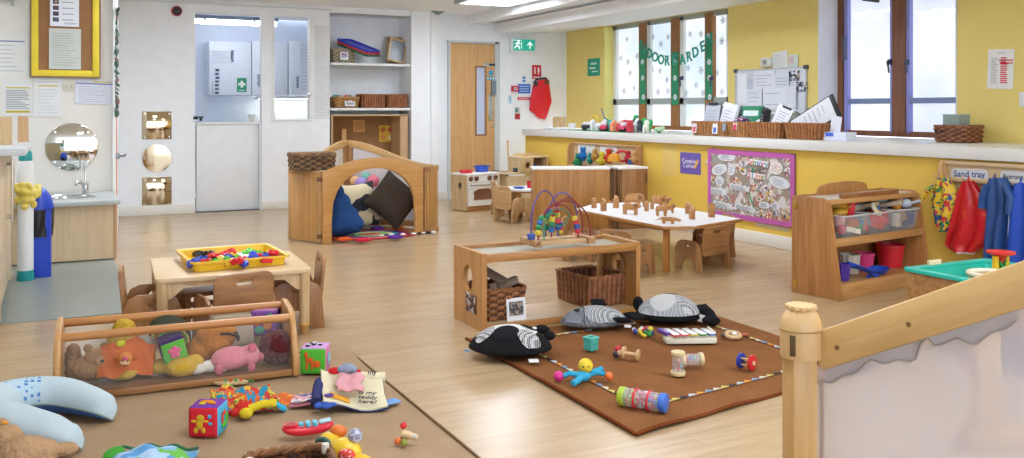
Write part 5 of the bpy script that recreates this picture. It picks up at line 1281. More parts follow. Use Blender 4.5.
x, z = BP(778, 168); q = MB().prism(circ(.075, 30, ry=.055), .004, 'xz'); o = q.obj('round_picture', pl('#eae4dc', .8), t, (x, -.02, z))
for k in range(14): MB().sph((.05 * math.cos(k * 2.4) * (k / 14) ** .5 * 1.2, -.003, .04 * math.sin(k * 2.4) * (k / 14) ** .5 * 1.1), (.008, .002, .005), n=6).obj('dot', pl(['#d05a3a', '#4a9a6a', '#d8a03a'][k % 3], .8), o)
PH = ['#c8a58e', '#3c4a78', '#4a6a58', '#b8483c', '#8d8f9a', '#d8b04a']
for k, (px, py, s) in enumerate(((713, 151, .06), (741, 155, .045), (770, 155, .06), (710.5, 163, .05), (744, 164, .06), (745, 171, .06), (788, 161, .06), (790, 172, .06), (713, 180, .06), (756, 186, .05), (765, 190, .08), (772, 196, .08), (762, 197, .07), (735, 206, .05), (762, 212, .06), (770, 215, .07), (779, 212, .06), (788, 214, .07), (746, 200, .05), (728, 198, .05), (754, 176, .04), (738, 180, .05))):
    x, z = BP(px, py); nn = 8
    pts_ = [(s * rnd.uniform(.65, 1.1) * math.cos(2 * pi * i / nn), s * .8 * rnd.uniform(.6, 1.1) * math.sin(2 * pi * i / nn)) for i in range(nn)]
    MB().prism(pts_, .003, 'xz').obj('photo_cutout', blotch(PH[k % 6], [PH[(k + 2) % 6], PH[(k + 3) % 6], '#c9bdb4', '#e6ddd6'], 24 + k), t, (x, -.0175 - .0004 * (k % 5), z))
x, z = BP(753, 200); MB().box((0, 0, 0), (.012, .003, .16), (0, -.5, 0)).obj('paper_straw', pl('#3fae6a', .6), t, (x, -.022, z))
p, e = onX(756, 224, XL), onX(789, 230, XL)
solo(MB().box((0, -.004, 0), (p.y - e.y, .004, .035), (0, .02, 0)), 'plastic_strip', clear('#efe6c4', .1, .5), 'torn clear plastic strip hanging under the display board', 'plastic strip', (XL, (p.y + e.y) / 2, (p.z + e.z) / 2), -pi / 2)
# ================================================================ WHITE TABLE WITH WOODEN ANIMALS
TZ = .345
pn = [G(663, 226.4, TZ), G(695, 226.2, TZ), G(742, 218.8, TZ), G(645, 201.8, TZ), G(594, 203.5, TZ), G(575, 209, TZ)]
c = sum(pn, Vector()) / len(pn); c.z = 0
t = thing('activity_table', 'white-topped wooden table with clipped corners carrying wooden animals', 'table', c)
poly = [(p.x - c.x, p.y - c.y) for p in pn]
MB().prism(poly, .022, 'xy', at=TZ - .013, bev=.003).obj('table_edge', wood('#c08a4c', '#a8743a', 'x'), t)
MB().prism([(x * .985, y * .985) for x, y in poly], .004, 'xy', at=TZ - .001).obj('tabletop', pl('#eef1f4', .3), t)
MB().prism([(x * .55, y * .55) for x, y in poly], .05, 'xy', at=TZ - .05).obj('apron', wh('x'), t)
lg = G(666.3, 271.5)
for p in (lg, Vector((c.x * 2 - lg.x - .25, c.y * 2 - lg.y, 0)), G(610, 235), G(735, 236)):
    d = Vector((p.x - c.x, p.y - c.y, 0))
    MB().box((d.x, d.y, (TZ - .025) / 2), (.042, .042, TZ - .025), (0, 0, .5), bev=.006).obj('leg', wood('#c08645', '#a97035', 'z'), t)
# wooden animals
BN = wood('#c8935c', '#a8713c', 'x', .5)
def seg(*p): return list(p)
ANIM = {
 'elephant': [(-.07, 0), (-.035, 0), (-.03, .035), (.015, .035), (.02, 0), (.055, 0), (.055, .05), (.075, .03), (.075, 0), (.09, 0), (.092, .07), (.08, .105), (.04, .115), (-.05, .11), (-.075, .08), (-.085, .04)],
 'cow': [(-.07, 0), (-.045, 0), (-.04, .04), (.03, .04), (.035, 0), (.058, 0), (.06, .06), (.085, .06), (.09, .085), (.065, .105), (.05, .095), (-.06, .095), (-.075, .08)],
 'giraffe': [(-.05, 0), (-.03, 0), (-.025, .05), (.02, .05), (.025, 0), (.045, 0), (.045, .09), (.075, .15), (.1, .15), (.1, .17), (.06, .185), (.05, .17), (.02, .1), (-.045, .095), (-.055, .07)],
 'lizard': [(-.11, .02), (-.05, .035), (-.04, 0), (-.02, 0), (-.015, .02), (.03, .02), (.035, 0), (.055, 0), (.06, .025), (.11, .02), (.12, .035), (.08, .05), (.02, .055), (-.05, .052)],
 'figure': [(-.025, 0), (.025, 0), (.025, .06), (.03, .08), (.018, .09), (.02, .11), (.0, .122), (-.02, .11), (-.018, .09), (-.03, .08), (-.025, .06)],
 'post': [(-.022, 0), (.022, 0), (.022, .09), (.015, .1), (-.015, .1), (-.022, .09)],
 'camel': [(-.06, 0), (-.04, 0), (-.035, .05), (.025, .05), (.03, 0), (.05, 0), (.05, .07), (.075, .1), (.095, .1), (.095, .12), (.065, .125), (.04, .09), (.02, .12), (0, .095), (-.02, .12), (-.055, .09)],
 'lion': [(-.055, 0), (-.035, 0), (-.03, .035), (.015, .035), (.02, 0), (.04, 0), (.045, .05), (.065, .07), (.06, .11), (.03, .115), (.01, .085), (-.055, .08), (-.075, .11), (-.08, .1), (-.065, .06)]}
AL = [('post', 594, 208, .3, 'small wooden post figure at the far left edge of the white table', 1), ('figure', 603.5, 211, .5, 'wooden person figure second from the left on the white table', 1), ('figure', 616, 208, .2, 'wooden person figure behind the cow near the left of the table', 1.05), ('elephant', 634, 206.5, -.2, 'big wooden elephant standing at the back of the white table', 1.15), ('cow', 631, 214.5, -.5, 'wooden cow in front of the elephant on the white table', 1.05), ('post', 646.5, 211, 0, 'small wooden block post in the middle of the white table', .95), ('camel', 657, 209, .3, 'wooden camel behind the giraffe on the white table', 1.1), ('giraffe', 661.5, 216, .1, 'wooden giraffe with a white back in the middle of the white table', .95), ('lion', 670, 213, -.3, 'wooden lion beside the giraffe on the white table', .8), ('lizard', 667.5, 223.5, -.35, 'long low wooden lizard at the front of the white table', 1.0), ('figure', 688, 213.5, .6, 'darker wooden person figure at the right of the animals', .9), ('figure', 692, 219, .2, 'wooden person figure at the front right of the white table', .95), ('post', 711.5, 217, .2, 'tall wooden post at the right end of the white table', 1.25)]
for kd, px, py, rz, lb, sc in AL:
    sc *= .86
    p = G(px, py, TZ + .001)
    t = thing('wooden_' + kd if kd not in ('post', 'figure') else ('wooden_' + kd), lb, 'wooden toy', (p.x, p.y, TZ + .0012), -YAW + rz, 'wooden animals on the white table')
    MB().prism([(x * sc, z * sc) for x, z in ANIM[kd]], .032, 'xz', bev=.003).obj('body', BN, t)
    if kd in ('elephant', 'cow', 'giraffe', 'lion', 'camel'):
        q = MB().sph((.07 * sc, -.018, .085 * sc if kd != 'giraffe' else .165 * sc), .005, n=8); q.obj('eye', pl('#3a2415', .5), t)
        MB().prism(circ(.018 * sc, 12, ry=.022 * sc), .006, 'xz').obj('ear', wood('#a06c3a', '#85562b', 'z'), t, (.05 * sc, -.019, .08 * sc if kd != 'giraffe' else .15 * sc))
    if kd == 'figure': MB().sph((0, -.017, .1 * sc), (.012, .004, .012), n=8).obj('face', pl('#d9b184', .5), t)
KW_ = 'chairs around the white table'
pa = G(716, 262)
make_chair('honey wooden toddler chair nearest the viewer at the white table, back turned', (4.30, 5.36, 0), pi + .2, W_ORANGE, KW_, .36).scale = (.88, .88, .86)
make_chair('wooden toddler chair tucked under the left side of the white table', (3.68, 5.44, 0), 1.88, W_ORANGE, KW_, .34).scale = (.88, .88, .86)
make_chair('wooden toddler chair at the left rear corner of the white table', (3.72, 6.15, 0), .9, W_ORANGE, KW_, .32).scale = (.88, .88, .86)
make_chair('wooden toddler chair on the far right side of the white table by the wall', (4.78, 5.82, 0), -pi / 2 - .3, W_ORANGE, KW_, .32).scale = (.88, .88, .86)

# ================================================================ LOW BENCH TABLE
bx0, by0, bx1, by1, bz = 2.01, 4.33, 3.022, 4.71, .41
t = thing('bench_table', 'long low wooden bench table with round-holed ends', 'bench', (bx0, by0, 0))
WB_, DB_ = bx1 - bx0, by1 - by0
BM = wood('#c28f54', '#ae783f', 'z', .4)
for x in (.014, WB_ - .014):
    MB().prism([(0, 0), (DB_, 0), (DB_, bz - .005), (0, bz - .005)], .028, 'yz', at=x, holes=[circ(.062, 28, DB_ * .5, .255, .075)]).obj('end_panel', BM, t)
MB().box((WB_ / 2, DB_ / 2, bz - .03), (WB_ - .056, DB_ - .03, .02)).obj('tabletop', pl('#a19b82', .4, var=.04), t)
q = wood('#c08a4d', '#a5713a', 'x', .4)
MB().box((WB_ / 2, .012, bz - .022), (WB_ - .056, .024, .045), bev=.004).obj('top_rail', q, t)
MB().box((WB_ / 2, DB_ - .012, bz - .022), (WB_ - .056, .024, .045), bev=.004).obj('top_rail', q, t)
for x in (.014, WB_ - .014): MB().box((x, DB_ / 2, bz), (.03, DB_, .012), bev=.004).obj('edge_strip', BM, t)
MB().box((WB_ / 2, DB_ / 2, .025), (WB_ - .056, DB_ - .02, .018)).obj('bottom_board', wood('#d8bb90', '#c7a576', 'x', .35), t)
MB().box((WB_ / 2, .008, .017), (WB_ - .056, .014, .034), bev=.003).obj('bottom_rail', q, t)
MB().box((WB_ - .05, DB_ - .03, bz / 2), (.035, .035, bz - .09), bev=.004).obj('corner_post', BM, t)
MB().tube([(WB_ - .034, DB_ * .5 + .062 * math.cos(k * .393), .255 + .075 * math.sin(k * .393)) for k in range(16)], .008, n=6, closed=True).obj('hole_ring', wood('#a87440', '#8a5a2c', 'z'), t)
p = MB().box((-.003, .14, .13), (.004, .13, .1), bev=.001).obj('photo_card', blotch('#6a4a38', ['#a58b72', '#c4c0b8', '#3a3436'], 30), t)
# bead maze on top
m0 = G(547, 247, bz + .003)
t = thing('bead_maze', 'wooden bead maze with looping coloured wires on the bench table', 'bead maze', (m0.x + .10, m0.y + .06, bz + .007), -.05)
for x in (-.17, .17): MB().box((x, 0, .022), (.04, .21, .036), bev=.004).obj('base_block', wh('y'), t)
MB().box((0, -.06, .02), (.30, .035, .022), bev=.003).obj('base_bar', wo('x'), t); MB().box((0, .06, .02), (.30, .035, .022), bev=.003).obj('base_bar', wo('x'), t)
each(MB().cyl((-.175, -.104, .022), (-.175, -.109, .022), .006, n=8).cyl((-.165, -.1045, .03), (-.165, -.108, .03), .004, n=8), 'screw', pl('#5b4a38', .5), t)
def arch(x0, x1, y0, y1, h, n=24, wob=0):
    x0 *= 1.12; x1 *= 1.2
    return [(x0 + (x1 - x0) * (.5 - .5 * math.cos(pi * k / n)), y0 + (y1 - y0) * k / n + wob * math.sin(pi * 2 * k / n), .035 + h * math.sin(pi * k / n) ** .8) for k in range(n + 1)]
WR = [('#5a4a9a', arch(-.16, .02, -.03, .04, .27)), ('#8a2436', arch(-.13, .17, -.05, -.02, .21)), ('#8a2436', arch(-.08, .09, .05, -.05, .19)), ('#5a4a9a', arch(-.03, .13, .08, .03, .25)), ('#2f8a6a', arch(-.1, .04, -.06, .06, .14)), ('#8a2436', arch(-.02, .16, .03, .05, .22)), ('#2f8a6a', [(.0 + .07 * math.cos(k * .45), -.02 + .02 * k / 14, .15 + .05 * math.sin(k * .45)) for k in range(15)])]
for cc, pp in WR: MB().tube(pp, .0042, n=6).obj('wire', pl(cc, .35, .2), t)
BC = ['#2d55a8', '#d8c23a', '#c8323c', '#2f8f55', '#d8c23a', '#2d6fb0', '#c8323c', '#2f8f55']
for k in range(22):
    pp = WR[k % 6][1]; i = 1 + (k // 6) if k % 2 else len(pp) - 2 - (k // 6); p = Vector(pp[i]); p.z = max(p.z, .05)
    q = MB()
    if k % 3 == 0: q.box(p, (.03, .03, .028), (0, 0, k), bev=.004)
    elif k % 3 == 1: q.sph(p, .018, n=10)
    else: q.cyl(p + Vector((0, 0, -.013)), p + Vector((0, 0, .013)), .017, n=10)
    q.obj('bead', pl(BC[k % 8], .4), t)
p = Vector(WR[0][1][0]); MB().box(p + Vector((0, 0, .02)), (.036, .036, .034), bev=.004).obj('bead', pl('#2d4fa0', .4), t)
# baskets inside
t = thing('wicker_basket', 'square chestnut wicker basket standing empty under the right of the bench', 'basket', (2.85, 4.60, .036), .12)
WK = wicker('#96603a', '#6b4024')
basket_parts(t, .27, .34, .175, .06, 10, 32, WK, .02, .006, True)
t = thing('wicker_basket', 'small wicker basket of wood offcuts with a photo tag under the left of the bench', 'basket', (2.185, 4.53, .036))
basket_parts(t, .25, .29, .165, .10, 9, 22, wicker('#9a6236', '#60391d'), .04, .007)
tg = MB().box((.05, -.155, .055), (.115, .004, .125), rot=(-.1, 0, 0)).obj('photo_tag', pl('#e8eaec', .7), t); MB().box((.05, -.1585, .062), (.085, .003, .075), rot=(-.1, 0, 0)).obj('tag_photo', blotch('#4c4a48', ['#8d8a86', '#a58f7a'], 40), tg)
BKM = wood('#8d7a66', '#5d4a3a', 'x', .8)
for k, (dx, dy, dz, rx, ry, rz, L, r) in enumerate(((-.05, .02, .15, .2, .3, .4, .18, .026), (.02, -.03, .165, 0, -.35, -.3, .2, .024), (.05, .06, .15, .3, .1, 1.2, .17, .028), (-.03, -.06, .17, .1, .1, .9, .15, .022), (-.02, .0, .225, 0, .5, -.5, .2, .024))):
    b = MB().prism([(-L/2, -r), (L/2, -r * .8), (L/2 * 1.02, r * .9), (-L/2 * .95, r)], r * 1.6, 'xz', bev=.005)
    solo(b, 'wood_offcut', BKM, ['grey split log lying low in the small basket', 'grey log crossing the front of the small basket', 'short log at the back right of the small basket', 'thin bark piece at the front left of the small basket', 'long split log propped highest in the small basket'][k], 'wood', (2.185 + dx, 4.53 + dy, .036 + dz), group='wood offcuts in the small basket', rot=(rx, ry, rz))

# ================================================================ LEFT TABLE WITH YELLOW TRAY
TL = .345
q4 = [G(152.4, 280, TL), G(310, 268.2, TL), G(291.5, 250.2, TL), G(152.4, 258.3, TL)]
c = sum(q4, Vector()) / 4; c.z = 0
ax = ((q4[1] - q4[0]) + (q4[2] - q4[3])).normalized(); an = math.atan2(ax.y, ax.x)
W_ = ((q4[1] - q4[0]).length + (q4[2] - q4[3]).length) / 2; D_ = ((q4[3] - q4[0]).length + (q4[2] - q4[1]).length) / 2
t = thing('play_table', 'pale rectangular wooden table carrying the yellow tray', 'table', c, an)
TM = wood('#e2c79e', '#d4b688', 'x', .35); TML = wood('#d9bb8e', '#c7a474', 'z', .4)
MB().prism(rrect(W_, D_, .03), .024, 'xy', at=TL - .012, bev=.004).obj('tabletop', TM, t)
for sx in (-1, 1):
    for sy in (-1, 1):
        L_ = MB().cyl((sx * (W_/2 - .035), sy * (D_/2 - .035), .05), (sx * (W_/2 - .035), sy * (D_/2 - .035), TL - .024), .026, .03, n=18).obj('leg', TML, t)
        MB().cyl((sx * (W_/2 - .035), sy * (D_/2 - .035), 0), (sx * (W_/2 - .035), sy * (D_/2 - .035), .045), .024, n=18).obj('foot', wood('#b98a50', '#a5763c', 'z'), L_)
        MB().cyl((sx * (W_/2 - .035), sy * (D_/2 - .035), .045), (sx * (W_/2 - .035), sy * (D_/2 - .035), .053), .028, n=18).obj('ring', pl('#e3a83a', .4), L_)
        MB().prism([(0, 0), (-sx * .12, 0), (-sx * .02, -.085), (0, -.085)], .022, 'xz', at=sy * (D_/2 - .035), M=T(sx * (W_/2 - .055), 0, TL - .024)).obj('corner_bracket', TML, t)
for sy in (-1, 1): MB().box((0, sy * (D_/2 - .035), TL - .038), (W_ - .1, .02, .028)).obj('apron', TML, t)
# yellow tray
y4 = [G(183, 269, TL + .03), G(286, 260.5, TL + .03), G(273.5, 245.5, TL + .04), G(181, 250.5, TL + .04)]
tc_ = sum(y4, Vector()) / 4; tw = .54; td = .35
tax = (y4[1] - y4[0]).normalized(); tan_ = math.atan2(tax.y, tax.x)
tw = (y4[1] - y4[0]).length * .99; td = ((y4[3] - y4[0]).length + (y4[2] - y4[1]).length) / 2 * .92
t = thing('sorting_tray', 'shallow yellow plastic tray full of coloured bricks on the pale table', 'tray', (tc_.x, tc_.y, TL + .001), tan_)
YT = pl('#eec02a', .3)
MB().prism(rrect(tw - .05, td - .05, .03), .008, 'xy', at=.004).obj('tray_base', YT, t)
def tr(u, v):
    a = [(1, 0), (1.0, .048), (1.05, .05), (1.05, .042)]
    P_ = rrect(1, 1, .06, 6); i = int(round(u * len(P_))) % len(P_)
    k, z = a[min(3, int(round(v * 3)))]
    return Vector((P_[i][0] * (tw - .05) * (1 if k == 1 and z == 0 else 1.03 if k == 1.0 else 1.08), P_[i][1] * (td - .05) * (1 if z == 0 else 1.05 if k == 1.0 else 1.12), z + .001))
MB().surf(tr, len(rrect(1, 1, .06, 6)), 3, closed_u=True, th=.003).obj('tray_rim', YT, t)
BRC = [('#2a49c0', 'blue'), ('#d8262e', 'red'), ('#17171b', 'black'), ('#57c832', 'lime green'), ('#ecc42e', 'yellow'), ('#e8ebee', 'white')]
LAY = [(195, 259, 0), (203, 257, 0), (200, 261, 0), (191, 262, 0), (200, 254, 2), (209, 251.5, 2), (198, 251.5, 2), (212, 253.5, 1), (217, 255, 1), (206, 259.5, 1), (204, 262, 1), (211, 258.5, 2), (224, 252, 1), (230, 250.5, 1), (232, 249.5, 1), (222, 257, 4), (214, 260.5, 3), (222, 259.5, 3), (229, 258, 3), (236, 256.5, 3), (233, 254, 4), (230, 260, 4), (241, 254, 5), (247, 255, 5), (238, 258.5, 1), (242, 257.5, 1), (249, 259, 0), (254, 256, 0), (254, 253, 0), (250, 249.5, 3), (246, 251, 3), (257, 251, 3), (259, 254.5, 1), (264, 254, 0), (268, 252.5, 2), (270, 255.5, 2), (273, 251, 1), (274, 257.5, 0), (262, 258, 3), (266, 257.5, 1), (228, 255, 0), (226, 253.5, 0), (243, 259.5, 0)]
proto = {}
Rt = random.Random(3)
for k, (px, py, ci) in enumerate(LAY):
    cc, nm = BRC[ci]; z = TL + .012 + (.012 if k % 3 == 0 else 0) + (.012 if k % 4 == 0 else 0)
    p = G(px, py + 1.0, z + .02)
    lb = {0: 'blue plastic brick lying in the yellow tray', 1: 'red plastic brick lying in the yellow tray', 2: 'black plastic brick lying in the yellow tray', 3: 'lime green plastic brick lying in the yellow tray', 4: 'yellow plastic brick lying in the yellow tray', 5: 'white plastic brick lying in the yellow tray'}[ci]
    if ci not in proto:
        t = thing('plastic_brick', lb, 'toy brick', (p.x, p.y, z), 0, nm + ' bricks in the yellow tray')
        MB().box((0, 0, .012), (.06, .036, .026), bev=.003).obj('brick', pl(cc, .3), t)
        each(MB().cyl((-.014, 0, .024), (-.014, 0, .031), .009, n=10).cyl((.014, 0, .024), (.014, 0, .031), .009, n=10), 'stud', pl(cc, .3), t); proto[ci] = t
    else: t = dup(proto[ci], (p.x, p.y, z), 0, lb, nm + ' bricks in the yellow tray')
    t.rotation_euler = (Rt.uniform(-.4, .4), Rt.uniform(-.4, .4), Rt.uniform(0, 3))
KL = 'chairs around the pale table'
pc = G(236, 330); make_chair('brown toddler chair nearest the viewer at the pale table, back turned', (.80, 4.70, 0), pi + .15, W_ORANGE, KL, .32)
make_chair('brown toddler chair at the left end of the pale table', (.44, 4.98, 0), pi / 2 - .1, W_ORANGE, KL, .30)
make_chair('brown toddler chair at the right end of the pale table', (1.165, 4.99, 0), -pi / 2 - .12, W_ORANGE, KL, .30)
t = thing('wooden_stool', 'low slatted wooden stool under the left half of the pale table', 'stool', (.72, 5.16, 0), .1)
MB().box((0, 0, .19), (.26, .2, .02), bev=.003).obj('seat', wr('x'), t)
for sx in (-1, 1):
    for sy in (-1, 1): MB().box((sx * .11, sy * .08, .09), (.032, .032, .18), bev=.004).obj('leg', wr(), t)
for z in (.08, .14): MB().box((0, -.085, z), (.2, .014, .03), bev=.003).obj('slat', wr('x'), t)
# ================================================================ RIGHT: TOY SHELF UNIT
u0 = Vector((4.315, 4.035, 0)); ua = .155
t = thing('toy_shelf_unit', 'wooden toy shelf unit with slanted sides and an arched back by the yellow wall', 'shelf unit', u0, ua)
UW, UD, UH = 1.035, .37, .625
UM = wood('#bd8650', '#a26c38', 'z', .4); UX = wood('#c99a62', '#b07f47', 'x', .4)
side = [(0, 0), (UD, 0), (UD, UH), (.13, UH), (.085, UH - .03)]
for x in (.011, UW - .011): MB().prism(side, .022, 'yz', at=x, bev=.004).obj('side_panel', UM, t)
bk = [(.02, 0), (UW - .02, 0), (UW - .02, UH)] + [(UW * .81, UH + .0)] + [(UW * .52 + UW * .27 * math.cos(a), UH + .012 + .055 * max(0, math.sin(a)) ** .6) for a in [pi * k / 12 for k in range(13)]] + [(UW * .24, UH), (.02, UH)]
MB().prism(bk, .016, 'xz', bev=.003).obj('back_panel', UM, t, (0, UD - .01, 0))
def frontY(z): return .085 * z / (UH - .03) if z < UH - .03 else .085 + .045 * (z - UH + .03) / .03
MB().box((UW / 2, (UD + .13) / 2, UH - .02), (UW - .044, UD - .14, .016)).obj('top_tray', pl('#cfc9bd', .4), t)
MB().box((UW / 2, .115, UH - .028), (UW - .044, .03, .03), bev=.003).obj('top_rail', UX, t)
MB().box((UW / 2, .14, UH - .0), (UW * .62, .03, .03), bev=.004).obj('tray_lip', wood('#a06c40', '#85552e', 'x'), t)
for z, nm in ((.36, 'shelf'), (.095, 'bottom_shelf')):
    y0 = frontY(z) + .012; MB().box((UW / 2, (UD - .02 + y0) / 2, z - .009), (UW - .044, UD - .02 - y0, .018)).obj(nm, UX, t)
    MB().box((UW / 2, y0, z - .012 if z > .2 else z - .045), (UW - .044, .022, .05 if z > .2 else .1), bev=.003).obj('shelf_rail', UX, t)
for z in (.06, UH - .06): MB().box((-.003, UD - .03, z), (.006, .03, .05), bev=.001).obj('hinge', pl('#c7a24a', .3, .8), t)
Mu = Matrix.Translation(u0) @ RZ(ua)
def ul(x, y, z): return Mu @ Vector((x, y, z))
# clear bins on the middle shelf
CL = clear('#dfe6e6', .12, .86)
def bin_(label, x, w, z=.362, y=.19, rz=0.0, h=.145, rx=0.0):
    t = thing('storage_bin', label, 'bin', ul(x, y, z), group='clear bins on the toy shelf', rot=(rx, 0, ua + rz))
    P_ = rrect(1, 1, .1, 5); n = len(P_); d = .26
    def f(u, v):
        p = P_[int(round(u * n)) % n]; k = .82 + .18 * v
        return Vector((p[0] * w * k, p[1] * d * k, h * v))
    MB().surf(f, n, 4, closed_u=True, th=.003).obj('bin_wall', CL, t)
    MB().prism([(p[0] * w * .82, p[1] * d * .82) for p in P_], .004, 'xy', at=.003).obj('bin_base', CL, t)
    MB().tube([(p[0] * w * 1.01, p[1] * d * 1.01, h) for p in P_], .006, n=6, closed=True).obj('rim', clear('#e6eae9', .15, .45), t)
    return t
BINS = [(.265, .29, 'clear plastic bin at the left of the shelf, yellow and red toys on top'), (.555, .29, 'clear plastic bin in the middle of the toy shelf under a ringed disc'), (.845, .29, 'clear plastic bin at the right of the shelf, overflowing with spades')]
FILL = [
 [('#c9962c', 'yellow scoop', (.02, .03, .15), (.1, .05, .04)), ('#b88a26', 'mustard spade', (-.06, .0, .12), (.06, .09, .03)), ('#cf2734', 'red scoop', (.07, -.01, .14), (.03, .04, .07)), ('#c4384a', 'crimson ball', (-.09, -.06, .03), (.03, .03, .03)), ('#c98f90', 'pale pink cup', (-.08, -.04, .075), (.035, .04, .03)), ('#3f8f4e', 'green brick', (.04, -.085, .04), (.03, .02, .02)), ('#b5673c', 'terracotta block', (.0, -.08, .055), (.035, .02, .03)), ('#4a86b4', 'light blue piece', (.075, -.08, .06), (.02, .02, .02)), ('#e3d8c8', 'cream sheet', (-.01, -.09, .02), (.05, .012, .015)), ('#8a3040', 'maroon block', (.05, .03, .05), (.05, .05, .04))],
 [('#d9332c', 'red block', (.0, -.07, .05), (.06, .03, .035)), ('#e0c23a', 'yellow duck', (.02, -.085, .065), (.02, .018, .018)), ('#d0402f', 'red cone', (-.09, -.05, .05), (.03, .04, .045)), ('#c7b79c', 'wooden board', (.02, .06, .135), (.1, .05, .012)), ('#d8cfc0', 'pale wooden slat', (-.05, .07, .14), (.08, .03, .012)), ('#e8903a', 'orange figure', (.085, .0, .115), (.02, .02, .02)), ('#7f9aa8', 'grey-blue block', (-.03, .0, .05), (.06, .06, .04)), ('#b5342c', 'dark red block', (.06, -.02, .06), (.05, .06, .04))],
 [('#b9a58a', 'tan wooden slat', (-.08, .0, .14), (.03, .1, .012)), ('#8f7a62', 'brown wooden slat', (-.05, -.06, .06), (.05, .04, .03)), ('#c9bda8', 'cream wooden block', (-.07, -.08, .05), (.04, .02, .04)), ('#e8972c', 'orange spade', (.03, -.02, .135), (.05, .03, .05)), ('#b4c0cc', 'pale blue scoop', (.07, -.06, .14), (.04, .03, .03)), ('#1e3566', 'navy pot', (.05, .06, .125), (.05, .04, .05)), ('#8fa59a', 'grey-green beaker', (-.05, .05, .125), (.04, .04, .05)), ('#e2682c', 'orange ball', (.13, -.04, .14), (.025, .022, .02)), ('#2c4a7a', 'dark blue block', (.05, -.085, .05), (.04, .016, .04)), ('#6b5a4a', 'dark wooden block', (.0, .0, .05), (.09, .07, .04))]]
for k, (x, w, lb) in enumerate(BINS):
    t = bin_(lb, x, w, rz=(0, .04, -.06)[k], rx=(0.0, 0.0, 0.0)[k])
    for cc, nm, (dx, dy, dz), r in FILL[k]:
        kind = nm.split()[-1]
        where = ('left', 'middle', 'right')[k]
        q = MB(); r = tuple(v * 1.12 for v in r)
        if kind in ('block', 'brick', 'slat', 'board', 'sheet', 'piece'): q.box((0, 0, 0), tuple(2 * v for v in r), bev=.004)
        elif kind in ('cup', 'pot', 'beaker'): q.lathe([(0, -r[2]), (r[0] * .8, -r[2]), (r[0], r[2]), (r[0] * .88, r[2]), (r[0] * .7, -r[2] * .8), (0, -r[2] * .8)])
        elif kind in ('scoop', 'spade'): q.sph((0, 0, 0), r, n=12).tube([(r[0] * .7, 0, 0), (r[0] * 1.6, 0, r[2] * .4), (r[0] * 2.2, 0, r[2] * .6)], .01, n=6)
        elif kind == 'cone': q.lathe([(0, -r[2]), (r[0], -r[2]), (.005, r[2]), (0, r[2])])
        else: q.sph((0, 0, 0), r, n=12)
        solo(q, ('toy_' + kind).replace('slat', 'plank'), pl(cc, .45), nm + ' in the ' + where + ' clear bin on the toy shelf', 'toy', ul(x + dx, .185 + dy, .385 + dz * 1.1), group='toys in the clear bins', rot=(rnd.uniform(-.3, .3), rnd.uniform(-.3, .3), rnd.uniform(-.6, .6)))
t = thing('toy_ring', 'white, yellow and blue ringed disc toy lying on the middle clear bin', 'toy', ul(.53, .1, .366 + .16), rot=(1.0, 0, ua + .3))
MB().cyl((0, 0, -.01), (0, 0, .01), .048, n=24, bev=.003).obj('outer_disc', pl('#e2dcc8', .4), t); MB().cyl((0, 0, .009), (0, 0, .014), .036, n=20).obj('ring', pl('#d9bf3c', .4), t); MB().cyl((0, 0, .013), (0, 0, .019), .022, n=18).obj('hub', pl('#2d57a8', .4), t)
# bottom shelf things
def pail(label, x, y, r, h, col, handle=None, kind='toy_pot', flute=False):
    t = thing(kind, label, 'bucket' if handle else 'pot', ul(x, y, .098), ua)
    if flute:
        def f(u, v):
            a = 2 * pi * u; k = (r * (.82 + .18 * v)) * (1 + .04 * math.cos(12 * a)); return Vector((k * math.cos(a), k * math.sin(a), h * v))
        MB().surf(f, 72, 4, closed_u=True, th=.004).obj('pot_wall', pl(col, .4), t)
    else: MB().lathe([(0, 0), (r * .8, 0), (r, h), (r * 1.06, h), (r * 1.06, h - .012), (r * .99, h - .014)], n=28).obj('pot_wall', pl(col, .4), t)
    MB().lathe([(0, .006), (r * .76, .006), (r * .93, h)], n=28).obj('pot_inside', pl(col, .5), t)
    if handle: MB().tube([(r * 1.05, 0, h * .8)] + [(r * 1.05 + .03 * math.sin(pi * k / 8), -.0 - .02 * math.sin(pi * k / 8), h * .8 - .07 * k / 8) for k in range(1, 9)], .007, n=6).obj('handle', pl(handle, .4), t)
    return t
pail('purple fluted toy pot on the bottom shelf at the far left', .165, .11, .05, .105, '#4c2f96', flute=True)
pail('white fluted toy pot on the bottom shelf', .43, .235, .068, .125, '#dcd6c6', flute=True)
pail('bright pink toy pot on the bottom shelf beside the white pot', .585, .225, .066, .12, '#e0427c')
pail('large red toy bucket with a yellow handle on the bottom shelf', .885, .22, .095, .155, '#d02430', '#e8c23a', 'toy_bucket')
t = thing('toy_shovel', 'long blue toy shovel lying across the front of the bottom shelf', 'toy shovel', ul(.29, .085, .155), rot=(.1, .32, ua - .25))
BLU = pl('#1f4fc0', .35)
MB().surf(lambda u, v: Vector((-.05 + .17 * v, (u - .5) * (.11 - .03 * v), .022 * (2 * u - 1) ** 2 * 1.2 + .0)), 12, 6, th=.006).obj('blade', BLU, t)
MB().tube([(.11, 0, .008), (.17, 0, .0), (.23, 0, -.02)], [.016, .013, .018], n=8).obj('handle', BLU, t)
t = thing('toy_scoop', 'blue toy scoop in front of the pink pot on the bottom shelf', 'toy scoop', ul(.54, .09, .125), rot=(0, -.1, ua))
MB().lathe([(0, -.022), (.04, -.02), (.07, .012), (.066, .014), (.038, -.014), (0, -.016)]).obj('bowl', BLU, t)
MB().tube([(-.06, 0, .008), (-.13, -.02, .0), (-.17, -.03, -.01)], [.012, .01, .012], n=8).obj('handle', BLU, t)

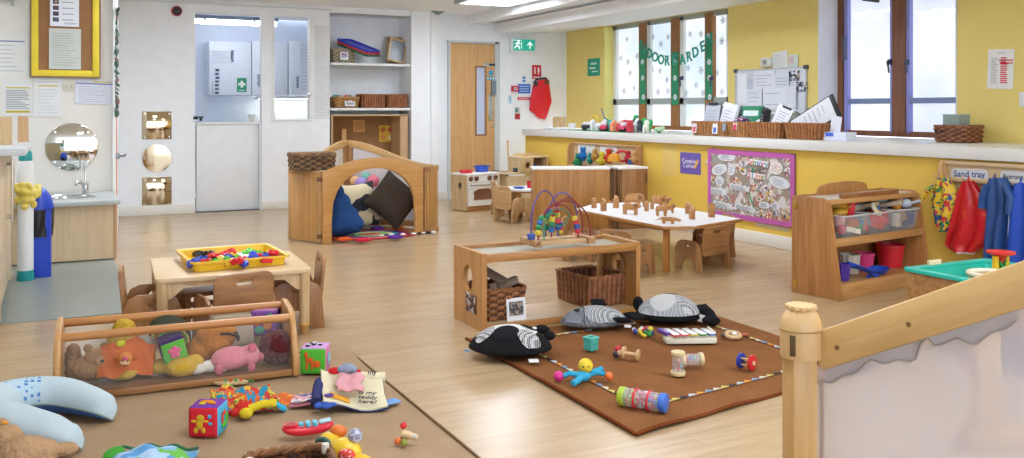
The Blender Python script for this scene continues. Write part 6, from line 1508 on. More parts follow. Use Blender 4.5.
# ================================================================ COAT RAIL AND APRONS
a, e = onX(943.5, 160, XL - .01), onX(1090, 170, XL - .01); L = a.y - e.y; zt = .832
t = thing('coat_rail', 'pale wooden coat rail with sand tray and aprons labels under the sill', 'coat rail', (XL - .001, (a.y + e.y) / 2, zt), -pi / 2)
PM = wood('#dcc29a', '#cdae80', 'x', .4)
MB().box((0, -.008, -.14), (L, .016, .275)).obj('back_board', PM, t)
MB().box((0, -.02, -.012), (L, .036, .026), bev=.003).obj('top_rail', PM, t)
MB().box((0, -.022, -.125), (L, .03, .03), bev=.003).obj('hook_rail', PM, t)
MB().prism([(0, 0), (-.04, 0), (-.07, -.04), (-.07, -.28), (0, -.30)], .03, 'yz', at=-L / 2 + .015, bev=.004).obj('end_panel', wood('#d3ab74', '#bd9256', 'z'), t)
def CRl(px, py): p = onX(px, py, XL - .02); return -(p.y - (a.y + e.y) / 2), p.z - zt
for txt, x0, y0, x1, y1, sz, cc in (('Sand tray', 951, 168, 988, 181, .062, '#2a4f94'), ('Aprons', 1000, 170, 1026, 184, .048, '#39424f')):
    xa, za = CRl(x0, y0); xb, zb = CRl(x1, y1); ww = xb - xa; hh = .075
    lp = rrect(ww, hh, .03); cd = MB().prism(lp, .003, 'xz').obj('label_card', pl('#d3d5d8', .6), t, ((xa + xb) / 2, -.018, (za + zb) / 2), (0, -.03, 0))
    MB().text(txt, sz, T(0, -.002, 0) @ WT, bold=.012).obj('lettering', pl(cc, .7), cd)
HK = [(941, 181), (968, 183), (995, 186), (1018, 189), (1045, 192)]
for px, py in HK:
    x, z = CRl(px, py)
    MB().tube([(x, -.03, z + .03), (x, -.06, z + .02), (x, -.075, z + .035), (x, -.078, z + .05)], .006, n=6).obj('hook', pl('#d9c8a0', .4), t)
def apron(label, px, ytop, outline, mat, bands=(), thick=.06, y0=XL - .085, seed=0, hem=None):
    """hanging apron: outline = list of (left px, right px, py) rows in the picture, from hook to hem"""
    rows = [(onX(l, y, y0), onX(r, y, y0)) for l, r, y in outline]
    o0 = onX(px, ytop, y0)
    t = thing('apron', label, 'apron', o0, -pi / 2, 'aprons on the coat rail')
    n = len(rows); rr = random.Random(seed); ph = rr.random() * 6
    def row(v):
        s = v * (n - 1); i = min(int(s), n - 2); k = s - i
        L0 = rows[i][0].lerp(rows[i + 1][0], k); R0 = rows[i][1].lerp(rows[i + 1][1], k); return L0, R0
    def f(u, v):
        L0, R0 = row(v); p = L0.lerp(R0, u)
        x = -(p.y - o0.y); z = p.z - o0.z
        fold = math.sin(u * 13 + ph + 1.2 * v) * (.010 + .012 * v) + math.sin(u * 5 + ph * 2) * .012
        return Vector((x, -.0 - thick * .35 * math.sin(pi * u) * (.4 + .6 * v) + fold, z))
    MB().surf(f, 40, 26, th=.004).obj('cloth', mat, t)
    if hem: MB().tube([f(k / 24, 1) + Vector((0, -.003, 0)) for k in range(25)] , .007, n=6).obj('hem', hem, t)
    def bk(u, v):
        p = f(1 - u, v); return Vector((p.x * .96, .03 + .25 * p.y, p.z * .94))
    MB().surf(bk, 14, 12, th=.004).obj('back_panel', mat, t)
    MB().tube([Vector((-.01, 0, -.02)), Vector((0, .01, .03)), Vector((.012, 0, -.02))], .005, n=6).obj('hanging_loop', mat, t)
    return t, f
DIN = blotch('#e3c22e', ['#24408a', '#c9302c', '#2f7a3f'], 26, .55, .585)
apron('yellow apron with a green and red animal print, leftmost on the rail', 941, 178, [(938, 947, 178), (932, 953, 188), (929, 957, 200), (930, 956, 210), (934, 952, 222), (941, 948, 231)], DIN, seed=1, hem=pl('#3f6a48', .6))
t_, f_ = None, None
t = [o for o in scene.objects if o.get('label', '').startswith('yellow apron')][0]
x0 = onX(928, 192, XL - .1); o0 = t.location
MB().tube([(-(onX(935, 186, XL - .1).y - o0.y), -.02, onX(935, 186, XL - .1).z - o0.z), (-(x0.y - o0.y), -.03, x0.z - o0.z), (-(onX(925, 197, XL - .1).y - o0.y), -.03, onX(925, 198, XL - .1).z - o0.z)], [.025, .032, .03], n=10, flat=.6).obj('sleeve', DIN, t)
apron('shiny red apron with a pale hem hanging second on the rail', 968, 181, [(964, 972, 181), (959, 979, 192), (955, 986, 207), (951, 990, 222), (946, 989, 238), (945, 983, 246), (955, 974, 253)], blotch('#cf1f28', ['#d8552c'], 34, .3, .66), seed=2, hem=pl('#cfc4bd', .6))
apron('dark blue long apron hanging third on the rail', 994, 178, [(989, 1003, 178), (985, 1009, 186), (984, 1013, 198), (986, 1010, 215), (985, 1007, 232), (984, 1005, 255), (983, 1004, 266)], pl('#234b86', .5, bump=.25, bscale=25), seed=3)
t = [o for o in scene.objects if o.get('label', '').startswith('dark blue long')][0]; o0 = t.location
pp = [onX(988, 185, XL - .11), onX(984, 196, XL - .11), onX(983, 208, XL - .11)]
MB().tube([(-(p.y - o0.y), -.03, p.z - o0.z) for p in pp], [.03, .036, .034], n=10, flat=.7).obj('sleeve', pl('#234b86', .5, bump=.25, bscale=25), t)
pp = [onX(1006, 186, XL - .11), onX(1012, 197, XL - .11), onX(1010, 214, XL - .11)]
MB().tube([(-(p.y - o0.y), -.03, p.z - o0.z) for p in pp], [.03, .036, .034], n=10, flat=.7).obj('sleeve', pl('#234b86', .5, bump=.25, bscale=25), t)
apron('bright blue long apron with pale piping at the right edge of the rail', 1020, 183, [(1014, 1030, 183), (1009, 1040, 196), (1007, 1046, 215), (1006, 1048, 240), (1005, 1050, 270)], pl('#1f4db8', .45, bump=.25, bscale=25), seed=4)
t = [o for o in scene.objects if o.get('label', '').startswith('bright blue long')][0]; o0 = t.location
pp = [onX(x, y, XL - .13) for x, y in ((1013.5, 184), (1009, 197), (1007, 216), (1006, 236))]
MB().tube([(-(p.y - o0.y), -.02, p.z - o0.z) for p in pp], .006, n=6).obj('piping', pl('#b9c6e0', .6), t)

# ================================================================ SAND TRAY TABLE
sx0, sx1, sy0, sy1, sz_ = 3.79, 4.40, 2.42, 3.13, .388
c = Vector(((sx0 + sx1) / 2, (sy0 + sy1) / 2, 0)); w, d = sx1 - sx0, sy1 - sy0
t = thing('sand_table', 'wooden sand table with a turquoise tray and yellow feet', 'sand table', c)
SM_ = wood('#b98a55', '#9a6c3c', 'x', .45)
arcs = [(-.14 + .28 * k / 10, .0 + .09 * math.sin(pi * k / 10)) for k in range(11)]
for y, nm in ((-d / 2 + .012, 'front_panel'), (d / 2 - .012, 'back_panel')):
    MB().prism([(-w/2, .20), (-.15, .20)] + [(x, .20 + z) for x, z in arcs] + [(.15, .20), (w/2, .20), (w/2, sz_ - .01), (-w/2, sz_ - .01)], .022, 'xz', at=y, bev=.003).obj(nm, SM_, t)
for x in (-w / 2 + .012, w / 2 - .012):
    MB().prism([(-d/2 + .02, .20), (-.17, .20)] + [(xx * 1.2, .20 + z) for xx, z in arcs] + [(.17, .20), (d/2 - .02, .20), (d/2 - .02, sz_ - .01), (-d/2 + .02, sz_ - .01)], .022, 'yz', at=x, bev=.003).obj('side_panel', SM_, t)
TQ = pl('#22b7a4', .3)
MB().prism(rrect(w + .03, d + .03, .03), .018, 'xy', at=sz_ - .004, holes=[rrect(w - .06, d - .06, .04)], bev=.003).obj('tray_rim', TQ, t)
P_ = rrect(1, 1, .05, 5); n_ = len(P_)
MB().surf(lambda u, v: Vector((P_[int(round(u * n_)) % n_][0] * (w - .06) * (1 - .1 * v), P_[int(round(u * n_)) % n_][1] * (d - .06) * (1 - .1 * v), sz_ - .01 - .15 * v)), n_, 4, closed_u=True, th=.004).obj('tray_wall', TQ, t)
MB().prism([(p[0] * (w - .06) * .9, p[1] * (d - .06) * .9) for p in P_], .006, 'xy', at=sz_ - .16).obj('tray_base', TQ, t)
for x in (-1, 1):
    for y in (-1, 1):
        lg_ = MB().box((x * (w/2 - .05), y * (d/2 - .05), .15), (.05, .05, .12), bev=.004).obj('leg', SM_, t)
        MB().box((x * (w/2 - .05), y * (d/2 - .05), .06), (.075, .075, .12), bev=.01).obj('foot', pl('#e8b422', .4), lg_)
solo(MB().surf(lambda u, v: Vector(((u - .5) * (w - .14), (v - .5) * (d - .14), sz_ - .135 + .012 * math.sin(9 * u + 4 * v) * math.sin(7 * v))), 20, 20, th=.006), 'sand', pl('#d9c49a', .95, bump=.4, bscale=300), 'thin layer of pale sand in the turquoise tray', 'sand', c)['kind'] = 'stuff'
p = G(997, 252, sz_)
t = thing('sand_mill', 'red-topped sand wheel toy with yellow legs in the turquoise tray', 'toy', (4.19, 2.90, sz_ - .05)); t.scale = (.74, .74, .74)
MB().lathe([(0, .155), (.03, .15), (.09, .175), (.092, .187), (.085, .187), (.03, .165), (0, .165)], n=30).obj('hopper', pl('#d92b30', .35), t)
MB().lathe([(.035, .155), (.012, .11), (0, .11)], n=20).obj('funnel', pl('#d92b30', .35), t)
for x in (-.055, .055): MB().prism([(-.018, -.05), (.018, -.05), (.016, .16), (-.016, .16)], .026, 'xz', at=0, M=T(x, 0, 0)).obj('leg', pl('#e6b820', .4), t)
wv = MB().cyl((0, -.02, .07), (0, .02, .07), .03, n=16)
for k in range(6): wv.box((.048 * math.cos(k * pi / 3), 0, .07 + .048 * math.sin(k * pi / 3)), (.03, .04, .016), (0, -k * pi / 3, 0), bev=.003)
wv.obj('paddle_wheel', pl('#2a8f3c', .4), t)
p = Vector((3.97, 2.80, sz_ - .045))
t = thing('sand_basket', 'small pale woven bowl at the front of the turquoise tray', 'bowl', p)
MB().lathe([(0, -.10), (.06, -.10), (.085, -.03), (.1, .05), (.09, .052), (.075, -.03), (.05, -.09), (0, -.09)], n=30).obj('bowl', pl('#dcc9a2', .8, bump=.5, bscale=80), t)
MB().tube([(.095 * math.cos(k * .262), .095 * math.sin(k * .262), .055) for k in range(24)], .013, n=8, closed=True).obj('rim', pl('#e6d9bc', .8, bump=.4, bscale=80), t)
solo(MB().prism([(0, 0), (.1, .01), (.12, .03), (.02, .03)], .02, 'xy'), 'sand_scraper', pl('#e8d6ae', .6), 'small pale wooden scraper on the far rim of the turquoise tray', 'toy', (3.93, 3.105, sz_ + .017))

# ================================================================ PLAY GATE (front right)
pd = 2.2
pw_ = ray(802, 110) * pd; px_, py_ = pw_.x, pw_.y
GM = wood('#d3ab6c', '#c2975a', 'z', .35); GX = wood('#d9b377', '#c79e61', 'y', .35)
t = thing('play_gate', 'pale wooden play barrier with capped post, sloping rail and clear panel', 'play barrier', (px_, py_, 0))
zc = zat(350, (px_, py_))
MB().box((-.008, -.0, zc / 2), (.066, .066, zc), (0, 0, -.3), bev=.01).obj('post', GM, t)
cp = MB()
cp.lathe([(.0, 0), (.049, .0), (.05, .004), (.05, .072), (.046, .09), (.042, .102), (.03, .118), (.0, .122)], n=36)
o = cp.obj('post_cap', pl('#d8b37c', .35), t, (-.003, 0, zc - .015))
sc = MB().prism([(.036 * (1 + .07 * math.cos(14 * a)) * math.cos(a), .036 * (1 + .07 * math.cos(14 * a)) * math.sin(a)) for a in [2 * pi * k / 84 for k in range(84)]], .010, 'xy', at=.122, bev=.002).obj('cap_crown', pl('#dcb880', .35), o)
MB().tube([(.0505 * math.cos(a), .0505 * math.sin(a), .069) for a in [2 * pi * k / 40 for k in range(40)]], .0025, n=6, closed=True).obj('cap_seam', pl('#a8854f', .5), o)
MB().box((-.043, -.018, .035), (.012, .014, .05), (0, 0, .4), bev=.002).obj('cap_slot', pl('#5f482a', .6), o)
# rail from the post rising toward the viewer
e_ = ray(1024, 110) * 1.86; z1 = EYE - (284 - 110) * 1.86 / 900; z0_ = zat(350, (px_, py_))
A0 = Vector((.028, -.02, z0_ - .003)); B0 = Vector((e_.x - px_, e_.y - py_, z1))
Bx = A0 + (B0 - A0) * 1.5
dv = (Bx - A0); ln = dv.length; yaw_ = math.atan2(dv.y, dv.x); pit = math.atan2(dv.z, math.hypot(dv.x, dv.y))
rl = MB().box((ln / 2, 0, 0), (ln, .034, .088), bev=.007).obj('rail', wood('#dcb87e', '#cba467', 'x', .35), t, A0, (0, -pit, yaw_))
for u in (.085, .33): MB().cyl((ln * u, .016, -.005), (ln * u, .0185, -.005), .006, n=12).obj('screw_plug', pl('#8a6436', .5), rl) if False else MB().cyl((ln * u, -.0185, -.005), (ln * u, .0185, -.005), .006, n=12).obj('screw_plug', pl('#7d5a30', .5), rl)
hz = Vector((dv.x, dv.y, 0)); hl = hz.length
MB().prism([(.0, .03), (hl, .03), (hl, Bx.z - .035), (.0, A0.z - .035)], .005, 'xz').obj('clear_panel', clear('#e6e3ea', .25, .55), t, (A0.x, A0.y, 0), (0, 0, yaw_))
MB().box((hl / 2, 0, .03), (hl, .034, .05), bev=.006).obj('bottom_rail', wood('#dcb87e', '#cba467', 'x', .35), t, (A0.x, A0.y, 0), (0, 0, yaw_))
MB().tube([(.012, .005, A0.z - .06), (.012, .005, .03)], .006, n=6).obj('panel_channel', wood('#b58e58', '#9d7643', 'z'), t, (A0.x, A0.y, 0), (0, 0, yaw_))
film = []
for k in range(34):
    u = k / 33; film.append((hl * (.03 + .62 * u), -.004, A0.z - .062 + (Bx.z - A0.z) * (.03 + .60 * u) - .012 - .010 * math.sin(u * 17) - .006 * math.sin(u * 41) + (.02 if .53 < u < .6 else 0)))
MB().prism([(x, z) for x, _, z in film] + [(x, z + .034 + .02 * i / 33) for i, (x, _, z) in reversed(list(enumerate(film)))], .001, 'xz').obj('film_strip', clear('#b9b6b4', .5, .35), t, (A0.x, A0.y, 0), (0, 0, yaw_))
MB().tube([Vector(p) + Vector((0, -.002, 0)) for p in film], .0022, n=6).obj('film_edge', pl('#a39f9a', .7), t, (A0.x, A0.y, 0), (0, 0, yaw_))
for ft, lb in (((985, 446), ''),):
    p = G(*ft)
    t2 = thing('wooden_stand', 'short wooden post on a foot block behind the clear panel', 'stand', (p.x, p.y, 0), -.45)
    MB().box((0, 0, .24), (.085, .06, .44), bev=.008).obj('post', GM, t2); MB().box((.1, 0, .03), (.36, .1, .06), bev=.008).obj('foot_block', wood('#cda66a', '#b98e50', 'x'), t2)
# ================================================================ BROWN RUG AND ITS TOYS
RA, RB, RC, RD = G(466, 340), G(636, 437), Vector((3.33, 2.93, 0)), G(692, 309)
def rugp(u, v):
    a = RA.lerp(RD, u); b = RB.lerp(RC, u); return b.lerp(a, v)
def rug_mat(c1, c2, sc=220):
    key = ('rug', c1)
    if key in _m: return _m[key]
    m, nt, b = newmat('pile ' + c1); b.inputs['Roughness'].default_value = 1; b.inputs['Specular IOR Level'].default_value = .05
    tc = nt.nodes.new('ShaderNodeTexCoord'); n = nt.nodes.new('ShaderNodeTexNoise'); n.inputs['Scale'].default_value = sc; n.inputs['Detail'].default_value = 5
    n2 = nt.nodes.new('ShaderNodeTexNoise'); n2.inputs['Scale'].default_value = 5
    nt.links.new(tc.outputs['Object'], n.inputs['Vector']); nt.links.new(tc.outputs['Object'], n2.inputs['Vector'])
    ad = nt.nodes.new('ShaderNodeMath'); ad.operation = 'MULTIPLY_ADD'; ad.inputs[1].default_value = .35; nt.links.new(n2.outputs['Fac'], ad.inputs[0]); nt.links.new(n.outputs['Fac'], ad.inputs[2])
    rp = nt.nodes.new('ShaderNodeValToRGB'); rp.color_ramp.elements[0].position = .5; rp.color_ramp.elements[0].color = lin(c2); rp.color_ramp.elements[1].position = .85; rp.color_ramp.elements[1].color = lin(c1)
    nt.links.new(ad.outputs[0], rp.inputs['Fac']); nt.links.new(rp.outputs['Color'], b.inputs['Base Color'])
    bp = nt.nodes.new('ShaderNodeBump'); bp.inputs['Strength'].default_value = .6; bp.inputs['Distance'].default_value = .004
    nt.links.new(n.outputs['Fac'], bp.inputs['Height']); nt.links.new(bp.outputs['Normal'], b.inputs['Normal']); _m[key] = m
    return m
t = thing('brown_rug', 'russet brown rug with a dashed border of small coloured triangles', 'rug', (0, 0, 0))
def rugf(u, v):
    p = rugp(u, v); e = min(u, 1 - u, v, 1 - v)
    z = .010 + (.005 * math.sin(u * 21 + v * 4) * max(0, 1 - e * 14) + .004 * math.sin(u * 9) * max(0, 1 - e * 5)) * (1 if v < .5 else .3)
    return Vector((p.x, p.y, max(z, .0065)))
MB().surf(rugf, 60, 50, th=.005).obj('pile', rug_mat('#94653f', '#7a4e2f'), t)
HEM = rug_mat('#7d4526', '#63331a')
MB().tube([rugf(u, 0) for u in [k / 40 for k in range(41)]] , .007, n=6).obj('hem', HEM, t)
MB().tube([rugf(0, v) for v in [k / 40 for k in range(41)]], .007, n=6).obj('hem', HEM, t)
TRI = ['#d9913a', '#7f98b4', '#d6cfb4', '#c9bc6a', '#3b3434', '#b9c4c8']
bi = .125
loop = [(bi, bi), (1 - bi, bi), (1 - bi, 1 - bi), (bi, 1 - bi)]
nt_ = 0
for i in range(4):
    a, b_ = loop[i], loop[(i + 1) % 4]
    N_ = 23
    for k in range(N_):
        s = (k + .5) / N_; u, v = a[0] + (b_[0] - a[0]) * s, a[1] + (b_[1] - a[1]) * s
        p = rugf(u, v); d = (rugp(b_[0], b_[1]) - rugp(a[0], a[1])).normalized(); q_ = Vector((-d.y, d.x, 0))
        tri = [p - d * .024 - q_ * .009, p + d * .024 - q_ * .009, p + q_ * .013]
        MB().prism([(x.x, x.y) for x in tri], .003, 'xy', at=p.z + .006).obj('woven_triangle', pl(TRI[nt_ % 6], .95), t); nt_ += 1
RZT = .018
# panda cushion
pA = G(514, 351, RZT)
KNIT = checks('#d4d4d2', '#3a3b3e', 130); BLK = fab('#1d1e20', .9, 140)
def blob_thing(name, label, cat, loc, rz, parts, group=None, tilt=None):
    t = thing(name, label, cat, loc, rz, group)
    for nm, mt, balls, vox, disp in parts:
        q = MB()
        for c_, r_ in balls: q.sph(c_, r_, n=20)
        o = q.obj(nm, mt, t)
        if vox: remesh(o, vox, disp, .02)
    return t
def dome(rx, ry, rz, n=26, flat=.35):
    """soft flattened floor cushion: rounded top, flatter underside"""
    q = MB(); b = bmesh.new(); bmesh.ops.create_uvsphere(b, u_segments=n * 2, v_segments=n, radius=1)
    for v in b.verts:
        x, y, z = v.co; k = 1 - .15 * abs(z)
        v.co = Vector((rx * x * k, ry * y * k, rz * (z if z > 0 else z * flat) + rz * flat))
    q._add(b, None, 3); return q
def patch(rx, ry, rz, c_, r_, flat=.35, lift=.004, n=14, ang=0):
    """a sewn patch lying on a dome's surface about the direction (cx,cy), radii in the plane"""
    def f(u, v):
        a = 2 * pi * u; px, py = v * r_[0] * math.cos(a), v * r_[1] * math.sin(a)
        px, py = px * math.cos(ang) - py * math.sin(ang), px * math.sin(ang) + py * math.cos(ang)
        x, y = (c_[0] + px) / rx, (c_[1] + py) / ry; s = min(.985, math.hypot(x, y))
        h = math.sqrt(max(0, 1 - s * s)); z = h; k = 1 - .15 * z
        return Vector((rx * x * (k if s < .9 else k), ry * y * k, rz * z + rz * flat + lift))
    return MB().surf(f, 28, n, closed_u=True)
t = thing('animal_cushion', 'black and white panda floor cushion lying nearest on the rug corner', 'cushion', G(516, 357, RZT) + Vector((0, .06, 0)), -YAW - .08, 'knitted animal cushions')
rx, ry, rz = .20, .145, .10
dome(rx, ry, rz).obj('body', BLK, t)
patch(rx, ry, rz, (.01, -.005), (.135, .085)).obj('white_patch', fab('#e3e3e0', .8, 120), t)
patch(rx, ry, rz, (.075, -.055), (.025, .07), lift=.006).obj('white_patch', fab('#e3e3e0', .8, 120), t)
patch(rx, ry, rz, (-.125, -.045), (.045, .05), lift=.007).obj('knit_patch', KNIT, t)
patch(rx, ry, rz, (.10, -.085), (.055, .042), lift=.008, ang=.2).obj('knit_patch', KNIT, t)
patch(rx, ry, rz, (-.015, -.075), (.07, .05), lift=.008).obj('black_patch', BLK, t)
patch(rx, ry, rz, (.10, .01), (.045, .03), lift=.009).obj('eye_patch', BLK, t)
MB().sph((.115, .012, rz * 1.22), (.012, .012, .006), n=10).obj('eye', pl('#e8e8e8', .4), t)
MB().sph((.185, .045, .08), (.03, .03, .022), n=12).obj('ear', BLK, t)
MB().sph((.145, .10, .095), (.04, .03, .022), n=12).obj('ear', BLK, t)
MB().box((-.205, -.03, .02), (.03, .02, .003), (0, .2, .3)).obj('tag', pl('#3aa0d8', .6), t)
MB().box((.12, -.15, .012), (.045, .03, .003), (.2, 0, .2)).obj('care_label', pl('#e8e8e6', .7), t)
# grey fish cushion
t = thing('animal_cushion', 'grey hatched fish-shaped floor cushion in front of the bench', 'cushion', G(597, 328.5, RZT) + Vector((0, .03, 0)), -YAW + .16, 'knitted animal cushions')
rx, ry, rz = .185, .10, .085
dome(rx, ry, rz).obj('body', checks('#8f949a', '#4d5258', 110, rot=.5), t)
patch(rx, ry, rz, (-.12, -.03), (.05, .06), lift=.003).obj('face_patch', fab('#84898f', .8, 150), t)
patch(rx, ry, rz, (.04, -.035), (.125, .075), lift=.003).obj('knit_patch', checks('#c9cbcc', '#4c5055', 140, rot=.3), t)
MB().tube([(-.06 + .012 * math.cos(a), .09 * math.cos(a), .03 + .087 * math.sin(a)) for a in [pi * k / 14 for k in range(15)]], .003, n=6).obj('seam', pl('#54585c', .9), t)
MB().sph((-.105, -.045, .105), (.016, .012, .008), n=12).obj('eye', BLACK, t)
MB().cushion(.09, .06, .03, T(.03, .03, .125) @ RX(.3)).obj('dorsal_fin', BLK, t)
MB().cushion(.10, .06, .03, T(.13, -.095, .055) @ RZ(-.5) @ RX(-.4)).obj('side_fin', BLK, t)
MB().cushion(.09, .14, .035, T(.225, .01, .05) @ RZ(.3)).obj('tail_fin', BLK, t)
MB().box((.15, -.125, .03), (.035, .02, .003), (.4, 0, -.4)).obj('care_label', pl('#e8e8e6', .7), t)
# black and white seal cushion
t = thing('animal_cushion', 'round black white and hatched animal cushion with a black tail at the rug back', 'cushion', G(681, 324, RZT) + Vector((-.02, .08, 0)), -YAW - .06, 'knitted animal cushions')
rx, ry, rz = .185, .145, .105
dome(rx, ry, rz).obj('body', BLK, t)
patch(rx, ry, rz, (-.005, -.025), (.172, .12), lift=.003).obj('grey_patch', checks('#b9bbbc', '#7d8286', 120), t)
patch(rx, ry, rz, (-.04, -.05), (.08, .08), lift=.007).obj('white_patch', fab('#c9c9c8', .8, 150), t)
patch(rx, ry, rz, (.095, -.035), (.07, .095), lift=.007).obj('knit_patch', checks('#d2d3d4', '#3f4347', 140, rot=.4), t)
patch(rx, ry, rz, (.02, .045), (.05, .022), lift=.009).obj('ear_patch', BLK, t)
MB().sph((-.165, .05, .085), (.03, .045, .04), n=14).obj('paw', BLK, t)
MB().tube([(.14, -.02, .06), (.19, -.02, .07), (.215, -.05, .05), (.22, -.08, .03)], [.035, .035, .03, .03], n=12).obj('tail', BLK, t)
MB().sph((.215, -.09, .028), (.05, .035, .026), n=14).obj('tail_tip', BLK, t)
MB().box((.165, -.07, .035), (.03, .004, .04), (.2, .3, .2)).obj('care_label', pl('#e8e8e6', .7), t)
# small toys on the rug
p = G(591, 350, RZT); t = thing('stacking_cup', 'square pale teal stacking cup standing on the rug', 'toy cup', p, .3)
TC_ = pl('#4fb8a8', .4)
MB().prism(rrect(.055, .055, .008), .058, 'xy', at=.031, bev=.003).obj('cup', TC_, t); MB().prism(rrect(.062, .062, .008), .008, 'xy', at=.06).obj('rim', TC_, t); MB().box((0, -.0285, .035), (.03, .003, .012)).obj('number_band', pl('#3f9f92', .4), t)
MB().prism(rrect(.03, .012, .004), .003, 'xy', at=.065).obj('slot', pl('#2f7f78', .5), t)
# blue doll toy
p = G(583, 381, RZT); t = thing('rattle_doll', 'floppy light blue doll toy with yellow head lying on the rug', 'soft toy', p, -YAW)
LB = fab('#3fa8cc', .5, 150)
q = MB().sph((0, 0, .022), (.035, .028, .024)).tube([(-.02, 0, .025), (-.06, -.005, .035), (-.085, -.005, .022)], [.014, .013, .012]).tube([(.02, .02, .02), (.06, .02, .03), (.095, .0, .03)], [.014, .012, .011]).tube([(-.01, -.02, .02), (-.03, -.06, .016), (-.05, -.085, .015)], [.014, .014, .015]).tube([(.01, .02, .02), (.05, .04, .03), (.09, .035, .045)], [.012, .011, .012])
o = q.obj('body', LB, t); remesh(o, .004)
MB().sph((.012, .012, .062), .032, n=20).obj('head', pl('#e3c72e', .5), t); MB().sph((-.105, -.005, .022), .022, n=14).obj('hand_ball', pl('#d8328a', .5), t); MB().sph((.11, -.01, .024), .018, n=14).obj('foot_ball', pl('#e8742c', .5), t)
each(MB().sph((.0, -.018, .066), .004, n=6).sph((.022, -.016, .066), .004, n=6), 'eye', BLACK, t)
# wooden rattle
WO = pl('#d8b482', .4)
p = G(627, 359, RZT); t = thing('wooden_rattle', 'wooden dumbbell rattle with red and black beads on the rug', 'rattle', p, -YAW - .5)
MB().cyl((-.03, 0, .028), (.05, 0, .024), .009, n=12).obj('handle', WO, t); MB().cyl((.048, 0, .026), (.058, 0, .025), .026, n=20, bev=.003).obj('end_disc', WO, t); MB().cyl((-.02, 0, .03), (-.01, 0, .03), .028, n=20, bev=.003).obj('middle_disc', WO, t)
MB().sph((-.045, .005, .04), .018, n=12).obj('red_bead', pl('#c9343a', .4), t); MB().sph((-.05, -.01, .018), .017, n=12).obj('dark_bead', pl('#3a2a3a', .4), t); MB().sph((-.03, -.012, .028), .014, n=10).obj('pale_bead', WO, t)
# ring rattle
p = G(643, 335, RZT); t = thing('ring_rattle', 'twisted ring rattle in red, blue, green and yellow on the rug', 'rattle', p)
RC_ = ['#c9303a', '#e8e8e0', '#2a3f9a', '#d8c22e', '#2f8f45', '#2a3f9a']
for k in range(6):
    pts = [((.042 + .01 * math.sin(j * 1.2 + k)) * math.cos(k * pi / 3 + j * .22), .042 * math.sin(k * pi / 3 + j * .22), .018 + .012 * math.sin(j * .9 + k * 2)) for j in range(7)]
    MB().tube(pts, .0095, n=8).obj('ring_segment', pl(RC_[k], .35), t)
MB().sph((.035, -.015, .03), .016, n=12).obj('bell', pl('#e0c63a', .3), t)
# glockenspiel
g0 = G(695, 343, RZT); t = thing('glockenspiel', 'white toy glockenspiel with five coloured bars on the rug', 'toy instrument', g0 + Vector((-.01, .03, 0)), -YAW + .06)
GW, GD = .26, .13
MB().prism(rrect(GW, GD * .75, .02), .03, 'xy', at=.016, bev=.006).obj('base', pl('#e3dfc9', .4), t)
MB().prism(rrect(GW * .94, GD * .62, .015), .012, 'xy', at=.036).obj('deck', pl('#d8d3ba', .4), t)
GC = ['#6a3fa0', '#c9283a', '#d9332e', '#c9b92e', '#3f8f45', '#2f62b0']
for k in range(5):
    x = -GW * .36 + k * GW * .18; L = .125 - .006 * k
    b_ = MB().box((x, .0, .052), (.034, L, .008), (-.0, 0, .22), bev=.003).obj('note_bar', pl('#eef0f2', .25, .3), t)
    MB().box((x, .0, .046), (.038, L + .004, .006), (0, 0, .22), bev=.002).obj('bar_mount', pl(GC[k + 1], .4), b_)
MB().box((-GW * .47, .02, .045), (.03, .10, .02), (0, 0, .3), bev=.003).obj('purple_end', pl(GC[0], .4), t)
MB().tube([(GW * .42, .055, .058), (GW * .47, -.02, .05)], .006, n=8).obj('beater', pl('#e2ddb9', .4), t)
# bell ring to the right
p = G(733, 338, RZT); t = thing('ring_rattle', 'wooden ring rattle with metal bells near the right of the rug', 'rattle', p, -YAW)
MB().tube([(.036 * math.cos(k * .393), .03 * math.sin(k * .393), .016 + .006 * math.sin(k * .393)) for k in range(16)], .011, n=8, closed=True).obj('ring', WO, t)
MB().cyl((.03, 0, .018), (.075, -.01, .018), .009, n=10).obj('handle', pl('#a8543c', .4), t); MB().sph((-.05, 0, .016), .014, n=12).obj('bell', pl('#6d5a52', .3, .6), t); MB().sph((.008, .0, .02), (.02, .014, .014), n=10).obj('bell', pl('#d9dcd8', .2, .8), t)
# clear rattles
def shaker(label, loc, rz, lying):
    t = thing('shaker_rattle', label, 'rattle', loc, group='clear wooden-ended shakers', rot=(0, pi / 2, rz) if lying else (0, 0, rz))
    r, h = .026, .105; D_ = pl('#d9c494', .4)
    MB().cyl((0, 0, 0), (0, 0, .018), r * 1.25, n=24, bev=.004).obj('end_cap', D_, t); MB().cyl((0, 0, h - .018), (0, 0, h), r * 1.2, n=24, bev=.004).obj('end_cap', D_, t)
    MB().cyl((0, 0, .018), (0, 0, h - .018), r, n=24).obj('clear_tube', clear('#e6e8e8', .05, .7), t)
    for k in range(9): MB().sph((rnd.uniform(-.012, .012), rnd.uniform(-.012, .012), rnd.uniform(.025, .06)), .0085, n=8).obj('bead', pl(['#c9443a', '#2d4a9a', '#3a8f8f', '#e8a03a'][k % 4], .4), t)
    return t
shaker('clear shaker with wooden ends standing upright on the rug', G(678, 375, RZT), .2, False)
p = G(684, 360, RZT + .03); shaker('clear shaker with wooden ends lying behind the upright one', p + Vector((-.02, 0, .003)), -YAW + .12, True)
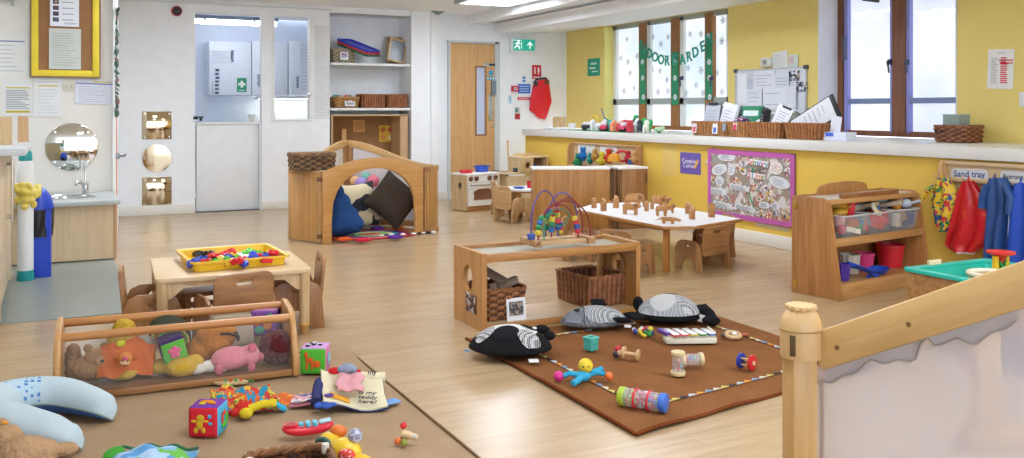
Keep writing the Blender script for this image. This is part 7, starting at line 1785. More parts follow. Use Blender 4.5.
# blue and red spool
p = G(745, 369, RZT); t = thing('spool_rattle', 'spool rattle with one red and one blue disc at the right of the rug', 'rattle', p, -YAW - .75)
MB().cyl((-.028, 0, .034), (-.012, 0, .034), .034, n=26, bev=.003).obj('blue_disc', pl('#22369a', .35), t); MB().cyl((.028, 0, .034), (.042, 0, .034), .034, n=26, bev=.003).obj('red_disc', pl('#d0242c', .35), t)
for k in range(3): MB().cyl((-.014, .016 * math.cos(k * 2.1), .034 + .016 * math.sin(k * 2.1)), (.03, .016 * math.cos(k * 2.1), .034 + .016 * math.sin(k * 2.1)), .005, n=8).obj('peg', WO, t)
MB().cyl((.040, 0, .034), (.046, 0, .034), .010, n=14).obj('hub', pl('#e3c9a0', .4), t)
# rainmaker tube
a, e = G(622, 396, RZT + .035), G(664, 403, RZT + .035); d = e - a; L = d.length
t = thing('rainmaker', 'clear rainmaker tube with green and blue ends lying on the rug', 'toy', a - Vector((0, 0, .0)), rot=(0, pi / 2, math.atan2(d.y, d.x)))
r = .035
MB().cyl((0, 0, -.01), (0, 0, .016), r * 1.05, n=24, bev=.004).obj('end_cap', pl('#a9c23a', .35), t); MB().cyl((0, 0, L - .016), (0, 0, L + .01), r * 1.05, n=24, bev=.004).obj('end_cap', pl('#3f74cc', .35), t)
MB().cyl((0, 0, .016), (0, 0, L - .016), r, n=24).obj('clear_tube', clear('#e8ebee', .05, .72), t)
for z in (.34, .66): MB().tube([(r * 1.02 * math.cos(k * .314), r * 1.02 * math.sin(k * .314), L * z) for k in range(20)], .005, n=6, closed=True).obj('red_band', pl('#d0283a', .4), t)
for k in range(46):
    zz = rnd.uniform(.025, L - .025); xx, yy = rnd.uniform(-.022, .022), rnd.uniform(-.022, .022)
    MB().sph((xx, yy, zz), .0088, n=6).obj('bead', pl((['#c8d03a', '#9ac23a', '#e0883a'] if zz < L * .34 else ['#d0407a', '#c9303a', '#e8a0b0'] if zz < L * .66 else ['#3f74cc', '#c9306a', '#e0c23a'])[k % 3], .4), t)

# ================================================================ TAN RUG AND TROUGH
t = thing('tan_rug', 'large plain tan rug in the left foreground', 'rug', (0, 0, 0))
x0, x1, y0, y1 = -1.4, 1.27, 1.2, 4.33
MB().surf(lambda u, v: Vector((x0 + (x1 - x0) * u + (.008 * math.sin(v * 14) if u > .99 else 0), y0 + (y1 - y0) * v, .009 + .002 * math.sin(u * 13 + v * 7) + (.012 * max(0, 1 - math.hypot((1 - u) * 10, (1 - v) * 10))))), 40, 50, th=.005).obj('pile', rug_mat('#b09678', '#9e8464', 260), t)
MB().tube([(x1 - .005, y0 + (y1 - y0) * k / 30, .009) for k in range(30)], .006, n=6).obj('hem', rug_mat('#7d6448', '#6a533a'), t)
MB().tube([(x0 + (x1 - x0) * k / 30, y1 - .004, .009) for k in range(31)], .006, n=6).obj('hem', rug_mat('#7d6448', '#6a533a'), t)
TR0 = Vector((-.015, 4.035, .014)); TRA = -.055; TRL = .965
t = thing('toy_trough', 'wooden toy trough with dowel rails and clear sides full of soft toys', 'toy trough', TR0, TRA)
TW = wood('#cfa066', '#ba8748', 'z', .38); TX = wood('#c98f52', '#b3763c', 'x', .35)
def epan():
    return [(-.03, 0), (.42, 0), (.42, .05)] + [(.245 + .085 * math.cos(a) + (.05 if a < .4 else 0), .235 + .075 * math.sin(a)) for a in [pi * k / 10 for k in range(11)]] + [(-.03, .09)]
ep = [(-.04, 0), (.40, 0), (.40, .08), (.345, .22), (.325, .255), (.29, .278), (.24, .284), (.11, .272), (.06, .25), (.03, .21), (-.04, .08)]
for x in (.013, TRL - .013): MB().prism(ep, .027, 'yz', at=x, bev=.008).obj('end_panel', TW, t)
MB().cyl((.02, .075, .235), (TRL - .02, .075, .235), .0175, n=18).obj('front_rail', TX, t)
MB().cyl((.02, .285, .25), (TRL - .02, .285, .25), .0175, n=18).obj('rear_rail', TX, t)
MB().box((TRL / 2, .18, .022), (TRL - .054, .40, .016)).obj('base_board', wood('#8f6a45', '#7a5736', 'x'), t)
MB().box((TRL / 2, -.02, .016), (TRL - .054, .022, .028), bev=.003).obj('base_rail', wood('#a8794a', '#8f6338', 'x'), t)
CP_ = clear('#e6e4de', .04, .965)
MB().prism([(.027, 0), (TRL - .027, 0), (TRL - .027, .215), (.027, .215)], .004, 'xz', M=T(0, -.018, .03) @ RX(-.40)).obj('clear_front', CP_, t)
MB().prism([(.027, 0), (TRL - .027, 0), (TRL - .027, .225), (.027, .225)], .004, 'xz', M=T(0, .375, .03) @ RX(.36)).obj('clear_back', CP_, t)
Mt = Matrix.Translation(TR0) @ RZ(TRA)
def tl(x, y, z): return Mt @ Vector((x, y, z))
def PF(col, b=.7, s=90): return fab(col, b, s)
def plush(name, label, loc, rz, parts, rot=None, group='soft toys in the trough'):
    t = thing(name, label, 'soft toy', loc, group=group, rot=rot or (0, 0, rz))
    for nm, mt, balls, vox, disp in parts:
        q = MB()
        for c_, r_ in balls: q.sph(c_, r_, n=16)
        o = q.obj(nm, mt, t)
        if vox: remesh(o, vox, disp, .018)
    return t
ZB = .032
BRN = PF('#9a7650'); YLW = PF('#c9a53c'); 
plush('teddy_bear', 'brown teddy lying at the left end of the trough', tl(.15, .12, ZB), TRA + .2, [
 ('body', BRN, [((0, 0, .06), (.10, .07, .055)), ((.06, .01, .06), (.06, .055, .05))], .007, .012), ('head', BRN, [((-.0, -.02, .10), (.05, .045, .045))], .006, .01),
 ('ear', BRN, [((-.03, -.01, .145), .018)], 0, 0), ('ear', BRN, [((.035, -.01, .145), .018)], 0, 0), ('muzzle', PF('#b08a5f'), [((.01, -.06, .095), (.024, .018, .02))], 0, 0), ('nose', BLACK, [((.012, -.079, .1), (.008, .006, .006))], 0, 0)])
plush('plush_animal', 'dark fluffy paw toy pressed against the left end of the trough', tl(.065, .18, ZB), 0, [('body', PF('#8a6a48'), [((0, 0, .08), (.035, .06, .075)), ((0, -.05, .05), (.035, .05, .045))], .007, .012)])
plush('plush_duck', 'fluffy yellow plush in the left half of the trough', tl(.29, .19, ZB), TRA, [('body', YLW, [((0, 0, .06), (.10, .09, .055)), ((-.04, .03, .13), (.06, .055, .07)), ((-.03, .03, .18), (.05, .05, .05))], .007, .014), ('foot', YLW, [((-.03, -.11, .03), (.055, .04, .028))], .006, .01), ('foot', YLW, [((.13, -.08, .035), (.07, .05, .032))], .006, .01)])
plush('plush_chick', 'second yellow plush lying low beside the cloth block in the trough', tl(.49, .045, ZB), 0, [('body', YLW, [((0, 0, .04), (.075, .05, .04)), ((.05, .01, .045), (.04, .04, .04))], .006, .012)])
# orange comforter with monkey face
ORG = PF('#cf6a2c', .5, 70)
t = thing('comforter_cloth', 'orange cloth comforter with a small animal head draped in the trough', 'soft toy', tl(.275, .04, .155), TRA, 'soft toys in the trough', (.12, .12, TRA)); t.scale = (.92, 1, .74)
def cf(u, v):
    x, y = (u - .5) * .23, (v - .5) * .19; r = math.hypot(x, y)
    return Vector((x + .5 * y * 0, .02 - .03 * math.sin(u * 6) - .25 * (0.5 - v) * .25, -.02 + y * .85 - .35 * abs(x) + .012 * math.sin(u * 14 + v * 5)))
MB().surf(cf, 26, 20, th=.006).obj('cloth', ORG, t)
MB().sph((-.01, -.04, -.01), (.032, .028, .034), n=16).obj('head', PF('#c9834a'), t); MB().sph((-.01, -.066, -.022), (.022, .012, .016), n=12).obj('muzzle', PF('#d9b184'), t); MB().sph((-.01, -.066, .004), (.012, .008, .012), n=10).obj('nose', pl('#d0607a', .6), t)
each(MB().sph((-.045, -.04, -.005), (.016, .01, .016), n=10).sph((.025, -.04, -.005), (.016, .01, .016), n=10), 'ear', PF('#b5673a'), t)
each(MB().sph((-.02, -.073, -.008), .004, n=6).sph((.0, -.073, -.008), .004, n=6), 'eye', BLACK, t)
MB().tube([(-.02, -.077, -.028), (-.01, -.079, -.033), (0, -.077, -.028)], .0022, n=5).obj('mouth', BLACK, t)
MB().sph((-.035, .0, .055), (.02, .006, .02), n=12).obj('cloth_motif', pl('#c9c23a', .7), t)
# soft activity block & cloth book
def cloth_cube(name, label, loc, rz, s, cols, motifs, group=None, rot=None, cat='soft block'):
    t = thing(name, label, cat, loc, group=group, rot=rot or (0, 0, rz)); h = s / 2
    b = bmesh.new(); bmesh.ops.create_cube(b, size=s * .94); bmesh.ops.subdivide_edges(b, edges=b.edges[:], cuts=7, use_grid_fill=True)
    for v in b.verts:
        c_ = v.co / h; k = 1 + .075 * (1 - c_.x ** 2) * (1 - c_.y ** 2) + .075 * (1 - c_.y ** 2) * (1 - c_.z ** 2) + .075 * (1 - c_.x ** 2) * (1 - c_.z ** 2)
        v.co = v.co * k; v.co.z += h
    b.normal_update()
    o = MB(); me = bpy.data.meshes.new('c'); 
    for f in b.faces:
        n = f.normal; ax_ = max(range(3), key=lambda i: abs(n[i])); f.material_index = ax_ * 2 + (1 if n[ax_] > 0 else 0); f.smooth = True
    b.to_mesh(me); b.free(); o.bm.from_mesh(me); bpy.data.meshes.remove(me)
    o.obj('body', [PF(c_, .4, 150) for c_ in cols], t)
    for side, col, shp in motifs:     # shp: list of ellipses (x, z, rx, rz) in face units
        q = MB()
        for x, z, ra, rb in shp:
            off = h * 1.06 * (1.0 - .05 * (x * x + z * z))
            if side == 'front': q.sph((x * h, -off, h + z * h), (ra * h, .004, rb * h), n=12)
            elif side == 'right': q.sph((off, x * h, h + z * h), (.004, ra * h, rb * h), n=12)
            else: q.sph((x * h, z * h, h + off), (ra * h, rb * h, .004), n=12)
        q.obj('motif', PF(col, .3, 150), t)
    return t
cloth_cube('activity_block', 'soft green and purple cloth block with a pink flower on top of the trough toys', tl(.46, .105, .105), 0, .10, ['#5a3a7a', '#2a2a30', '#66b84a', '#5a3a7a', '#7a3a4a', '#4a2f6a'], [('front', '#e2668e', [(0, 0, .3, .3), (.32, .1, .22, .22), (-.28, .2, .24, .22), (.15, -.35, .22, .22), (-.2, -.3, .22, .22), (.05, .38, .22, .2)])], rot=(.25, -.25, TRA + .1), group='soft toys in the trough')
t = thing('cloth_book', 'open cloth book with green, red and dark pages lying over the trough rail', 'cloth book', tl(.455, .17, .225), rot=(.1, .25, TRA), group='soft toys in the trough')
for k, cc in enumerate(('#3a3d2c', '#c8a83a', '#3f9a45', '#b8402f', '#57b04a')):
    rr = .082 - .009 * k
    MB().surf(lambda u, v, rr=rr: Vector((rr * math.cos(pi * (.02 + .96 * u)), -.07 + .14 * v, rr * .75 * math.sin(pi * (.02 + .96 * u)) - .045)), 18, 4, th=.007).obj('page', PF(cc, .4, 120), t)
# giraffe-ish orange-brown plush
plush('plush_animal', 'orange-brown plush animal with a dark cord in the middle of the trough', tl(.63, .19, ZB + .02), TRA, [('body', PF('#c07a28'), [((0, 0, .09), (.085, .075, .075)), ((-.06, .0, .05), (.07, .06, .055)), ((-.11, 0, .01), (.05, .045, .035)), ((.05, -.01, .11), (.05, .05, .05))], .007, .006), ('cord', pl('#2f2118', .8), [((.09, -.05, .115), (.01, .012, .012)), ((.1, -.045, .1), (.008, .01, .01))], 0, 0)])
t = [o for o in scene.objects if o.get('label', '').startswith('orange-brown plush')][0]
MB().tube([(.02, -.085, .13), (.06, -.075, .125), (.09, -.055, .11), (.1, -.05, .085)], .006, n=6).obj('cord', pl('#2f2118', .8), t)
plush('plush_animal', 'white fluffy soft toy pieces low in the middle of the trough', tl(.60, .045, ZB), 0, [('body', PF('#dcd8cc'), [((-.05, 0, .03), (.04, .03, .028)), ((.0, .01, .028), (.05, .03, .026)), ((.05, 0, .025), (.04, .03, .024))], .006, .01)])
plush('plush_pig', 'pink plush pig lying at the right of the trough', tl(.715, .055, ZB), TRA + .12, [('body', PF('#d98a94', .4), [((-.03, 0, .055), (.085, .05, .05)), ((.05, 0, .055), (.05, .045, .045))], .006, .003), ('snout', PF('#c9707e', .3), [((.098, -.01, .045), (.016, .022, .02))], 0, 0), ('ear', PF('#c9707e', .3), [((.055, -.035, .095), (.02, .008, .022))], 0, 0), ('foot', PF('#c9707e', .3), [((-.085, -.03, .02), (.02, .018, .025))], 0, 0), ('foot', PF('#c9707e', .3), [((.05, -.04, .015), (.018, .016, .022))], 0, 0)])
plush('pompom_ball', 'dark maroon shaggy pompom at the right end of the trough', tl(.885, .085, ZB), 0, [('ball', PF('#5a2226', 1.0, 60), [((0, 0, .075), (.075, .08, .075))], .006, .03)])
cloth_cube('soft_block', 'pastel patterned soft block behind the pompom in the trough', tl(.87, .29, ZB + .09), 0, .12, ['#8a5aa8', '#8a5aa8', '#8a5aa8', '#7a4a98', '#6a9a98', '#b07a9a'], [('front', '#d98a4a', [(-.5, .2, .35, .4), (.3, -.1, .35, .4)]), ('front', '#5aa88a', [(-.3, -.5, .4, .3), (.5, .5, .3, .3)])], rot=(0, 0, TRA - .3), group='soft toys in the trough')
solo(MB().box((0, 0, .1), (.2, .12, .2), bev=.03), 'foam_block', fab('#bfae94'), 'beige foam block under the toys at the right of the trough', 'block', tl(.83, .28, ZB + .002) + Vector((-.06, .0, -.1 + .0)) if False else tl(.72, .30, ZB), TRA, 'soft toys in the trough')

# ================================================================ TAN RUG TOYS
FZ = .0165
# nursing pillow
path_px = [(101, 403, .056), (82, 400, .068), (58, 398, .078), (28, 401, .083), (4, 408, .087), (-12, 417, .088), (-4, 426, .087), (14, 429, .083), (34, 430.5, .074), (54, 431.5, .064), (68, 432, .05)]
P3 = [(G(x, y, .075), r) for x, y, r in path_px]
def cr(i, s):
    a, b_, c_, d_ = (P3[max(0, min(len(P3) - 1, i + k))] for k in (-1, 0, 1, 2))
    f = lambda q0, q1, q2, q3: .5 * ((2 * q1) + (-q0 + q2) * s + (2*q0 - 5*q1 + 4*q2 - q3) * s*s + (-q0 + 3*q1 - 3*q2 + q3) * s**3)
    return Vector(tuple(f(a[0][k], b_[0][k], c_[0][k], d_[0][k]) for k in range(3))), f(a[1], b_[1], c_[1], d_[1])
sm = []
for i in range(len(P3) - 1):
    for s in (0, .25, .5, .75): sm.append(cr(i, s))
sm.append(P3[-1])
caps = lambda end, nb: [(end + (end - nb).normalized() * r_ * math.sin(a), r_ * math.cos(a)) for r_ in [(sm[0][1] if end == sm[0][0] else sm[-1][1])] for a in (.35, .7, 1.0, 1.25, 1.45, 1.54)]
full = list(reversed(caps(sm[0][0], sm[1][0]))) + sm + caps(sm[-1][0], sm[-2][0])
t = thing('nursing_pillow', 'pale blue crescent nursing pillow with a dotted patch on the tan rug', 'pillow', (0, 0, 0))
b = bmesh.new(); rings = []; NS = 28; N_ = len(full)
for i, (p, r) in enumerate(full):
    tg_ = (full[min(i + 1, N_ - 1)][0] - full[max(i - 1, 0)][0]).normalized(); w_ = tg_.cross(Vector((0, 0, 1))).normalized()
    rings.append([b.verts.new(Vector((p.x, p.y, FZ)) + w_ * (r * math.cos(2 * pi * k / NS)) + Vector((0, 0, .07 * (r / .08) * .9 + .085 * (r / .088) * math.sin(2 * pi * k / NS) * (1 if math.sin(2 * pi * k / NS) > 0 else .72)))) for k in range(NS)])
for i in range(N_ - 1):
    for k in range(NS):
        f = b.faces.new((rings[i][k], rings[i][(k + 1) % NS], rings[i + 1][(k + 1) % NS], rings[i + 1][k]))
bmesh.ops.recalc_face_normals(b, faces=b.faces[:])
zmin = min(v.co.z for v in b.verts)
for v in b.verts: v.co.z += FZ + .001 - zmin
low = []
for f in b.faces:
    f.smooth = True; k = sum(1 for v in f.verts if False)
q = MB(); me = bpy.data.meshes.new('n')
idx = {v: j for j, v in enumerate(b.verts)}
for i in range(N_ - 1):
    for k in range(NS):
        pass
b.faces.ensure_lookup_table()
for j, f in enumerate(b.faces):
    k = j % NS; i = j // NS; s_ = math.sin(2 * pi * (k + .5) / NS)
    f.material_index = 1 if s_ < -.05 else (2 if (len(caps(sm[0][0], sm[1][0])) + 10 <= i <= len(caps(sm[0][0], sm[1][0])) + 15) else 0)
b.to_mesh(me); b.free(); q.bm.from_mesh(me); bpy.data.meshes.remove(me)
PALEB = fab('#c0d1d6', .35, 180)
def dots():
    m, nt, bb = newmat('dotted cloth'); bb.inputs['Roughness'].default_value = .95
    tc = nt.nodes.new('ShaderNodeTexCoord'); vo = nt.nodes.new('ShaderNodeTexVoronoi'); vo.inputs['Scale'].default_value = 46; vo.inputs['Randomness'].default_value = .25
    lt = nt.nodes.new('ShaderNodeMath'); lt.operation = 'LESS_THAN'; lt.inputs[1].default_value = .36
    mx = nt.nodes.new('ShaderNodeMix'); mx.data_type = 'RGBA'; mx.inputs['A'].default_value = lin('#b5cfdc'); mx.inputs['B'].default_value = lin('#4f82bf')
    nt.links.new(tc.outputs['Object'], vo.inputs['Vector']); nt.links.new(vo.outputs['Distance'], lt.inputs[0]); nt.links.new(lt.outputs[0], mx.inputs['Factor']); nt.links.new(mx.outputs['Result'], bb.inputs['Base Color'])
    return m
pil = q.obj('cover', [PALEB, fab('#4a6aa0', .4, 150), dots()], t)
pp = []
for i, ring in enumerate(full):
    p, r = ring; tg_ = (full[min(i + 1, N_ - 1)][0] - full[max(i - 1, 0)][0]).normalized(); w_ = tg_.cross(Vector((0, 0, 1))).normalized()
    pp.append((p, r, w_))
a_ = math.asin(-.05)
for sg in (1, -1):
    MB().tube([Vector((p.x, p.y, 0)) + w_ * sg * r * math.cos(a_) + Vector((0, 0, FZ + .001 - zmin + FZ + .07 * (r / .08) * .9 + .085 * (r / .088) * math.sin(a_) * .72)) for p, r, w_ in pp], .0028, n=6).obj('piping', pl('#8c9a86', .8), t)
# teddy in the corner
TD = PF('#c49e76', .9, 110)
p = G(6, 459, FZ)
t = plush('teddy_bear', 'fluffy light brown teddy lying on its back in the bottom left corner', (p.x, p.y, FZ), -.2, [
 ('body', TD, [((.10, -.10, .06), (.10, .08, .06)), ((.17, -.10, .05), (.06, .06, .05))], .006, .018),
 ('head', TD, [((0, 0, .075), (.072, .068, .07)), ((.03, .035, .07), (.045, .04, .04))], .006, .018),
 ('arm', TD, [((.115, -.005, .04), (.05, .025, .028)), ((.15, .015, .042), (.03, .022, .024))], .006, .014),
 ('leg', TD, [((.24, -.05, .035), (.055, .03, .03)), ((.19, -.06, .04), (.05, .035, .03))], .006, .014),
 ('ear', TD, [((-.03, .05, .135), (.025, .018, .025))], .005, .01),
 ('nose', BLACK, [((.062, .055, .1), (.012, .012, .01))], 0, 0), ('ear_tag', pl('#e8a02a', .6), [((-.01, .03, .145), (.014, .004, .01))], 0, 0)], group=None)
t.scale = (.78, .78, .78)
# cloth cubes
CB = 'cloth cubes on the tan rug'
p = G(204.5, 437.5, FZ)
cloth_cube('cloth_cube', 'red, purple and blue cloth cube nearest the viewer on the tan rug', (p.x + .02, p.y + .045, FZ), -.62 + .12, .108, ['#c9303a', '#5ab4d8', '#d9303a', '#c94a9a', '#d8b42a', '#7a3f9a'], [('front', '#d9b02e', [(-.15, .3, .26, .24), (-.2, -.1, .22, .34), (-.45, -.5, .14, .2), (.05, -.5, .14, .2), (-.6, .1, .2, .1), (.2, .1, .2, .08)]), ('front', '#3aa8d0', [(.45, .4, .12, .14), (.5, -.05, .14, .1)]), ('right', '#d9502e', [(-.3, .1, .15, .4), (.1, .35, .2, .15)]), ('right', '#5ab83a', [(.1, -.45, .5, .2), (.5, -.1, .2, .3)]), ('top', '#e0902e', [(-.1, .1, .5, .2), (.3, -.2, .3, .15)]), ('top', '#e0c83a', [(-.3, -.3, .25, .15)])], group=CB)
p = G(316, 374, FZ)
cloth_cube('cloth_cube', 'green and pink cloth cube with an orange animal at the end of the trough', (p.x + .01, p.y + .05, FZ), -.45, .115, ['#57b03a', '#d987b0', '#5ab83c', '#d987b0', '#8a5ab0', '#c9a0d0'], [('front', '#d9642a', [(-.25, .1, .32, .22), (-.45, -.3, .1, .35), (-.05, -.3, .1, .35), (-.5, .5, .14, .25), (.3, -.2, .3, .28)]), ('right', '#9ac4d8', [(0, 0, .5, .5)]), ('right', '#e8e8f0', [(.1, -.1, .25, .3)]), ('top', '#2a2a30', [(-.4, .3, .2, .14), (.1, .4, .2, .14), (.4, -.1, .18, .14), (-.1, -.1, .2, .12), (-.5, -.4, .2, .12)]), ('top', '#e8e4ee', [(-.1, .6, .3, .12), (.2, .15, .2, .12), (-.5, 0, .2, .12)])], group=CB)
# crumpled fabric activity toy
p = G(243, 408, FZ)
t = thing('activity_cloth', 'crumpled yellow patterned cloth toy house with flaps on the tan rug', 'soft toy', p, -YAW + .3)
YP = blotch('#d8c23a', ['#3f9a4a', '#d9602e', '#c9352e'], 38, .9, .56)
MB().surf(lambda u, v: Vector((-.12 + .25 * u, -.06 + .14 * v, .012 + .075 * math.sin(pi * v) * (.6 + .4 * math.sin(3 * u + 1)) + .012 * math.sin(u * 19 + v * 6))), 26, 20, th=.008).obj('main_cloth', YP, t)
MB().surf(lambda u, v: Vector((-.10 + .20 * u, -.07 + .05 * v, .01 + .075 * v + .006 * math.sin(u * 14))), 18, 8, th=.008).obj('front_flap', blotch('#2a8fb0', ['#d96a2e', '#d8b83a', '#c9402e'], 34, .9, .54), t)
MB().surf(lambda u, v: Vector((.10 + .13 * u, -.01 + .09 * v, .012 + .012 * math.sin(9 * u + 4 * v))), 16, 10, th=.008).obj('orange_flap', blotch('#e0702e', ['#d8c8b0', '#e8a03a'], 30, .9, .55), t)
MB().surf(lambda u, v: Vector((.06 + .10 * u, -.09 + .05 * v, .012 + .03 * (1 - u) + .006 * math.sin(12 * u))), 12, 8, th=.008).obj('teal_flap', PF('#3aa4c4', .4), t)
MB().surf(lambda u, v: Vector((-.19 + .10 * u, -.02 + .09 * v, .014 + .012 * math.sin(8 * u + 3))), 12, 8, th=.008).obj('side_flap', blotch('#d8b83a', ['#c9602e', '#4a9a4a'], 36, .9, .55), t)
o = MB().sph((.0, -.10, .03), (.035, .025, .026)).sph((-.03, -.115, .022), (.02, .016, .016)).obj('cloth_arm', PF('#c9352e'), t)
MB().sph((.01, -.135, .022), (.026, .022, .02)).obj('cloth_foot', PF('#d8c02e'), t); MB().tube([(.02, -.115, .03), (.07, -.10, .04), (.12, -.09, .035)], .016, n=8).obj('cloth_leg', PF('#d8c02e'), t)
# leaf tab
p = G(231, 383.5, FZ); t = thing('cloth_leaf', 'small flat cloth leaf with green and orange veins on the tan rug', 'soft toy', p, -YAW)
lf = [(.075 * math.cos(a), .032 * math.sin(a) * (1 - .3 * math.cos(a))) for a in [2 * pi * k / 28 for k in range(28)]]
MB().prism(lf, .012, 'xy', at=.007, bev=.004).obj('leaf', PF('#c9b48a', .3), t)
for k in range(5): MB().box((-.045 + .022 * k, 0, .0145), (.011, .036 - .004 * abs(k - 2), .003), (0, 0, .3)).obj('vein', PF('#3f9a5a' if k % 2 else '#d9602e', .3), t)
MB().tube([(.07, 0, .01), (.09, .004, .012), (.10, -.01, .008)], .004, n=6).obj('stalk', PF('#57904a', .3), t)
# fabric book
bc = G(344, 405, FZ); t = thing('cloth_book', 'open cream cloth book with writing and a sewn elephant on the tan rug', 'cloth book', bc, -YAW + .1)
CRM = PF('#e0d6b4', .35, 180); NVY = PF('#2c3a72', .35, 160)
def pg(u, v):
    x = -.10 + .245 * u + .03 * (1 - v); y = -.075 + .18 * v
    return Vector((x, y, .012 + .10 * max(0, v - .62) ** 1.0 * 1.1 * (1 - .0 * u) * (v > .62) + .03 * (1 - u) ** 3 + .008 * math.sin(u * 7 + v * 3) + .03 * v * v))
MB().surf(pg, 26, 22, th=.007).obj('page', CRM, t)
MB().surf(lambda u, v: pg(u, v) + Vector((.003, -.004, -.007)) * 1.0, 20, 16, th=.004).obj('cover', NVY, t)
MB().tube([(-.11 + .25 * k / 14 + .015, .112 + .004 * math.sin(k), .082 - .012 * k / 14) for k in range(15)], .022, n=12).obj('rolled_page', CRM, t)
MB().tube([(-.105 + .0 * k, .10 - .135 * k / 10, .062 + .008 * math.sin(k * .5) - .003 * k) for k in range(11)], .022, n=10).obj('folded_spine', PF('#3a3f6a', .4), t)
MB().surf(lambda u, v: Vector((-.21 + .12 * u, -.02 + .10 * v, .012 + .02 * u * u)), 10, 8, th=.008).obj('side_page', PF('#c9838f', .4), t)
MB().surf(lambda u, v: Vector((-.205 + .11 * u, -.015 + .09 * v, .022 + .02 * u * u)), 10, 8, th=.003).obj('side_picture', blotch('#d9a0a4', ['#4a5a9a', '#e0d8c8'], 40, .9, .55), t)
MB().box((.185, .0, .008), (.06, .05, .008), (0, 0, .6), bev=.003).obj('bookmark', PF('#7a9fd0', .4), t)
MB().sph((-.045, .11, .105), (.028, .022, .014)).obj('red_patch', PF('#d0282c', .4), t); MB().sph((.045, .11, .098), (.014, .012, .01)).obj('red_patch', PF('#d0282c', .4), t)
q = MB().sph((.005, .105, .115), (.034, .026, .02)).sph((-.02, .095, .115), (.016, .014, .014)).sph((.03, .095, .113), (.016, .014, .014)); q.obj('elephant_head', PF('#8d97ac', .5), t)
MB().surf(lambda u, v: Vector((-.03 + .10 * u + .008 * math.sin(9 * v), .085 - .075 * v, .096 - .045 * v + .005 * math.sin(u * 11))), 12, 8, th=.006).obj('pink_skirt', PF('#dba0a4', .4), t)
MB().surf(lambda u, v: pg(.12 + .30 * u, .18 + .32 * v) + Vector((0, 0, .006)), 10, 8, th=.003).obj('orange_patch', PF('#e0a23a', .4), t)
o = MB(); o.sph((-.055, -.03, .05), (.02, .016, .006)); o.obj('purple_flower', PF('#6a4a94', .4), t)
q = MB()
for k in range(5): q.sph((-.065 + .026 * math.cos(k * 1.257), -.085 + .02 * math.sin(k * 1.257), .03), (.02, .016, .008), n=10)
q.sph((-.065, -.085, .034), (.016, .012, .008), n=10); q.obj('blue_flower', PF('#3f5fae', .4), t)
Mtx = T(.085, -.012, .036) @ RZ(-.25) @ RX(.22)
q = MB(); q.text('Is my', .034, Mtx @ T(0, .026, 0), bold=.01); q.text('teddy', .034, Mtx @ T(.012, -.008, 0), bold=.01); q.text('here?', .034, Mtx @ T(.02, -.04, 0), bold=.01); q.obj('lettering', pl('#3a3f4a', .8), t)
q = MB(); q.text('my', .03, T(.105, .095, .098) @ RX(.7), bold=.01); q.obj('lettering', pl('#3a3f4a', .8), t)
# toy remote
p = G(308, 437, FZ); t = thing('toy_phone', 'red toy handset with pale blue buttons on the tan rug', 'toy phone', p, -YAW + .33); t.scale = (1.2, 1.2, 1.15)
RED = pl('#dc2436', .35)
def ph(u, v):
    a = 2 * pi * u; x = -.075 + .15 * v; w_ = .026 * (1 - .22 * math.sin(pi * v)) * (max(.02, 1 - abs(2 * v - 1) ** 6)) ** .5; h_ = .016 * (max(.05, 1 - abs(2 * v - 1) ** 6)) ** .5
    return Vector((x, w_ * math.cos(a), .022 + h_ * math.sin(a) + .012 * (2 * v - 1) ** 2))
MB().surf(ph, 24, 24, closed_u=True).obj('handset', RED, t)
MB().cyl((-.05, 0, .038), (-.05, 0, .046), .019, n=22).obj('ear_ring', RED, t); MB().cyl((-.05, 0, .0455), (-.05, 0, .0465), .014, n=20).obj('ear_piece', pl('#a8182a', .5), t)
for k, x in enumerate((-.02, .0, .02)): MB().box((x, 0, .041), (.014, .03 if k else .018, .014), bev=.003).obj('button', pl('#63bcd6', .35), t)
MB().box((.05, 0, .045), (.035, .026, .008), (0, -.15, 0), bev=.003).obj('mouth_piece', pl('#a9c9d4', .4), t)
# yellow toy dog-phone
p = G(340, 469, FZ); t = thing('activity_toy', 'yellow animal-shaped toy with orange spots beyond the wicker basket', 'toy', (p.x, p.y, FZ), -YAW - .3)
YL = pl('#e6bf2e', .4)
q = MB().sph((-.05, .03, .06), (.05, .04, .045)).sph((.01, .01, .055), (.06, .045, .045)).sph((.075, -.02, .035), (.055, .035, .03)).sph((.12, -.035, .022), (.03, .025, .02)); o = q.obj('body', YL, t); remesh(o, .005)
MB().sph((-.03, .045, .105), (.03, .022, .02)).obj('orange_top', pl('#e0752a', .45), t); MB().sph((.045, .02, .105), (.024, .022, .024)).obj('grey_ball', checks('#8d8fa0', '#c9cbd6', 60), t); MB().sph((.045, -.04, .065), (.03, .018, .02)).obj('red_spot', blotch('#d9402e', ['#f0d8c8'], 120, .5, .62), t)
MB().tube([(-.055 + .022 * math.cos(k * .449), -.012, .075 + .02 * math.sin(k * .449)) for k in range(14)], .009, n=8, closed=True).obj('eye_ring', pl('#2f5a52', .5), t)
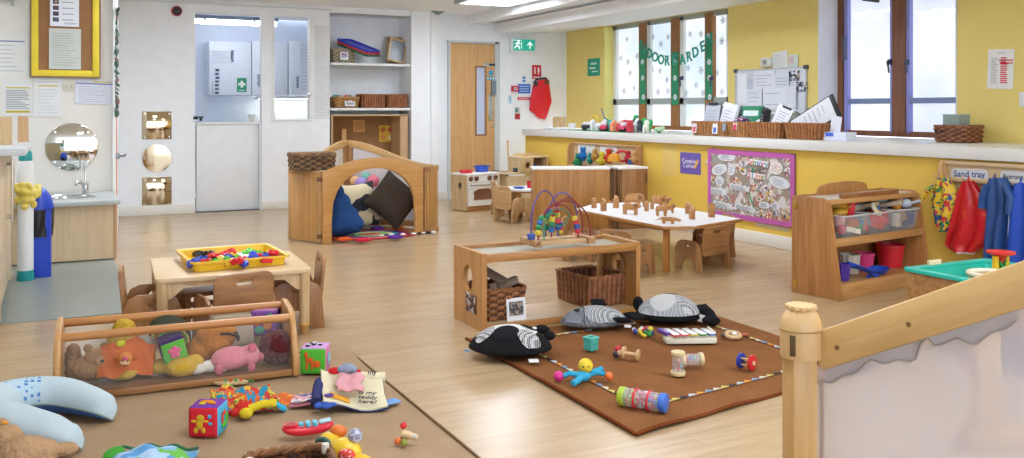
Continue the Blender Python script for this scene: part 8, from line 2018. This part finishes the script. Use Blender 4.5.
# wicker basket at bottom
a, e = G(246, 452, .10), G(326, 452, .10); w = (e - a).length
t = thing('wicker_basket', 'low brown wicker basket cut by the bottom edge of the picture', 'basket', G(285, 462, .09).xy.to_3d() + Vector((0, -.06, FZ)), -YAW + .28)
basket_parts(t, w, .2, .095, .08, 6, 22, wicker('#8f6036', '#4d2f17'), .04, .008)
each(MB().cyl((-w / 2 + .01, .0, .09), (-w / 2 + .01, .0, .118), .012, n=10).cyl((w / 2 - .015, .06, .09), (w / 2 - .015, .06, .118), .012, n=10), 'rim_tie', pl('#d8d0c0', .7), t)
# blue and green cloth
p = G(150, 460, FZ); t = thing('patterned_cloth', 'folded pale blue and green patterned cloth at the bottom edge', 'cloth', (p.x, p.y, FZ), -YAW)
MB().surf(lambda u, v: Vector((-.14 + .28 * u, -.16 + .22 * v, .008 + .05 * math.sin(pi * min(1, max(0, u * 1.1 - .05))) * (.3 + .7 * math.sin(pi * v)) + .006 * math.sin(u * 17 + v * 9))), 26, 22, th=.006).obj('cloth', blotch('#7fb4cf', ['#6ab84a', '#a9c6e0', '#5a9ad0'], 13, .9, .53), t)
MB().tube([(-.14 + .28 * k / 20, .062, .012 + .006 * math.sin(k) + .012 * math.sin(pi * k / 20)) for k in range(21)], .005, n=6).obj('trim', pl('#2f6a4a', .7), t)
MB().sph((-.12, -.0, .022), (.03, .05, .016)).obj('green_corner', PF('#4aa03a', .4), t)
# bead pull toy
p = G(408, 444, FZ); t = thing('bead_toy', 'little wooden bead toy with red and orange balls on the tan rug', 'toy', p, -YAW - .2)
MB().tube([(-.022, 0, .035), (.0, 0, .032), (.035, -.002, .024)], [.013, .014, .008], n=10).obj('body', pl('#d9b98a', .4), t)
for x, y, z, c_, n_ in ((-.018, .004, .062, '#d0242c', 'red_bead'), (-.032, -.014, .013, '#d96a2a', 'orange_bead'), (-.008, -.02, .013, '#8f9a3a', 'green_bead'), (-.02, .02, .013, '#b5553a', 'brown_bead')): MB().sph((x, y, z), .0125, n=12).obj(n_, pl(c_, .4), t)
MB().cyl((-.018, .004, .035), (-.018, .004, .058), .003, n=6).obj('stalk', pl('#b89a6a', .5), t); MB().sph((.022, -.002, .03), (.015, .012, .008), n=10).obj('seat', pl('#c9c2b0', .5), t)
